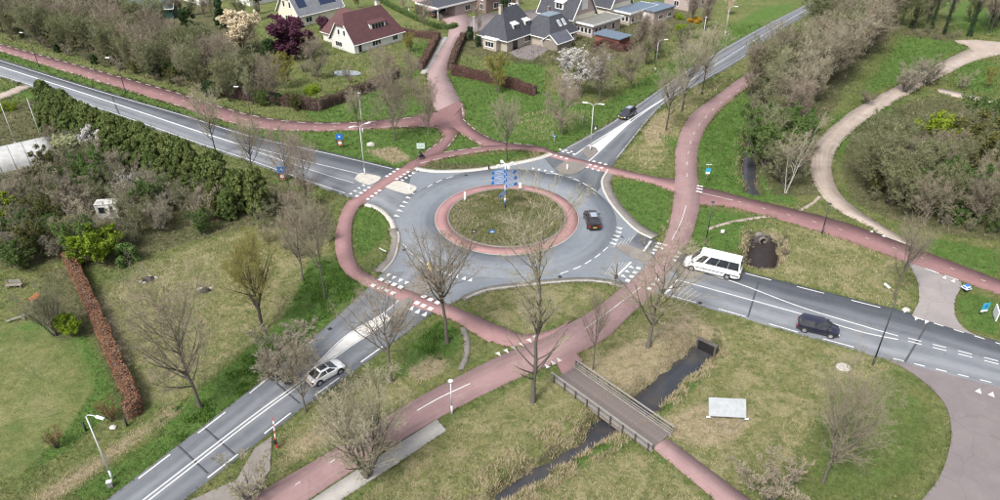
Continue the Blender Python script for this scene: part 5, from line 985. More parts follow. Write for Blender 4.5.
# ---- clipped hedges: a box of stems with real leaves over and through it
def hedge(label, px, wid, hgt, m=None, dens=95, lsize=.085, name='beech_hedge', stems=None):
    c = spline(PA(px), 0.5); L_ = np.concatenate([[0], np.cumsum(np.linalg.norm(np.diff(c, axis=0), axis=1))]); base = c[0]
    o = thing(name, label, 'hedge', (base[0], base[1], gz(*base)))
    rg = np.random.RandomState(int(abs(base[0] * 13 + base[1] * 7)) % 9999); n_ = int(L_[-1] * (wid + 2 * hgt) * dens); s_ = rg.uniform(0, L_[-1], n_)
    x = np.interp(s_, L_, c[:, 0]); y = np.interp(s_, L_, c[:, 1]); nn_ = normals2(c); nx_ = np.interp(s_, L_, nn_[:, 0]); ny_ = np.interp(s_, L_, nn_[:, 1])
    per = rg.uniform(0, wid + 2 * hgt, n_); off = np.where(per < hgt, -wid / 2, np.where(per > hgt + wid, wid / 2, per - hgt - wid / 2)); zz = np.where(per < hgt, per, np.where(per > hgt + wid, wid + 2 * hgt - per, hgt))
    nrm = np.stack([np.where(per < hgt, -nx_, np.where(per > hgt + wid, nx_, 0)), np.where(per < hgt, -ny_, np.where(per > hgt + wid, ny_, 0)), ((per >= hgt) & (per <= hgt + wid)).astype(float)], 1)
    wav = 1 + .10 * np.sin(s_ * .9) + .06 * np.sin(s_ * 2.3 + 1); zz = zz * wav; off = off * (1 + .10 * np.sin(s_ * 1.3 + 2)); cpt = np.stack([x + nx_ * off - base[0], y + ny_ * off - base[1], zz], 1) + rg.normal(0, .06, (n_, 3))
    Lf = TM(); Lf.leaves(cpt, np.full(n_, lsize), rg, nrm); link('foliage', Lf.mesh('foliage', m or L_BROWN), o)
    nn2 = nn_ * wid * .36; q_ = c - base; v = np.concatenate([np.c_[q_ + nn2, np.full(len(c), -.2)], np.c_[q_ - nn2, np.full(len(c), -.2)], np.c_[q_ + nn2, np.full(len(c), hgt * .84)], np.c_[q_ - nn2, np.full(len(c), hgt * .84)]]); k = len(c); i = np.arange(k - 1)
    fq = np.concatenate([np.stack([i, i + 1, 2 * k + i + 1, 2 * k + i], 1), np.stack([k + i, 3 * k + i, 3 * k + i + 1, k + i + 1], 1), np.stack([2 * k + i, 2 * k + i + 1, 3 * k + i + 1, 3 * k + i], 1), np.array([[0, 2 * k, 3 * k, k], [k - 1, 2 * k - 1, 4 * k - 1, 3 * k - 1]])])
    link('stems', fast_mesh('stems', v, [fq], stems or M_HSTEM), o); return o
M_HSTEM = mat('hedge_stems', (0.085, 0.060, 0.048), 0.95, (0.055, 0.042, 0.034), 4)
hedge('long rust brown clipped beech hedge between lawn and field at left', [(70, 262), (84, 290), (100, 325), (120, 372), (136, 408), (126, 417)], 1.15, 1.55, lsize=.08, dens=130)
hedge('dark brown hedge bounding the red roofed house garden on its left', [(205, 92), (240, 98), (280, 104), (318, 110)], 1.4, 2.0, leafm('leaf_dull_beech', (0.125, 0.078, 0.066), (0.088, 0.060, 0.050)), 60, .12)
hedge('dark brown hedge of the red roofed house garden, towards the street', [(318, 110), (350, 98), (385, 84), (398, 76)], 1.4, 2.0, leafm('leaf_dull_beech', (0.135, 0.088, 0.072), (0.095, 0.064, 0.052)), 60, .12)
hedge('brown hedge along the street side pavement of the red roofed house', [(421, 70), (428, 58), (434, 46), (438, 38)], 1.3, 1.8, leafm('leaf_pale_beech', (0.205, 0.125, 0.095), (0.15, 0.095, 0.07)), 55, .12)
hedge('brown hedge along the top street behind the red roofed house', [(400, 34), (415, 36), (430, 38), (437, 38)], 1.1, 1.5, leafm('leaf_pale_beech', (0.20, 0.10, 0.085), (0.15, 0.08, 0.07)), 55, .12)
hedge('dark reddish hedge in front of the dark roofed house lawn', [(452, 74), (470, 77), (495, 83), (520, 90), (535, 95)], 1.4, 1.9, leafm('leaf_red_beech', (0.145, 0.065, 0.058), (0.10, 0.050, 0.045)), 65, .11)
hedge('brown hedge on the right side of the street below the dark roofed house', [(451, 70), (454, 60), (459, 48), (464, 38)], 1.2, 1.6, leafm('leaf_dull_beech', (0.15, 0.10, 0.075), (0.11, 0.07, 0.055)), 55, .12)
hedge('dark green clipped hedge along the top street across from the red roof', [(382, 2), (405, 14), (430, 25), (448, 29), (456, 26)], 1.2, 1.0, L_GREEN, 60, .12, 'green_hedge', stems=mat('hedge_core', (.025, .035, .018), .95, (.035, .045, .02), 3))
hedge('brown hedge behind the carport roof and shed', [(592, 52), (602, 46), (622, 51), (634, 46)], 0.8, 1.6, leafm('leaf_dull_beech', (0.16, 0.07, 0.055), (0.11, 0.055, 0.045)), 60, .11)
# ================================================================ HOUSES
def roof_mat(name, a, b, rows=3.2):
    m = bpy.data.materials.new(name); m.use_nodes = True; n = m.node_tree; bs = n.nodes['Principled BSDF']; bs.inputs['Roughness'].default_value = 0.7
    tc = n.nodes.new('ShaderNodeTexCoord').outputs['Object']
    c = mixc(n, thresh(n, noise(n, tc, 0.9, 6, 0.7), 0.35, 0.65), a, b); sp = n.nodes.new('ShaderNodeSeparateXYZ'); n.links.new(tc, sp.inputs[0])
    s_ = math_(n, 'FRACT', math_(n, 'MULTIPLY', sp.outputs[2], rows), 0.0); c = mixc(n, math_(n, 'MULTIPLY', thresh(n, s_, 0.75, 1.0), 0.35), c, tuple(v * .5 for v in a)); n.links.new(c, bs.inputs['Base Color'])
    bp = n.nodes.new('ShaderNodeBump'); bp.inputs['Strength'].default_value = .5; bp.inputs['Distance'].default_value = .06; n.links.new(s_, bp.inputs['Height']); n.links.new(bp.outputs[0], bs.inputs['Normal']); return m
M_ROOFR = roof_mat('red_roof_tiles', (0.105, 0.040, 0.042), (0.070, 0.030, 0.033)); M_ROOFD = roof_mat('dark_roof_tiles', (0.052, 0.054, 0.066), (0.036, 0.038, 0.048)); M_ROOFS = roof_mat('slate_roof', (0.19, 0.20, 0.215), (0.13, 0.14, 0.155)); M_ROOFO = roof_mat('orange_roof_tiles', (0.30, 0.10, 0.065), (0.23, 0.08, 0.055))
M_CREAMW = mat('cream_render', (0.62, 0.58, 0.46), 0.85, (0.54, 0.50, 0.40), 1.5); M_WHITEW = mat('white_render', (0.68, 0.67, 0.63), 0.85, (0.58, 0.57, 0.53), 1.5); M_BRICKP = mat('pale_brick', (0.42, 0.37, 0.31), 0.9, (0.32, 0.28, 0.235), 6); M_BRICKB = mat('brown_brick', (0.23, 0.16, 0.135), 0.9, (0.165, 0.115, 0.10), 6); M_PINKB = mat('pinkish_brick', (0.40, 0.32, 0.30), 0.9, (0.31, 0.25, 0.235), 6)
M_TRIM = mat('white_trim', (0.70, 0.70, 0.68), 0.6, (0.62, 0.62, 0.60), 2); M_FELT = mat('roof_felt', (0.20, 0.195, 0.18), 0.9, (0.14, 0.14, 0.125), 1.2); M_FELTB = mat('blue_grey_roof_felt', (0.13, 0.17, 0.22), 0.6, (0.095, 0.125, 0.165), 1.2); M_SOLAR = mat('solar_panel', (0.016, 0.026, 0.06), 0.15, (0.022, 0.034, 0.075), 1.0, spec=.6); M_ZINC = mat('zinc_roof', (0.24, 0.29, 0.34), 0.4, (0.19, 0.235, 0.28), 1.5, metal=.3); M_DGREEN = mat('dark_green_cladding', (0.02, 0.055, 0.05), 0.6, (0.03, 0.07, 0.06), 2); M_TIMB = mat('red_brown_timber', (0.22, 0.085, 0.06), 0.8, (0.16, 0.065, 0.05), 4)

def roof(o, x0, x1, y0, y1, ze, zr, m, axis='x', c0=0.0, d0=None, c1=0.0, d1=None, over=0.45, wallm=None, name='roof', th=0.22, flat_top=None):
    """pitched roof; ends: d = ridge inset (0 gives a gable), c = fraction of the roof height up to which the gable wall rises"""
    X = (lambda a, b: (a, b)) if axis == 'x' else (lambda a, b: (b, a))
    if axis == 'y': x0, x1, y0, y1 = y0, y1, x0, x1
    gx0, gx1, gy0, gy1 = x0, x1, y0, y1
    x0 -= over; x1 += over; y0 -= over; y1 += over; ym = (y0 + y1) / 2; hw = (y1 - y0) / 2; zz = ze - over * (zr - ze) / ((gy1 - gy0) / 2)
    if d0 is None: d0 = hw * .8 * (1 - c0)
    if d1 is None: d1 = hw * .8 * (1 - c1)
    V3 = lambda a, b, z: (*X(a, b), z)
    def cl(x, c): z = zz + c * (zr - zz); return V3(x, y0 + hw * c, z), V3(x, y1 - hw * c, z)
    a0, b0 = cl(x0, c0); a1, b1 = cl(x1, c1); r0, r1 = V3(x0 + d0, ym, zr), V3(x1 - d1, ym, zr)
    def dd(pts):
        out = []
        for p in pts:
            if not out or (Vector(p) - Vector(out[-1])).length > 1e-4: out.append(p)
        if (Vector(out[0]) - Vector(out[-1])).length < 1e-4: out.pop()
        return out
    b = MB(); b.slope(dd([V3(x0, y0, zz), V3(x1, y0, zz), a1, r1, r0, a0]), th); b.slope(dd([V3(x1, y1, zz), V3(x0, y1, zz), b0, r0, r1, b1]), th)
    if d0 > 0: b.slope([b0, a0, r0], th)
    if d1 > 0: b.slope([a1, b1, r1], th)
    ro = b.build(name, m, o)
    g = MB(); 
    for gx, c, s in ((gx0, c0, 1), (gx1, c1, -1)):
        if (c0 if s == 1 else c1) <= 0 and (d0 if s == 1 else d1) > 0: continue
        cc = c if (d0 if s == 1 else d1) > 0 else 1.0
        pts = [(gy0, ze - .01), (gy1, ze - .01), (gy1 - (gy1 - gy0) / 2 * cc, ze + cc * (zr - ze) - .18), (gy0 + (gy1 - gy0) / 2 * cc, ze + cc * (zr - ze) - .18)]
        A = [V3(gx + s * .003, p[0], p[1]) for p in pts]; B = [V3(gx + s * .2, p[0], p[1]) for p in pts]; g.add(A + B, [(0, 1, 2, 3), (7, 6, 5, 4), (0, 4, 5, 1), (1, 5, 6, 2), (2, 6, 7, 3), (3, 7, 4, 0)])
        # white barge board
        bb = MB()
        for q0, q1 in ((pts[0], pts[3]), (pts[1], pts[2])):
            bb.tube([V3(gx - s * (over + .03), q0[0] + (-over if q0 is pts[0] else over), q0[1] - over * (zr - ze) / ((gy1 - gy0) / 2) - .05), V3(gx - s * (over + .03), q1[0], q1[1] + .06)], .12, 4)
        bb.build('barge_board', M_TRIM, o)
    if g.v: g.build('gable', wallm, o)
    gut = MB()
    for yy in (y0 - .05, y1 + .05): gut.tube([V3(x0, yy, zz - .1), V3(x1, yy, zz - .1)], .11, 5)
    if c0 == 0 and d0 > 0: gut.tube([V3(x0 - .05, y0, zz - .1), V3(x0 - .05, y1, zz - .1)], .11, 5)
    gut.build('gutter', M_TRIM, o); return ro
def walls(o, x0, x1, y0, y1, z0, z1, m, name='wall'): return MB().box(x0, x1, y0, y1, z0, z1).build(name, m, o)
def window(o, face, u, z, w_, h_, at, cols=2, frame=M_TRIM, name='window', pane=M_GLASS):
    """face 'S': plane y=at looking to -y; 'W': plane x=at looking to -x"""
    T = (lambda a, d, zz: (a, at - d, zz)) if face == 'S' else (lambda a, d, zz: (at - d, a, zz))
    def bx(b, a0, a1, d0, d1, q0, q1):
        p, q = T(a0, d0, q0), T(a1, d1, q1); b.box(min(p[0], q[0]), max(p[0], q[0]), min(p[1], q[1]), max(p[1], q[1]), q0, q1)
    f = MB(); bx(f, u - w_ / 2, u + w_ / 2, -.05, .06, z, z + h_); bx(f, u - w_ / 2 - .08, u + w_ / 2 + .08, -.05, .12, z - .09, z - .003); fo = f.build(name, frame, o)
    pw = (w_ - .1 * (cols + 1)) / cols
    for k in range(cols):
        p = MB(); a0 = u - w_ / 2 + .1 + k * (pw + .1); bx(p, a0, a0 + pw, .06, .075, z + .1, z + h_ - .1); p.build('pane', pane, fo)
    return fo
def dormer(o, x, w_, y0, z0, h_, dep, m_roof, cols=3, wallm=M_TRIM, face='S'):
    b = MB(); sw = (lambda a, c: (a, c)) if face == 'S' else (lambda a, c: (c, a))
    def bx(b, x0, x1, y0_, y1_, za, zb): (p, q) = sw(x0, y0_), sw(x1, y1_); b.box(min(p[0], q[0]), max(p[0], q[0]), min(p[1], q[1]), max(p[1], q[1]), za, zb)
    bx(b, x - w_ / 2, x + w_ / 2, y0, y0 + dep, z0, z0 + h_); d = b.build('dormer', wallm, o)
    r_ = MB(); p = [(*sw(x - w_ / 2 - .2, y0 - .25), z0 + h_ + .02), (*sw(x + w_ / 2 + .2, y0 - .25), z0 + h_ + .02), (*sw(x + w_ / 2 + .2, y0 + dep + .3), z0 + h_ + .75), (*sw(x - w_ / 2 - .2, y0 + dep + .3), z0 + h_ + .75)]; r_.slope(p, .16); r_.build('dormer_roof', m_roof, d)
    window(d, face, x, z0 + .25, w_ * .82, h_ - .4, y0, cols); return d
def chimney(o, x, y, z0, z1, m=M_BRICKP, w_=.7):
    c = MB().box(x - w_ / 2, x + w_ / 2, y - w_ / 2, y + w_ / 2, z0, z1).build('chimney', m, o); MB().box(x - w_ / 2 - .1, x + w_ / 2 + .1, y - w_ / 2 - .1, y + w_ / 2 + .1, z1, z1 + .18).build('cap', M_FELT, c)
def skylight(o, x0, x1, y0, y1, zf, m=M_GLASS, name='skylight', pw=0):
    b = MB(); p = [(x0, y0, zf(y0)), (x1, y0, zf(y0)), (x1, y1, zf(y1)), (x0, y1, zf(y1))]; b.slope([(a, c, z + .1) for a, c, z in p], .09); f = b.build(name, M_TRIM if m is M_GLASS else m, o)
    if m is M_GLASS:
        q = MB(); e = .1; q.slope([(x0 + e, y0 + e, zf(y0 + e) + .115), (x1 - e, y0 + e, zf(y0 + e) + .115), (x1 - e, y1 - e, zf(y1 - e) + .115), (x0 + e, y1 - e, zf(y1 - e) + .115)], .012); q.build('pane', mat('skylight_glass', (.30, .34, .38), .1, (.24, .28, .32), 2), f)
def house(label, px, rz, name='house'): p = P(*px); return thing(name, label, 'house', (p[0], p[1], gz(*p)), R(rz))

# red roofed bungalow
h = house('white bungalow with red tiled roof, dormer and half-hipped gable', (355, 53.5), 49)
walls(h, 0, 15, 0, 8.4, -.3, 2.7, M_WHITEW); walls(h, 2.2, 10.2, 8.403, 14.5, -.3, 2.7, M_WHITEW)
roof(h, 0, 15, 0, 8.4, 2.7, 8.3, M_ROOFR, 'x', .62, None, .0, 3.2, wallm=M_WHITEW); roof(h, 2.2, 10.2, 3.6, 14.5, 2.695, 7.6, M_ROOFR, 'y', .0, 3.0, .0, 3.2, wallm=M_WHITEW)
zf = lambda y: 2.7 + y * (5.6 / 4.2)
dormer(h, 8.4, 4.6, 1.15, 3.7, 1.7, 2.0, M_ROOFR, 4)
for u, z, w_, h_, c in ((6.6, .6, 2.6, 1.4, 3), (12.4, .6, 1.6, 1.4, 2)): window(h, 'S', u, z, w_, h_, 0, c)
window(h, 'S', 1.6, 0.0, 1.1, 2.1, 0, 1, M_TRIM, 'door'); window(h, 'W', 3.2, 3.5, .8, 1.3, 0, 1); window(h, 'W', 5.2, 3.5, .8, 1.3, 0, 1); window(h, 'W', 5.6, .7, 2.4, 1.2, 0, 3); window(h, 'W', 11.5, .9, 1.6, 1.1, 2.2, 2); chimney(h, 11.5, 4.6, 7.2, 9.2, M_WHITEW); 
# slate roofed house with solar panels
h = house('cream gabled house with grey slate roof and dark solar panels', (300, 27), 49)
walls(h, 0, 14, 0, 9, -.3, 3.4, M_CREAMW); roof(h, 0, 14, 0, 9, 3.4, 9.4, M_ROOFS, 'x', .6, None, 0, 0, wallm=M_CREAMW)
zf2 = lambda y: 3.4 + y * (6 / 4.5)
for x0, x1, y0, y1 in ((1.0, 3.6, .8, 3.6), (7.6, 12.6, .6, 3.9)):
    nxp = max(2, int((x1 - x0) / 1.05))
    for k in range(nxp):
        for r_ in range(2): w0 = (x1 - x0) / nxp; hh = (y1 - y0) / 2; skylight(h, x0 + k * w0, x0 + (k + 1) * w0 - .05, y0 + r_ * hh, y0 + (r_ + 1) * hh - .05, zf2, M_SOLAR, 'solar_panel')
skylight(h, 5.0, 5.9, 2.0, 3.0, zf2); window(h, 'W', 3.2, 4.3, .9, 1.6, 0, 1); window(h, 'W', 5.8, 4.3, .9, 1.6, 0, 1); window(h, 'W', 4.5, .8, 2.6, 1.5, 0, 3); window(h, 'S', 3, .8, 2, 1.4, 0, 2)
# dark hipped house
h = house('pale brick house with dark hipped roof and two white dormers', (507, 51.5), 50)
walls(h, 0, 11.4, 0, 8.2, -.3, 3.2, M_BRICKP); roof(h, 0, 11.4, 0, 8.2, 3.2, 8.7, M_ROOFD, 'x', 0, 3.6, 0, 3.4, over=.5)
for x in (4.2, 8.6): dormer(h, x, 1.7, .9, 4.0, 1.35, 1.7, M_TRIM, 2)
window(h, 'S', 3.0, 0, 1.7, 2.3, 0, 2, M_BLACK, 'door'); window(h, 'S', 7.6, .8, 2.3, 1.4, 0, 3); window(h, 'S', 10.2, .8, 1.2, 1.4, 0, 2)
bay = walls(h, -1.5, -.003, 2.0, 6.0, -.3, 2.5, M_BRICKP, 'bay'); MB().box(-1.75, .0 - .005, 1.75, 6.25, 2.5, 2.72).build('bay_roof', M_TRIM, bay); window(bay, 'W', 4.0, .7, 2.6, 1.3, -1.5, 3)
chimney(h, 2.6, 4.1, 7.4, 9.4); chimney(h, 9.0, 4.1, 7.8, 9.3); window(h, 'W', 7.0, .9, 1.0, 1.3, 0, 1)
# linked mansard house
h = house('pale brick annex with dark flat-topped mansard roof and skylights', (550, 48.5), 47)
walls(h, 0, 10, 0, 9, -.3, 2.6, M_BRICKP); b = MB(); ov = .5
E0 = [(-ov, -ov, 2.4), (10 + ov, -ov, 2.4), (10 + ov, 9 + ov, 2.4), (-ov, 9 + ov, 2.4)]; T0 = [(2.9, 3.0, 6.4), (7.4, 3.0, 6.4), (7.4, 6.2, 6.4), (2.9, 6.2, 6.4)]
for k in range(4): b.slope([E0[k], E0[(k + 1) % 4], T0[(k + 1) % 4], T0[k]], .2)
ro = b.build('roof', M_ROOFD, h); MB().slope([(p[0], p[1], 6.46) for p in T0], .1).build('flat_top', M_ZINC, ro)
MB().tube([(-ov, -ov - .05, 2.3), (10 + ov, -ov - .05, 2.3)], .12, 5).tube([(-ov - .05, -ov, 2.3), (-ov - .05, 9 + ov, 2.3)], .12, 5).build('gutter', M_TRIM, h)
zf3 = lambda y: 2.4 + (y + ov) * (4.0 / 3.5)
for x in (4.6, 6.3): skylight(h, x, x + .9, 1.0, 2.1, zf3)
for u in (2.2, 5.5, 8.2): window(h, 'S', u, .6, 1.1, 1.4, 0, 1)
chimney(h, 8.4, 7.6, 3.8, 6.9, M_BRICKB, .6)
# two steep gabled houses with flat roofed extensions
def gabled(label, px, rz, w_=9.0, ext=11.5, ed=5.2, gd=11, extm=M_FELT, open_=False):
    h = house(label, px, rz); walls(h, 0, ext, 0, ed, -.3, 2.9, M_PINKB if not open_ else M_BRICKP)
    fr = MB(); fr.box(-.5, ext + .5, -.5, ed - .003, 2.903, 3.22); fo = fr.build('flat_roof', extm, h); MB().box(-.62, ext + .62, -.62, -.503, 2.8, 3.3).box(-.62, -.503, -.5, ed, 2.8, 3.3).box(ext + .503, ext + .62, -.5, ed, 2.8, 3.3).build('fascia', M_TRIM, fo)
    walls(h, -1.4, w_ - 1.4, ed + .003, ed + gd, -.3, 4.4, M_CREAMW); roof(h, -1.4, w_ - 1.4, ed, ed + gd, 4.4, 11.4, M_ROOFD, 'y', 0, 0, 0, 0, over=.5, wallm=M_PINKB)
    dormer(h, ed + 5.0, 2.6, -.75, 5.2, 1.8, 2.0, M_TRIM, 2, face='W')
    window(h, 'S', w_ / 2 - 1.4, 5.6, 2.2, 2.8, ed, 1, M_TRIM, 'window', mat('white_shutter', (.66, .65, .62), .7, (.58, .57, .54), 2)); 
    for k in range(4): window(h, 'W', .8 + k * 1.15, .8, .9, 1.4, 0, 1)
    for u in (1.4, 3.0, 5.0, 8.5): window(h, 'S', u, .5, 1.1, 1.7, 0, 1)
    return h
gabled('cream gabled house with steep dark roof and windowed flat extension beside the annex', (592, 37.5), 46)
gabled('cream gabled house with steep dark roof and white-edged flat carport, farther right', (629, 25), 46, extm=M_FELTB, open_=True)
h = house('pale flat roofed garage block at the right end of the houses', (653, 24), 44, 'garage'); walls(h, 0, 9, 0, 6, -.3, 3.0, M_PINKB); MB().box(-.3, 9.3, -.3, 6.3, 3.003, 3.25).build('flat_roof', M_FELTB, h); window(h, 'W', 3.0, .1, 2.6, 2.4, 0, 1, M_TRIM, 'garage_door', mat('garage_door_white', (.62, .62, .6), .6, (.55, .55, .53), 2)); window(h, 'S', 3, .8, 1.4, 1.2, 0, 2); window(h, 'S', 7, .8, 1.4, 1.2, 0, 2)
h = house('brown brick house at the top right end of the row', (688, 11), 44); walls(h, 0, 10, 0, 8, -.3, 5.4, M_PINKB); roof(h, 0, 10, 0, 8, 5.4, 9, M_ROOFD, 'x', 0, 0, 0, 0, wallm=M_PINKB); window(h, 'W', 4, .8, 1.6, 1.4, 0, 2); window(h, 'W', 4, 3.2, 1.6, 1.4, 0, 2); window(h, 'S', 3, .8, 1.6, 1.4, 0, 2); window(h, 'S', 7, .8, 1.6, 1.4, 0, 2)
h = house('brown brick house behind the dark hipped roof with white windows', (486, 13), 46); walls(h, 0, 12, 0, 8, -.3, 5.2, M_BRICKB); roof(h, 0, 12, 0, 8, 5.2, 9, M_ROOFD, 'x', 0, 3, 0, 3); 
for u in (1.6, 4.2, 6.6): window(h, 'W', u, .9, 1.5, 1.5, 0, 2); window(h, 'W', u, 3.3, 1.3, 1.4, 0, 2)
window(h, 'S', 4, .8, 2, 1.5, 0, 2); window(h, 'S', 9, .8, 2, 1.5, 0, 2)
h = house('white edged flat roofed carport house at the top centre', (446, 18), 46, 'carport_house'); walls(h, 3.5, 13, 0, 8, -.3, 3.0, M_PINKB)
for x, y in ((-2.6, .2), (-2.6, 6)): MB().box(x - .12, x + .12, y - .12, y + .12, -.3, 3.0).build('post', M_TRIM, h)
MB().box(-3.2, 13.4, -.5, 8.4, 3.003, 3.2).build('flat_roof', M_ROOFD, h); MB().box(-3.35, 13.5, -.65, -.503, 2.95, 3.35).box(-3.35, -3.203, -.5, 8.4, 2.95, 3.35).build('fascia', M_TRIM, h); window(h, 'W', 5, .1, 2.4, 2.2, 3.5, 1, M_TRIM, 'door'); window(h, 'S', 8, .8, 2, 1.4, 0, 2)
# sheds and outbuildings
h = house('small dark pitched roof shed between annex and carport', (557, 51), 48, 'garden_shed'); walls(h, 0, 5.5, 0, 4.2, -.3, 2.0, M_WOOD); roof(h, 0, 5.5, 0, 4.2, 2.0, 3.6, roof_mat('shed_roof', (.095, .10, .125), (.07, .075, .095)), 'x', 0, 0, 0, 0, over=.3, wallm=M_WOOD); window(h, 'S', 2.5, 0, 1, 1.8, 0, 1, M_WOODL, 'door', M_WOOD)
h = house('flat blue grey roofed timber carport behind the hedge', (619, 49), 47, 'timber_carport'); walls(h, .2, 4.6, .3, 7.2, -.3, 2.2, M_TIMB); MB().box(-.2, 5.1, -.2, 7.8, 2.203, 2.4).build('flat_roof', M_FELTB, h); window(h, 'W', 3.5, .9, 3.0, .8, .2, 3, M_TIMB)
h = house('dark green barn at the top left edge', (150, 20), 12, 'barn'); walls(h, -8, 6, 0, 7, -.3, 3.0, M_DGREEN); roof(h, -8, 6, 0, 7, 3.0, 4.6, mat('barn_roof', (.10, .13, .13), .7, (.07, .095, .095), 2), 'x', 0, 0, 0, 0, wallm=M_DGREEN); window(h, 'S', -3, .2, 2.6, 2.3, 0, 2, M_TRIM, 'door')
h = house('white gabled house with orange red roof at upper left', (200, 5), 49); walls(h, 0, 12, 0, 9, -.3, 3.0, M_WHITEW); roof(h, 0, 12, 0, 9, 3.0, 8.2, M_ROOFO, 'x', 0, 0, 0, 0, wallm=M_WHITEW); window(h, 'W', 4, .8, 2.2, 1.4, 0, 3); window(h, 'S', 4, .8, 2, 1.4, 0, 2)
h = house('low orange red roofed house behind the ivory blossom', (250, 6), 49); walls(h, 0, 10, 0, 7, -.3, 2.8, M_WHITEW); roof(h, 0, 10, 0, 7, 2.8, 6.4, M_ROOFO, 'x', 0, 0, 0, 0, wallm=M_WHITEW); window(h, 'S', 3, .8, 2, 1.3, 0, 2)
for k in range(4): skylight(h, 1 + k * 1.1, 2.05 + k * 1.1, .8, 2.6, lambda y: 2.8 + y * 3.6 / 3.5, M_SOLAR, 'solar_panel')
# white hut in the thicket
p = P(109, 218); h = thing('garden_hut', 'small white hut with dark windows in the left thicket', 'hut', (p[0], p[1], gz(*p)), R(8)); walls(h, -1.45, 1.45, 0, 1.5, -.2, 2.25, M_WHITEW); MB().slope([(-1.5, -.06, 2.32), (1.5, -.06, 2.32), (1.5, 1.56, 2.36), (-1.5, 1.56, 2.36)], .07).build('roof', mat('hut_roof', (.50, .49, .46), .8, (.40, .39, .365), 2), h); window(h, 'S', -.6, 1.15, .8, .7, 0, 2, M_BLACK); window(h, 'S', .65, 1.15, .42, .75, 0, 1, M_BLACK)
# plastic tunnel
p = P(6, 164); tn = thing('plastic_tunnel', 'translucent white plastic growing tunnel at the left edge', 'greenhouse', (p[0], p[1], gz(*p)), R(38)); b = MB(); n_ = 12; rings = []
for i in range(9):
    x = -9 + i * 2.0
    for k in range(n_ + 1): a = math.pi * k / n_; rings.append((x, 3.2 * math.cos(a), 2.9 * math.sin(a) ** .8 if math.sin(a) > 0 else 0))
fsx = []
for i in range(8):
    for k in range(n_): fsx.append((i * (n_ + 1) + k, i * (n_ + 1) + k + 1, (i + 1) * (n_ + 1) + k + 1, (i + 1) * (n_ + 1) + k))
b.add(rings, fsx + [tuple(range(n_ + 1)), tuple(range(8 * (n_ + 1), 9 * (n_ + 1)))]); b.build('film', mat('plastic_film', (.46, .46, .45), .5, (.32, .32, .31), 1.2), tn, True)
for i in range(9): MB().tube([(-9 + i * 2.0, 3.23 * math.cos(math.pi * k / 12), 2.93 * math.sin(math.pi * k / 12) ** .8 if 0 < k < 12 else 0) for k in range(13)], .04, 5).build('hoop', M_STEEL, tn)
# garden pond and terrace
w_ = closed([(334, 71.5), (342, 70), (356, 71), (361, 73.4), (352, 75.5), (342, 75.6), (335, 74)], .5); slab('garden_pond', w_, -.02, mat('pond_cover', (.36, .39, .43), .35, (.27, .30, .34), 1.0), paved=False)
slab('terrace', PA([(509, 52), (536, 42), (548, 50), (533, 60), (518, 58)]), .0, A_MAUVE, paved=False)
# ================================================================ FOOTBRIDGE, CULVERTS
pA, pB, pC, pD = P(555.5, 383), P(651, 447.5), P(669, 437.5), P(572, 365.5)     # deck corners: near-left, near-right, far-right, far-left
mid0 = (pA + pD) / 2; mid1 = (pB + pC) / 2; ax = mid1 - mid0; Lb = float(np.linalg.norm(ax)); ang = math.atan2(ax[1], ax[0])
br = thing('footbridge', 'timber decked footbridge with pale handrails over the ditch', 'bridge', (mid0[0], mid0[1], 0), ang)
Wb = 3.1; M_DECK = mat('bridge_deck', (0.175, 0.145, 0.135), 0.85, (0.125, 0.105, 0.10), 1.2)
nP = 62; pw = Lb / nP; dm = MB().box(0.008, pw - 0.008, -Wb / 2, Wb / 2, .04, .095).mesh('deck_plank', M_DECK)
for k in range(nP):
    o = link('deck_plank', dm, br); o.location = (k * pw, 0, trng.uniform(-.006, .006))
for y in (-Wb / 2 + .2, 0, Wb / 2 - .2): MB().box(-.2, Lb + .2, y - .12, y + .12, -.38, .038).build('girder', M_WOOD, br)
pm = MB().box(-.06, .06, -.05, .05, -.35, 1.02).mesh('post', mat('rail_post', (.085, .078, .07), .8, (.06, .055, .05), 3))
for s_ in (-1, 1):
    n_ = 9
    for k in range(n_):
        o = link('post', pm, br); o.location = (.15 + k * (Lb - .3) / (n_ - 1), s_ * (Wb / 2 + .06), 0)
    yy = s_ * (Wb / 2 + .06); MB().box(-.25, Lb + .25, yy - .085, yy + .085, 1.022, 1.09).build('handrail', M_WOODL, br)
    for z in (.35, .66): MB().box(-.2, Lb + .2, yy - s_ * .11 - .025, yy - s_ * .11 + .025, z, z + .11).build('rail', M_WOODL, br)
    MB().box(-.1, Lb + .1, s_ * (Wb / 2 - .08) - .05, s_ * (Wb / 2 - .08) + .05, .1, .2).build('kickboard', M_WOODL, br)
for x in (-.15, Lb + .15): MB().box(x - .3, x + .3, -Wb / 2 - .3, Wb / 2 + .3, -1.6, -.40).build('abutment', A_CONC, br)
# box culvert at the road end of the ditch
p = P(706, 346, -.4); d = DITCH_A[0] - DITCH_A[3]; ca_ = math.atan2(d[1], d[0])
cu = thing('box_culvert', 'square dark box culvert mouth where the ditch meets the road', 'culvert', (p[0], p[1], WZ - .3), ca_ - math.pi / 2)
M_CULV = mat('culvert_concrete', (.12, .11, .10), .9, (.07, .065, .06), 2); M_VOID = mat('culvert_shade_and_ash', (.012, .012, .012), .9, (.02, .02, .02), 2)  # second one: near-black for culvert shade put into colour, also used for ash
MB().box(-1.15, 1.15, .1, .5, 1.52, 1.66).build('lid', M_CULV, cu)
for s_ in (-1, 1): MB().box(min(s_ * .95, s_ * 1.15), max(s_ * .95, s_ * 1.15), 0, .6, -.2, 1.517).build('side_wall', M_CULV, cu)
MB().box(-.947, .947, .12, .5, -.2, 1.517).build('mouth_shade', M_VOID, cu)  # near-black block standing in for the shaded depth of the mouth
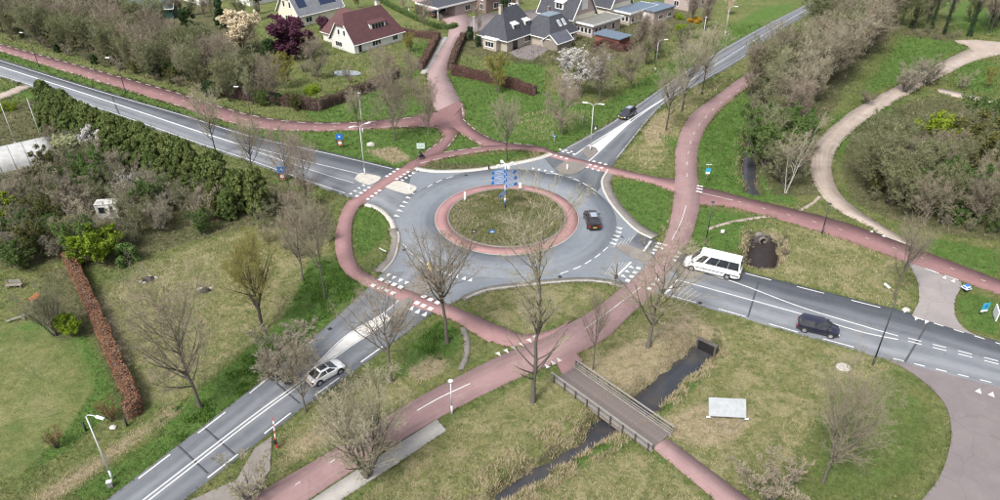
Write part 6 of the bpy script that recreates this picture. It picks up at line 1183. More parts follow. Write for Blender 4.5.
# pipe culvert of the pit
p = P(764.5, 240, -.6); pc = thing('pipe_culvert', 'round pipe culvert mouth above the dark pit by the red path', 'culvert', (p[0], p[1] + .3, WZ), R(8))
b = MB(); n_ = 20
for (ri, ro_) in ((.42, .58),):
    vs = [];
    for yv in (0, 1.6):
        for rad in (ri, ro_):
            for k in range(n_): a = 2 * math.pi * k / n_; vs.append((rad * math.cos(a), yv, .35 + rad * math.sin(a)))
    fs = []
    for k in range(n_): k2 = (k + 1) % n_; fs += [(k, k2, n_ + k2, n_ + k), (n_ + k, n_ + k2, 3 * n_ + k2, 3 * n_ + k), (k, 2 * n_ + k, 2 * n_ + k2, k2)]
    b.add(vs, fs)
b.build('pipe', A_GUT, pc); MB().disc((0, 1.2, .35), (0, 1, 0), .43, .05).build('inside', M_VOID, pc)  # near-black disc stands in for the shade down the pipe
b = MB(); b.box(-1.1, -.6, .25, .5, -.4, 1.0).box(.6, 1.1, .25, .5, -.4, 1.0).box(-.597, .597, .25, .5, .95, 1.1).build('headwall', M_CULV, pc)

# ================================================================ LAMPS
def lamp(label, px, h, style, az, m=None, name='street_lamp'):
    p = P(*px); z = gz(*p) if not is_paved(np.array([p[0]]), np.array([p[1]]))[0] else 0.05
    o = thing(name, label, 'lamp', (p[0], p[1], z), R(az), None); m = m or M_WPOLE
    MB().tube([(0, 0, -.1), (0, 0, 1.1)], .10, 10).build('base', m, o, True)
    top = h - (.5 if style != 'post' else .2)
    MB().tube([(0, 0, 1.1), (0, 0, top)], [.075, .05], 10).build('pole', m, o, True)
    def head(s, reach, rise):
        MB().tube([(0, 0, top - .05), (s * reach * .2, 0, top + rise * .6), (s * reach * .55, 0, top + rise * .92), (s * reach, 0, top + rise)], .035, 7).build('arm', m, o, True)
        MB().add([(s * reach + s * a * .75, y * .13, top + rise + zz * .8) for a in (-.1, .55, 1.0) for y, zz in ((-1, -.02), (1, -.02), (.6, .12), (-.6, .12))], [(0, 1, 2, 3)] + [(i * 4 + k, i * 4 + (k + 1) % 4, (i + 1) * 4 + (k + 1) % 4, (i + 1) * 4 + k) for i in range(2) for k in range(4)] + [(11, 10, 9, 8)]).build('lamp_head', M_SIGNW, o)
    if style == 'double': head(1, 1.0, .45); head(-1, 1.0, .45)
    elif style == 'single': head(1, 1.3, .45)
    else:
        MB().tube([(0, 0, top), (0, 0, h - .02)], [.10, .17], 10).build('lamp_head', M_SIGNW, o, True); MB().disc((0, 0, h + .01), (0, 0, 1), .24, .06, 12).build('lamp_cap', m, o)
    return o
lamp('white double-armed street lamp on the northwest splitter island', (365, 175), 8.3, 'double', 35)
lamp('white double-armed street lamp on the northeast splitter island', (590, 151), 8.3, 'double', -15)
lamp('white single-armed street lamp at lower left beside the road verge', (112, 478), 8.0, 'single', -20)
lamp('tall black street lamp in front of the blue car road at right', (873, 364), 9.0, 'single', 100, M_DPOLE)
lamp('black street lamp beside the red path right of the white van', (705.5, 244), 6.4, 'post', 0, M_DPOLE)
lamp('black lamp on the verge of the east red path near the dirt track', (822, 233), 4.6, 'post', 0, M_DPOLE)
lamp('dark curved lamp leaning over the far left cycle path', (39, 66.5), 7.4, 'single', 165, M_DPOLE)
lamp('dark curved lamp on the northwest verge, second from the left edge', (126, 94), 7.4, 'single', 175, M_DPOLE)
lamp('dark curved lamp on the northwest verge above the conifer row end', (253, 127), 7.4, 'single', 175, M_DPOLE)
lamp('short white lamp post beside the south cycle path', (452, 413), 4.2, 'post', 0)
lamp('white lamp post at the cycle path edge below the garden hedge', (363, 133), 7.4, 'post', 0)
lamp('grey green lamp post on the green left of the black car', (655, 72), 7.0, 'single', 10, M_STEEL)
lamp('pale lamp post on the far green beside the northeast road', (702, 45), 6.6, 'post', 0)
lamp('pale lamp with arm at the far northeast verge', (725, 35), 7.0, 'single', 5)
lamp('white lamp post at the street corner left of the dark roofed house', (474, 40), 5.6, 'post', 0)
lamp('pale lamp post by the top hedge across the street', (409, 12), 5.0, 'post', 0)
# tall white masts at the left edge
for px, h_, lab in (((15, 142), 9, 'thin white mast beside the plastic tunnel at the left edge'), ((42, 140), 7.5, 'thin white mast right of the plastic tunnel')):
    p = P(*px); o = thing('mast', lab, 'mast', (p[0], p[1], gz(*p))); MB().tube([(0, 0, -.2), (0, 0, h_)], [.07, .04], 8).build('pole', M_WPOLE, o, True); MB().sphere((0, 0, h_ + .05), .08).build('cap', M_STEEL, o, True); MB().box(-.18, .18, -.18, .18, -.15, .12).build('foot', A_CONC, o)

# ================================================================ SIGNS
p = P(505, 213); zc = iz(*p) - .15
o = thing('direction_sign', 'tall white pole with cross top and stacked blue direction boards on the roundabout island', 'signpost', (p[0], p[1], zc))
MB().tube([(0, 0, -.2), (0, 0, 7.0)], .085, 12).build('pole', M_WPOLE, o, True)
for z0, z1, m_ in ((.2, .9, M_BLACK), (.9, 1.3, M_BLUE), (1.3, 1.8, M_SIGNW)): MB().tube([(0, 0, z0), (0, 0, z1)], .12, 12).build('pole_band', m_, o, True)
for a in (25, 115): 
    M_ = Matrix.Rotation(R(a), 4, 'Z'); MB().box(-1.05, 1.05, -.07, .07, 6.9 + (a > 90) * .1, 6.985 + (a > 90) * .1, M=M_).build('cross_arm', M_SIGNW, o)
    for s_ in (-1, 1): MB().box(s_ * 1.05 - .2, s_ * 1.05 + .2, -.14, .14, 6.8, 7.12, M=M_).build('cross_light', M_SIGNW, o)
def board(z, az, x0, x1, hh=.62):
    M_ = Matrix.Rotation(R(az), 4, 'Z'); tip = .35 if x1 > 0 else -.35
    b = MB(); out = [(x0, z), (x1, z), (x1 + tip, z + hh / 2), (x1, z + hh), (x0, z + hh)]
    vs = [M_ @ Vector((a, -.11, c)) for a, c in out] + [M_ @ Vector((a, -.17, c)) for a, c in out]; b.add(vs, [(0, 1, 2, 3, 4), (9, 8, 7, 6, 5)] + [(i, i + 5, (i + 1) % 5 + 5, (i + 1) % 5) for i in range(5)]); bo = b.build('sign_board', M_BLUE, o)
    L0, L1 = sorted((x0, x1)); t = MB(); rg = np.random.RandomState(int(z * 10))
    for row in (.36, .13):                               # white lettering too small to read
        x = L0 + .15
        while x < L1 - .25:
            w_ = rg.uniform(.05, .12); t.box(x, x + w_, -.178, -.171, z + row, z + row + .14, M=M_); x += w_ + .04
    t.build('lettering', M_SIGNW, bo)
    e = MB(); e.box(L0, L1, -.176, -.171, z + .01, z + .045, M=M_).box(L0, L1, -.176, -.171, z + hh - .045, z + hh - .01, M=M_).build('border', M_SIGNW, bo)
for k, z in enumerate((5.75, 4.95, 4.15)): board(z, 22 - k * 4, -.05, -1.75)
board(5.2, 38, .05, 1.5); board(4.35, 30, .05, 1.6); board(3.45, 26, .05, 1.5); board(2.55, 60, .05, -1.6)
def marker(label, px, w_, h_, z0, m=M_SIGNW, az=0, zg=None, cat='sign', pole=M_STEEL, name='road_sign', shape='rect', back=None, extra=None):
    p = P(*px); o = thing(name, label, cat, (p[0], p[1], zg if zg is not None else (gz(*p) if not is_paved(np.array([p[0]]), np.array([p[1]]))[0] else .08)), R(az))
    MB().tube([(0, .04, -.15), (0, .04, z0 + h_ * .8)], .035, 8).build('pole', pole, o, True)
    if shape == 'round': MB().disc((0, -.02, z0 + h_ / 2), (0, 1, 0), h_ / 2, .03, 24).build('panel', m, o)
    else: MB().box(-w_ / 2, w_ / 2, -.04, -.005, z0, z0 + h_).build('panel', m, o)
    if extra: extra(o, z0, w_, h_)
    return o
def arrow(o, z0, w_, h_): MB().add([(a * w_, -.055, z0 + h_ * c) for a, c in ((-.30, .40), (.05, .40), (.05, .22), (.34, .5), (.05, .78), (.05, .60), (-.30, .60))], [(0, 1, 2, 3, 4, 5, 6)]).build('arrow', M_SIGNW, o)
marker('white post marker at the far left of the roundabout island', (465, 202), .28, 1.3, .1, zg=.3, name='marker_post', cat='marker'); marker('white post marker behind the direction sign on the island', (520, 191), .45, .9, .3, zg=.2, name='marker_post', cat='marker')
marker('black square board on the left side of the roundabout island', (474, 236), .6, .6, .25, M_BLACK, zg=.2, extra=lambda o, z, w, h: MB().box(-.17, .17, -.06, -.042, z + .15, z + .45).build('symbol', mat('sign_grey', (.3, .28, .26), .6, (.22, .2, .19), 3), o)); marker('low blue arrow sign on the roundabout island, near side', (492, 236), .7, .55, .2, M_BLUE, zg=.2, extra=arrow)
marker('blue sign on a grey post beside the northeast crossing', (554, 147.5), .45, .45, 2.0, M_BLUE, shape='round', extra=arrow); marker('grey backed sign post on the green left of the black car', (582, 128), .5, .5, 2.0, M_STEEL)
marker('blue sign with white plate and top bar beside the north-south path', (706, 183), .8, .55, 2.0, M_CYAN, extra=lambda o, z, w, h: (MB().box(-w * .4, w * .4, -.06, -.042, z - .36, z - .02).build('plate', M_SIGNW, o), MB().box(-.45, .45, -.02, .06, z + 1.15, z + 1.21).build('top_bar', M_SIGNW, o), MB().tube([(0, .04, z + h * .8), (0, .04, z + 1.2)], .03, 8).build('pole', M_STEEL, o)))
marker('pale green notice board on the grass beside the cyclist', (421, 150), 1.35, 1.0, .35, mat('notice_board', (.52, .60, .55), .5, (.45, .53, .48), 3), name='notice_board', extra=lambda o, z, w, h: [MB().box(-w * .38, w * .38, -.052, -.043, z + h * q, z + h * q + .1).build('notice_line', mat('notice_text', (.32, .4, .36), .6, (.28, .36, .32), 3), o) for q in (.25, .5, .72)])
def entry_sign(label, px, az):
    p = P(*px); o = thing('entry_sign', label, 'sign', (p[0], p[1], gz(*p)), R(az))
    for s_ in (-1, 1): MB().box(s_ * .5 - .05, s_ * .5 + .05, -.06, .06, -.2, 2.5).build('post', M_DPOLE, o)
    MB().box(-.55, .55, -.12, -.063, 1.6, 2.6).build('panel', M_BLUE, o); MB().add([(a * .30, -.126, 2.12 + c * .30) for a, c in ((-1, -.1), (-.3, .25), (0, 1), (.3, .25), (1, -.1), (.4, -.3), (0, -.8), (-.4, -.3))], [tuple(range(8))]).build('emblem', mat('emblem_pale', (.45, .62, .74), .5, (.40, .56, .70), 3), o)
    MB().box(-.34, .34, -.11, -.064, .55, 1.4).build('lower_panel', M_SRED, o); MB().disc((0, -.118, .98), (0, 1, 0), .29, .012, 20).build('speed_plate', M_SIGNW, o)
entry_sign('blue emblem entry sign over a red and white plate on the north verge', (340.5, 147.5), 8); entry_sign('blue emblem entry sign over a red and white plate, left road edge', (283, 181), 12)
marker('black keep-right sign on a dark post on the southeast splitter corner', (615, 288), .45, .6, 1.5, M_BLACK, pole=M_DPOLE, extra=lambda o, z, w, h: MB().tube([(0, .04, z), (0, .04, 3.6)], .05, 8).build('pole_top', M_DPOLE, o))
marker('black and white sign on the northeast median behind the lamp', (595, 134), .7, .7, .8, M_BLACK, extra=lambda o, z, w, h: MB().add([(-.2, -.05, z + .05), (.2, -.05, z + .05), (0, -.05, z + .6)], [(0, 1, 2)]).build('symbol', M_SIGNW, o))
marker('white small marker beside the pit near the white van', (722, 234), .5, .5, .3, name='marker_post', cat='marker'); marker('dirty cream bollard on the southwest splitter island', (430, 272), .45, 1.3, .1, mat('cream_bollard', (.55, .45, .22), .7, (.45, .36, .18), 3), name='bollard', cat='bollard')
marker('white bar marker on the southwest kerb island', (383, 252), 1.3, .14, .45, name='marker_post', cat='marker', az=-40); marker('small white bollard on the right tip of the northwest splitter island', (409, 190), .25, .8, .05, name='bollard', cat='bollard'); marker('white bollard on the northeast splitter island', (567, 170), .25, .9, .05, name='bollard', cat='bollard')
marker('black bollard on the white kerb behind the roundabout', (489, 170), .25, .7, .05, M_BLACK, name='bollard', cat='bollard')
marker('cyan information board on the grass at the right edge', (982, 315), .9, .9, .9, M_CYAN, az=12, name='information_board', extra=lambda o, z, w, h: (MB().box(-w / 2, w / 2, -.045, -.004, z - .3, z - .003).build('plate', M_SIGNW, o), MB().disc((.05, -.05, z + .45), (0, 1, 0), .24, .01, 16).build('emblem', mat('emblem_teal', (.02, .18, .32), .5, (.02, .15, .28), 3), o)))
p = P(994, 318); o = thing('information_board', 'white narrow board standing edge-on beside the cyan information board', 'sign', (p[0], p[1], gz(*p)), R(68)); MB().box(-.9, .9, -.06, .06, .3, 1.5).build('panel', M_SIGNW, o); 
for s_ in (-.7, .7): MB().box(s_ - .05, s_ + .05, -.05, .05, -.2, .297).build('post', M_STEEL, o)
# mushroom-shaped cycle waymarker
p = P(965, 291); o = thing('waymarker', 'low white and blue mushroom waymarker at the grey driveway corner', 'waymarker', (p[0], p[1], 0.02), R(20)); MB().box(-.14, .14, -.14, .14, -.1, .45).build('foot', M_BLACK, o); MB().box(-.42, .42, -.42, .42, .45, .8, tp=.2).build('cap', M_SIGNW, o); MB().box(-.26, .26, -.26, .26, .803, .88, tp=.08).build('top', M_BLUE, o)
for k in range(4): MB().box(-.24, .24, -.385, -.36, .52, .70, M=Matrix.Rotation(R(90 * k), 4, 'Z')).build('name_plate', M_BLUE, o)
# pale panel leaning low in the grass on a V-shaped frame
c_ = P(727, 419); o = thing('sign_panel', 'pale grey panel leaning low over the grass right of the footbridge', 'panel', (c_[0], c_[1], gz(*c_)), R(-4))
M_T = Matrix.Translation((0, 0, .42)) @ Matrix.Rotation(R(-42), 4, 'X')
MB().box(-1.75, 1.75, -.03, .03, 0, 1.75, M=M_T).build('panel', mat('panel_grey', (.33, .35, .36), .5, (.26, .28, .29), 2.5), o)
for z in (.05, 1.62): MB().box(-1.7, 1.7, -.075, -.033, z, z + .06, M=M_T).build('stiffener', M_STEEL, o)
for s_ in (-1, 1):
    MB().tube([(s_ * 1.6, -.06, .42), (s_ * .12, -1.5, .02)], .03, 6).tube([(s_ * 1.0, -.06, .42), (s_ * .10, -1.2, .02)], .02, 6).build('brace', M_WOOD, o)
    MB().tube([(s_ * 1.55, .75, 1.2), (s_ * 1.55, .75, -.2)], .04, 6).build('leg', M_STEEL, o); MB().box(s_ * 1.78 - .2, s_ * 1.78 + .2, -.12, .0, .28, .40).build('bracket', M_SIGNW, o)
    MB().tube([(s_ * 1.6, -.02, .44), (s_ * 1.6, -.02, -.2)], .04, 6).build('leg', M_STEEL, o)
# red and white barrier at the layby
p = P(277, 447); o = thing('barrier', 'red and white striped barrier gate at the gravel layby', 'barrier', (p[0], p[1], gz(*p)), R(100)); MB().box(-.1, .1, -.1, .1, -.2, 1.1).build('post', M_SRED, o)
for k in range(7): M_ = Matrix.Translation((0, 0, 1.0)) @ Matrix.Rotation(R(-62), 4, 'Y'); MB().box(k * .30, k * .30 + .298, -.04, .04, -.04, .04, M=M_).build('boom_segment', M_SRED if k % 2 == 0 else M_SIGNW, o)
MB().tube([(0.25, 0, 1.0), (.55, 0, -.2)], .045, 6).build('strut', M_SIGNW, o); MB().box(-.35, -.101, -.13, .13, .8, 1.2).build('counterweight', M_BLACK, o)

# ================================================================ SMALL THINGS ON THE GROUND
def rock(label, px, r_, m, name='boulder', cat='boulder', sq=.6, seed=1):
    p = P(*px); rg = np.random.RandomState(seed); b = MB().sphere((0, 0, 0), (r_, r_ * .8, r_ * sq), 14, 9); off = rg.uniform(.8, 1.12, len(b.v)); b.v = [tuple(c * k for c in v) for v, k in zip(b.v, off)]
    me = b.mesh(name, m); o = link(name, me); o.location = (p[0], p[1], gz(*p) + r_ * sq * .35); return tag(o, label, cat)
rock('pale boulder on the grass between lamp and notice board', (371, 145), .75, A_KERB, seed=2); rock('heap of pale rubble on the verge near the black lamp', (843, 367), .8, A_KERB, 'rubble_heap', 'rubble', .35, 3); rock('pale stone at the corner of the grey driveway', (906, 310), .5, A_KERB, seed=4); rock('flat pale stone slab at the junction corner', (440, 106), 1.3, A_GREYB, 'stone_slab', 'stone', .08, 5)
rock('white stone at the foot of the beech hedge', (113, 427), .35, A_KERB, seed=6)
for px, lab in (((148, 279), 'charred heap with a stake in the dry field, left one'), ((205, 290), 'charred heap with a stake in the dry field, right one')):
    p = P(*px); o = thing('burnt_heap', lab, 'heap', (p[0], p[1], gz(*p))); rg = np.random.RandomState(int(px[0])); b = MB().sphere((0, 0, .12), (.7, .5, .32), 12, 7); b.v = [tuple(c * k for c in v) for v, k in zip(b.v, rg.uniform(.75, 1.2, len(b.v)))]; b.build('ash', M_VOID, o)
    MB().tube([(-.1, 0, 0), (-.5, .3, 2.2)], .03, 6).build('stake', M_WOOD, o)
    for k in range(5): a = rg.uniform(0, 6.3); s = MB().sphere((1.0 * math.cos(a), .7 * math.sin(a), .05), (.25, .2, .14), 8, 5).build('stone', A_CONC, o)
for px, lab in (((86, 430), 'black bollard on the lawn verge left of the road'), ((127, 425), 'black bollard by the end of the beech hedge')): 
    p = P(*px); o = thing('bollard', lab, 'bollard', (p[0], p[1], gz(*p))); MB().tube([(0, 0, -.1), (0, 0, 1.0)], .10, 8).build('post', M_BLACK, o, True); MB().sphere((0, 0, 1.0), .10, 8, 5).build('cap', M_BLACK, o, True)
p = P(112, 481); o = thing('utility_cabinet', 'small silver utility cabinet at the foot of the lower left lamp', 'cabinet', (p[0] + .1, p[1] - .5, gz(*p)), R(20)); MB().box(-.2, .2, -.15, .15, -.05, .65).build('body', M_STEEL, o); MB().box(-.23, .23, -.18, .18, .653, .70).build('lid', M_SIGNW, o)
# garden bench, orange cover, seesaw plank in the left garden
p = P(14, 288); o = thing('garden_bench', 'weathered garden bench on the lawn at the left edge', 'bench', (p[0], p[1], gz(*p)), R(5))
for k in range(4): MB().box(-.9, .9, -.05 + k * .13, .06 + k * .13, .43, .47).build('seat_slat', M_WOOD, o)
for k in range(3): MB().box(-.9, .9, .50, .54, .55 + k * .15, .66 + k * .15).build('back_slat', M_WOODL, o)
for x in (-.8, .8):
    for y in (0, .45): MB().box(x - .05, x + .05, y - .05, y + .05, -.1, .43 if y == 0 else 1.0).build('leg', M_WOOD, o)
p = P(36, 302); o = thing('covered_woodpile', 'small orange covered stack at the garden edge', 'stack', (p[0], p[1], gz(*p)), R(80)); MB().box(-.6, .6, -.3, .3, -.05, .75).build('logs', M_WOOD, o); MB().slope([(-.7, -.42, .76), (.7, -.42, .76), (.7, .0, 1.02), (-.7, .0, 1.02)], .05).slope([(.7, .42, .76), (-.7, .42, .76), (-.7, 0, 1.02), (.7, 0, 1.02)], .05).build('cover', mat('orange_cover', (.52, .16, .05), .7, (.42, .12, .045), 3), o)
p = P(24, 318); o = thing('garden_seesaw', 'pale plank seesaw lying on the garden lawn', 'seesaw', (p[0], p[1], gz(*p)), R(22)); MB().box(-1.6, 1.6, -.12, .12, .45, .52, M=Matrix.Rotation(R(-10), 4, 'Y')).build('plank', M_WOODL, o); MB().box(-.15, .15, -.25, .25, -.05, .5).build('pivot', M_WOOD, o)
for s_ in (-1.3, 1.3): MB().tube([(s_, -.25, .62 + s_ * .18), (s_, .25, .62 + s_ * .18)], .03, 6).build('handle', M_STEEL, o)
# ================================================================ VEHICLES
def paint_(name, c, c2): return mat(name, c, 0.28, c2, 1.2, coat=.6, spec=.5)
M_TAIL = mat('tail_light', (.35, .015, .015), .25, (.28, .012, .012), 4); M_HEAD = mat('head_light', (.72, .74, .76), .15, (.62, .64, .66), 4); M_RIM = mat('alloy_rim', (.52, .53, .54), .3, (.42, .43, .44), 4, metal=.7); M_PLATE = mat('plate_yellow', (.62, .45, .05), .5, (.56, .40, .05), 4); M_UNDER = mat('underbody', (.02, .02, .022), .8, (.03, .03, .03), 4)
M_RGLASS = mat('roof_glass_reflection', (.30, .34, .40), .12, (.24, .28, .33), 2)  # pale blue stands in for a reflection on the car roofs
def vehicle(name, label, cat, px, az, L, W, H, prof, belt, cab_b, cab_t, wt, paintm, wheel_r=.32, wheels=(.78, -.78), sides=((.04, .47), (.53, .96)), roofm=None, rear=True, roof_panel=None, z=.03, tint=M_GLASS, wheelbase=None, low=M_BLACK, trim=True, rglass=None):
    """x forward. prof: upper outline of the lower body [(x,z)], belt: height of the window line, cab_b / cab_t: (rear x, front x) of the cabin at belt / roof"""
    p = P(*px); o = thing(name, label, cat, (p[0], p[1], z), R(az)); hw = W / 2; xs_ = sorted(prof); nS = 25; sx = np.linspace(-L / 2, L / 2, nS)
    top = np.interp(sx, [q[0] for q in xs_], [q[1] for q in xs_]); e = np.clip(1 - (np.abs(sx) / (L / 2)) ** 7 * .22, 0, 1); zb = .22 + .10 * (np.abs(sx) / (L / 2)) ** 6
    v = []; nC = 9
    for x, t, k, b0 in zip(sx, top, e, zb):
        half = [(hw * .88 * k, b0), (hw * k, b0 + .14), (hw * 1.0 * k, b0 + (t - b0) * .55), (hw * .97 * k, t - .07), (hw * .86 * k, t), (0, t + .03)]
        ring = half + [(-y, zz) for y, zz in reversed(half[:-1])]; v += [(x, y, zz) for y, zz in ring]; nC = len(ring)
    f = [(i * nC + k, i * nC + (k + 1) % nC, (i + 1) * nC + (k + 1) % nC, (i + 1) * nC + k) for i in range(nS - 1) for k in range(nC)] + [tuple(range(nC - 1, -1, -1)), tuple(range((nS - 1) * nC, nS * nC))]
    body = MB().add(v, f).build('body', paintm, o, True)
    md = body.modifiers.new('edge', 'EDGE_SPLIT'); md.split_angle = R(38)
    # cabin
    wb_ = hw * .93; cb = [(cab_b[0], wb_, belt - .05), (cab_b[1], wb_, belt - .05), (cab_t[1], wt, H - .06), (cab_t[0], wt, H - .06)]
    vs = [(x, y, zz) for x, y, zz in cb] + [(x, -y, zz) for x, y, zz in cb]
    MB().add(vs, [(0, 1, 2, 3), (7, 6, 5, 4), (1, 5, 6, 2), (0, 3, 7, 4), (2, 6, 7, 3)]).build('cabin', paintm, o)
    rf = MB(); xr = np.linspace(cab_t[0], cab_t[1], 7)
    rv = [(x, y * wt, H - .055 + (1 - y * y) * .05 - .03 * (abs(2 * (x - cab_t[0]) / (cab_t[1] - cab_t[0]) - 1) ** 3)) for x in xr for y in (-1, -.6, 0, .6, 1)]
    rf.add(rv, [(i * 5 + k, i * 5 + k + 1, (i + 1) * 5 + k + 1, (i + 1) * 5 + k) for i in range(6) for k in range(4)]); ro = rf.build('roof', roofm or paintm, o, True)
    if roof_panel:
        a, b_ = roof_panel; MB().slope([(a, -wt * .72, H + .012), (b_, -wt * .72, H + .012), (b_, wt * .72, H + .012), (a, wt * .72, H + .012)], .01).build('glass_roof', rglass or M_RGLASS, ro)
    def quad(name, pts, off, m):
        pts = [Vector(q) for q in pts]; n_ = (pts[1] - pts[0]).cross(pts[3] - pts[0]).normalized(); c = sum(pts, Vector()) / 4
        if n_.dot(c - Vector((sum(cab_b) / 2, 0, belt))) < 0: n_ = -n_
        A = [q + n_ * off for q in pts]; B = [q - n_ * .01 for q in pts]; return MB().add(A + B, [(0, 1, 2, 3), (7, 6, 5, 4)] + [(i, i + 4, (i + 1) % 4 + 4, (i + 1) % 4) for i in range(4)]).build(name, m, o)
    def sidep(s, t, sg): a = Vector(cb[0]).lerp(Vector(cb[1]), s); b_ = Vector(cb[3]).lerp(Vector(cb[2]), s); q = a.lerp(b_, t); return (q.x, q.y * sg, q.z)
    for sg in (-1, 1):
        for a, b_ in sides: quad('side_window', [sidep(a, .12, sg), sidep(b_, .12, sg), sidep(b_, .88, sg), sidep(a, .88, sg)], .012, tint)
    def endp(x0, x1, u, t): return (x0 + (x1 - x0) * t, (wb_ + (wt - wb_) * t) * u, belt - .05 + (H - .06 - belt + .05) * t)
    quad('windscreen', [endp(cab_b[1], cab_t[1], u, t) for u, t in ((-.9, .1), (.9, .1), (.9, .93), (-.9, .93))], .012, tint)
    if rear: quad('rear_window', [endp(cab_b[0], cab_t[0], u, t) for u, t in ((-.86, .15), (.86, .15), (.86, .9), (-.86, .9))], .012, tint)
    for xw in (wheels if wheelbase is None else wheelbase):
        xw = xw * L / 2 if wheelbase is None else xw
        for sg in (-1, 1):
            MB().disc((xw, sg * (hw - .10), wheel_r + .02), (0, 1, 0), wheel_r + .07, .206, 20).build('wheel_arch', M_UNDER, o)
            wo_ = MB().disc((xw, sg * (hw - .09), wheel_r), (0, 1, 0), wheel_r, .22, 22).build('wheel', M_RUBBER, o); MB().disc((xw, sg * (hw + .012), wheel_r), (0, 1, 0), wheel_r * .66, .03, 16).build('rim', M_RIM, wo_)
    zt = float(np.interp(L / 2 - .1, sx, top)); zr_ = float(np.interp(-L / 2 + .1, sx, top))
    for sg in (-1, 1):
        MB().box(L / 2 - .30, L / 2 + .012, sg * hw * .62 - .17, sg * hw * .62 + .17, zt - .24, zt - .07, tp=.02).build('headlight', M_HEAD, o)
        MB().box(-L / 2 - .015, -L / 2 + .12, sg * hw * .70 - .13, sg * hw * .70 + .13, zr_ - .34, zr_ - .10).build('tail_light', M_TAIL, o)
        MB().box(cab_b[1] - .55, cab_b[1] - .35, sg * (hw + .02) - (.17 if sg < 0 else 0), sg * (hw + .02) + (.17 if sg > 0 else 0), belt - .02, belt + .14).build('mirror', low if low is not None else paintm, o)
    MB().box(-L / 2 - .025, -L / 2 + .05, -.26, .26, .52, .63).build('number_plate', M_PLATE, o); MB().box(L / 2 - .05, L / 2 + .025, -.26, .26, .42, .53).build('number_plate', M_PLATE, o)
    MB().box(-L / 2 - .03, -L / 2 + .25, -hw * .76, hw * .76, .25, .48).build('bumper', low, o); MB().box(L / 2 - .25, L / 2 + .02, -hw * .70, hw * .70, .25, .40).build('bumper', low, o)
    MB().box(-L / 2 + .3, L / 2 - .3, -hw * .82, hw * .82, .14, .26).build('underbody', M_UNDER, o)
    return o
K_BLK = paint_('paint_black', (.016, .015, .018), (.022, .02, .024)); K_BLU = paint_('paint_navy', (.012, .013, .030), (.016, .017, .038)); K_WHT = paint_('paint_white', (.80, .81, .81), (.76, .77, .77)); K_RED = paint_('paint_dark_red', (.012, .009, .010), (.018, .010, .011)); K_ANT = paint_('paint_anthracite', (.024, .025, .030), (.03, .032, .038))
suv = dict(prof=[(-2.2, .92), (-1.9, 1.0), (.7, 1.0), (1.1, .98), (2.0, .86), (2.2, .72)], belt=1.0, cab_b=(-2.08, 1.05), cab_t=(-1.72, .32), wt=.60)
v_ = vehicle('black_car', 'black suv with painted pale reflection on its sunroof driving round the roundabout, seen from behind', 'car', (592, 223), 93, 4.6, 1.95, 1.70, paintm=K_RED, wheel_r=.34, wheels=(.62, -.62), roof_panel=(-1.3, -.1), tint=M_GLASS, **suv)
for s_ in (-1, 1): MB().tube([(-1.5, s_ * .56, 1.69), (.2, s_ * .56, 1.69)], .025, 6).build('roof_rail', M_RIM, v_)
vehicle('black_car', 'black car with painted pale reflection on its roof glass approaching down the northeast road', 'car', (627, 116.5), 234, 4.4, 1.82, 1.6, paintm=K_ANT, wheel_r=.33, wheels=(.62, -.62), roof_panel=(-1.4, .1), **suv)
vehicle('blue_car', 'dark blue family car driving away on the right-hand road', 'car', (817, 331), -23, 4.35, 1.82, 1.62, prof=[(-2.17, .90), (-1.95, .98), (.75, .98), (1.25, .95), (1.95, .80), (2.17, .62)], belt=.98, cab_b=(-2.05, 1.35), cab_t=(-1.75, .35), wt=.62, paintm=K_BLU, wheel_r=.32, wheels=(.62, -.62), sides=((.04, .30), (.33, .60), (.63, .92)))
vehicle('white_car', 'white coupe with dark glass roof driving up the southwest road', 'car', (326, 376), 45, 3.95, 1.74, 1.36, prof=[(-1.97, .78), (-1.75, .92), (-1.1, .95), (.65, .92), (1.1, .88), (1.75, .72), (1.97, .58)], belt=.92, cab_b=(-1.75, 1.15), cab_t=(-.75, .20), wt=.55, paintm=K_WHT, wheel_r=.33, wheels=(.62, -.62), sides=((.12, .52), (.56, .92)), roof_panel=(-.70, .14), low=K_WHT, rglass=M_GLASS)
van = vehicle('white_van', 'white high-roofed passenger van leaving the roundabout at right', 'van', (711.5, 271.5), 154, 6.9, 2.05, 2.72, prof=[(-3.45, 1.25), (-3.35, 1.35), (2.1, 1.35), (2.6, 1.25), (3.2, 1.08), (3.45, .80)], belt=1.35, cab_b=(-3.38, 2.75), cab_t=(-3.24, 1.55), wt=.84, paintm=K_WHT, wheel_r=.36, wheelbase=(2.35, -2.0), sides=((.03, .255), (.26, .485), (.49, .71), (.755, .90)), low=M_BLACK)
for s_ in (-1, 1): MB().box(-3.3, 2.0, s_ * 1.02 - .015, s_ * 1.02 + .015, .72, .82).build('side_strip', M_BLACK, van)
MB().box(-3.0, 1.0, -.45, .45, 2.70, 2.74).build('roof_duct', K_WHT, van)

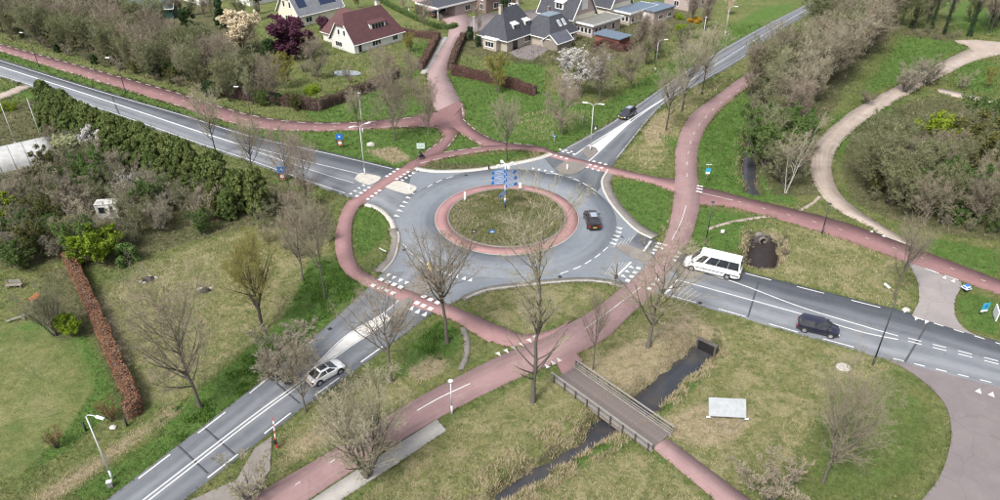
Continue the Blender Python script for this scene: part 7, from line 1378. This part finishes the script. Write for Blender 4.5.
# ================================================================ CYCLIST
def cyclist(label_p, label_b, px, az):
    p = P(*px); z = .05; b = thing('bicycle', label_b, 'bicycle', (p[0], p[1], z), R(az)); r_ = .34
    for x in (-.53, .53):
        pts = [(x + r_ * math.cos(a), 0, r_ + r_ * math.sin(a)) for a in np.linspace(0, 2 * math.pi, 25)]
        wh = MB().tube(pts, .022, 6, False).build('wheel', M_RUBBER, b, True); MB().tube([(x, -.04, r_), (x, .04, r_)], .03, 8).build('hub', M_STEEL, wh)
        sp = MB()
        for k in range(10): a = 2 * math.pi * k / 10; sp.tube([(x, 0, r_), (x + r_ * .96 * math.cos(a), 0, r_ + r_ * .96 * math.sin(a))], .004, 3)
        sp.build('spokes', M_STEEL, wh)
    f = MB()
    for q in ([(-.53, 0, r_), (-.1, 0, .30), (.36, 0, .82)], [(-.1, 0, .30), (-.22, 0, .85)], [(-.22, 0, .78), (.36, 0, .86)], [(-.53, 0, r_), (-.2, 0, .78)], [(.53, 0, r_), (.36, 0, .95)]): f.tube(q, .022, 6)
    f.build('frame', M_DPOLE, b, True); MB().sphere((-.24, 0, .92), (.14, .08, .05)).build('saddle', M_BLACK, b, True)
    MB().tube([(.18, -.28, 1.06), (.32, -.18, 1.08), (.36, 0, 1.0), (.32, .18, 1.08), (.18, .28, 1.06)], .018, 6).build('handlebar', M_STEEL, b, True)
    for s_ in (-1, 1): MB().box(-.62, -.18, s_ * .19 - .08, s_ * .19 + .08, .42, .74).build('pannier', M_BLACK, b)
    for s_ in (-1, 1): MB().box(-.1 + s_ * .14 - .05, -.1 + s_ * .14 + .05, s_ * .12 - .05, s_ * .12 + .05, .29 - s_ * .08, .31 - s_ * .08).build('pedal', M_BLACK, b)
    # rider: joints in order, skin modifier
    J = [(-.22, 0, .98), (-.16, 0, 1.18), (-.05, 0, 1.42), (.02, 0, 1.53), (.06, 0, 1.60), (.09, 0, 1.72)]; rad = [.15, .14, .155, .07, .075, .095]; E_ = [(0, 1), (1, 2), (2, 3), (3, 4), (4, 5)]
    for s_ in (-1, 1):
        i = len(J); J += [(-.03, s_ * .19, 1.42), (.08, s_ * .26, 1.22), (.19, s_ * .27, 1.10), (.22, s_ * .27, 1.09)]; rad += [.062, .05, .04, .04]; E_ += [(2, i), (i, i + 1), (i + 1, i + 2), (i + 2, i + 3)]
        i = len(J); kx, kz, fx, fz = ((.16, .80, .02, .34) if s_ > 0 else (.14, .68, -.20, .26)); J += [(-.2, s_ * .10, .95), (kx, s_ * .13, kz), (fx, s_ * .12, fz), (fx + .16, s_ * .13, fz - .03)]; rad += [.10, .07, .05, .045]; E_ += [(0, i), (i, i + 1), (i + 1, i + 2), (i + 2, i + 3)]
    me = bpy.data.meshes.new('person'); me.from_pydata(J, E_, []); o = link('person', me); o.location = (p[0], p[1], z); o.rotation_euler = (0, 0, R(az)); tag(o, label_p, 'person')
    me.materials.append(mat('dark_clothing', (.022, .024, .034), .85, (.035, .037, .05), 6))
    sk = o.modifiers.new('skin', 'SKIN'); sk.use_smooth_shade = True
    for k, rr_ in enumerate(rad): me.skin_vertices[0].data[k].radius = (rr_, rr_)
    me.skin_vertices[0].data[0].use_root = True
    sb_ = o.modifiers.new('subdivision', 'SUBSURF'); sb_.levels = 1; sb_.render_levels = 1
    M_SKIN = mat('skin', (.50, .30, .22), .6, (.45, .27, .2), 6); M_HAIR = mat('dark_hair', (.02, .016, .013), .7, (.03, .024, .02), 8)
    MB().sphere((.115, 0, 1.70), (.085, .078, .105), 12, 9).add([(.195, -.012, 1.70), (.195, .012, 1.70), (.222, 0, 1.675), (.19, 0, 1.72)], [(0, 1, 2), (0, 2, 3), (1, 3, 2)]).build('face', M_SKIN, o, True); MB().sphere((.07, 0, 1.745), (.105, .098, .095), 12, 8).build('hair', M_HAIR, o, True)
    for s_ in (-1, 1):
        MB().sphere((.188, s_ * .03, 1.715), .012, 6, 4).build('eye', M_BLACK, o); MB().sphere((.10, s_ * .082, 1.70), (.02, .012, .03), 6, 4).build('ear', M_SKIN, o)
        hd = MB().sphere((.23, s_ * .27, 1.095), (.05, .04, .03), 8, 5)
        for k, ln in enumerate((.05, .058, .055, .042)): y = s_ * (.245 + k * .018); hd.tube([(.255, y, 1.10), (.255 + ln * .7, y, 1.085), (.25 + ln * .5, y, 1.055)], .009, 5)
        hd.tube([(.22, s_ * .235, 1.09), (.25, s_ * .225, 1.065)], .01, 5); hd.build('hand', M_SKIN, o, True)
    MB().box(.188, .196, -.022, .022, 1.648, 1.655).build('mouth', mat('lips', (.35, .13, .11), .6, (.3, .11, .1), 5), o)
cyclist('person in dark clothing riding a bicycle towards the crossing', 'dark bicycle with panniers ridden along the red path', (420.5, 160), 222)
# parked cars by the houses at the top
vehicle('parked_car', 'white car parked behind the dark hipped house at the top', 'car', (511, 8.5), 150, 4.2, 1.75, 1.5, prof=[(-2.1, .88), (-1.9, .95), (.7, .95), (1.9, .78), (2.1, .6)], belt=.95, cab_b=(-1.9, 1.2), cab_t=(-1.5, .3), wt=.6, paintm=K_WHT, wheels=(.62, -.62), low=K_WHT, z=.0)
vehicle('parked_car', 'dark car parked under the white edged carport at the top', 'car', (437, 16), 60, 4.2, 1.75, 1.5, prof=[(-2.1, .88), (-1.9, .95), (.7, .95), (1.9, .78), (2.1, .6)], belt=.95, cab_b=(-1.9, 1.2), cab_t=(-1.5, .3), wt=.6, paintm=K_ANT, wheels=(.62, -.62), z=.0)
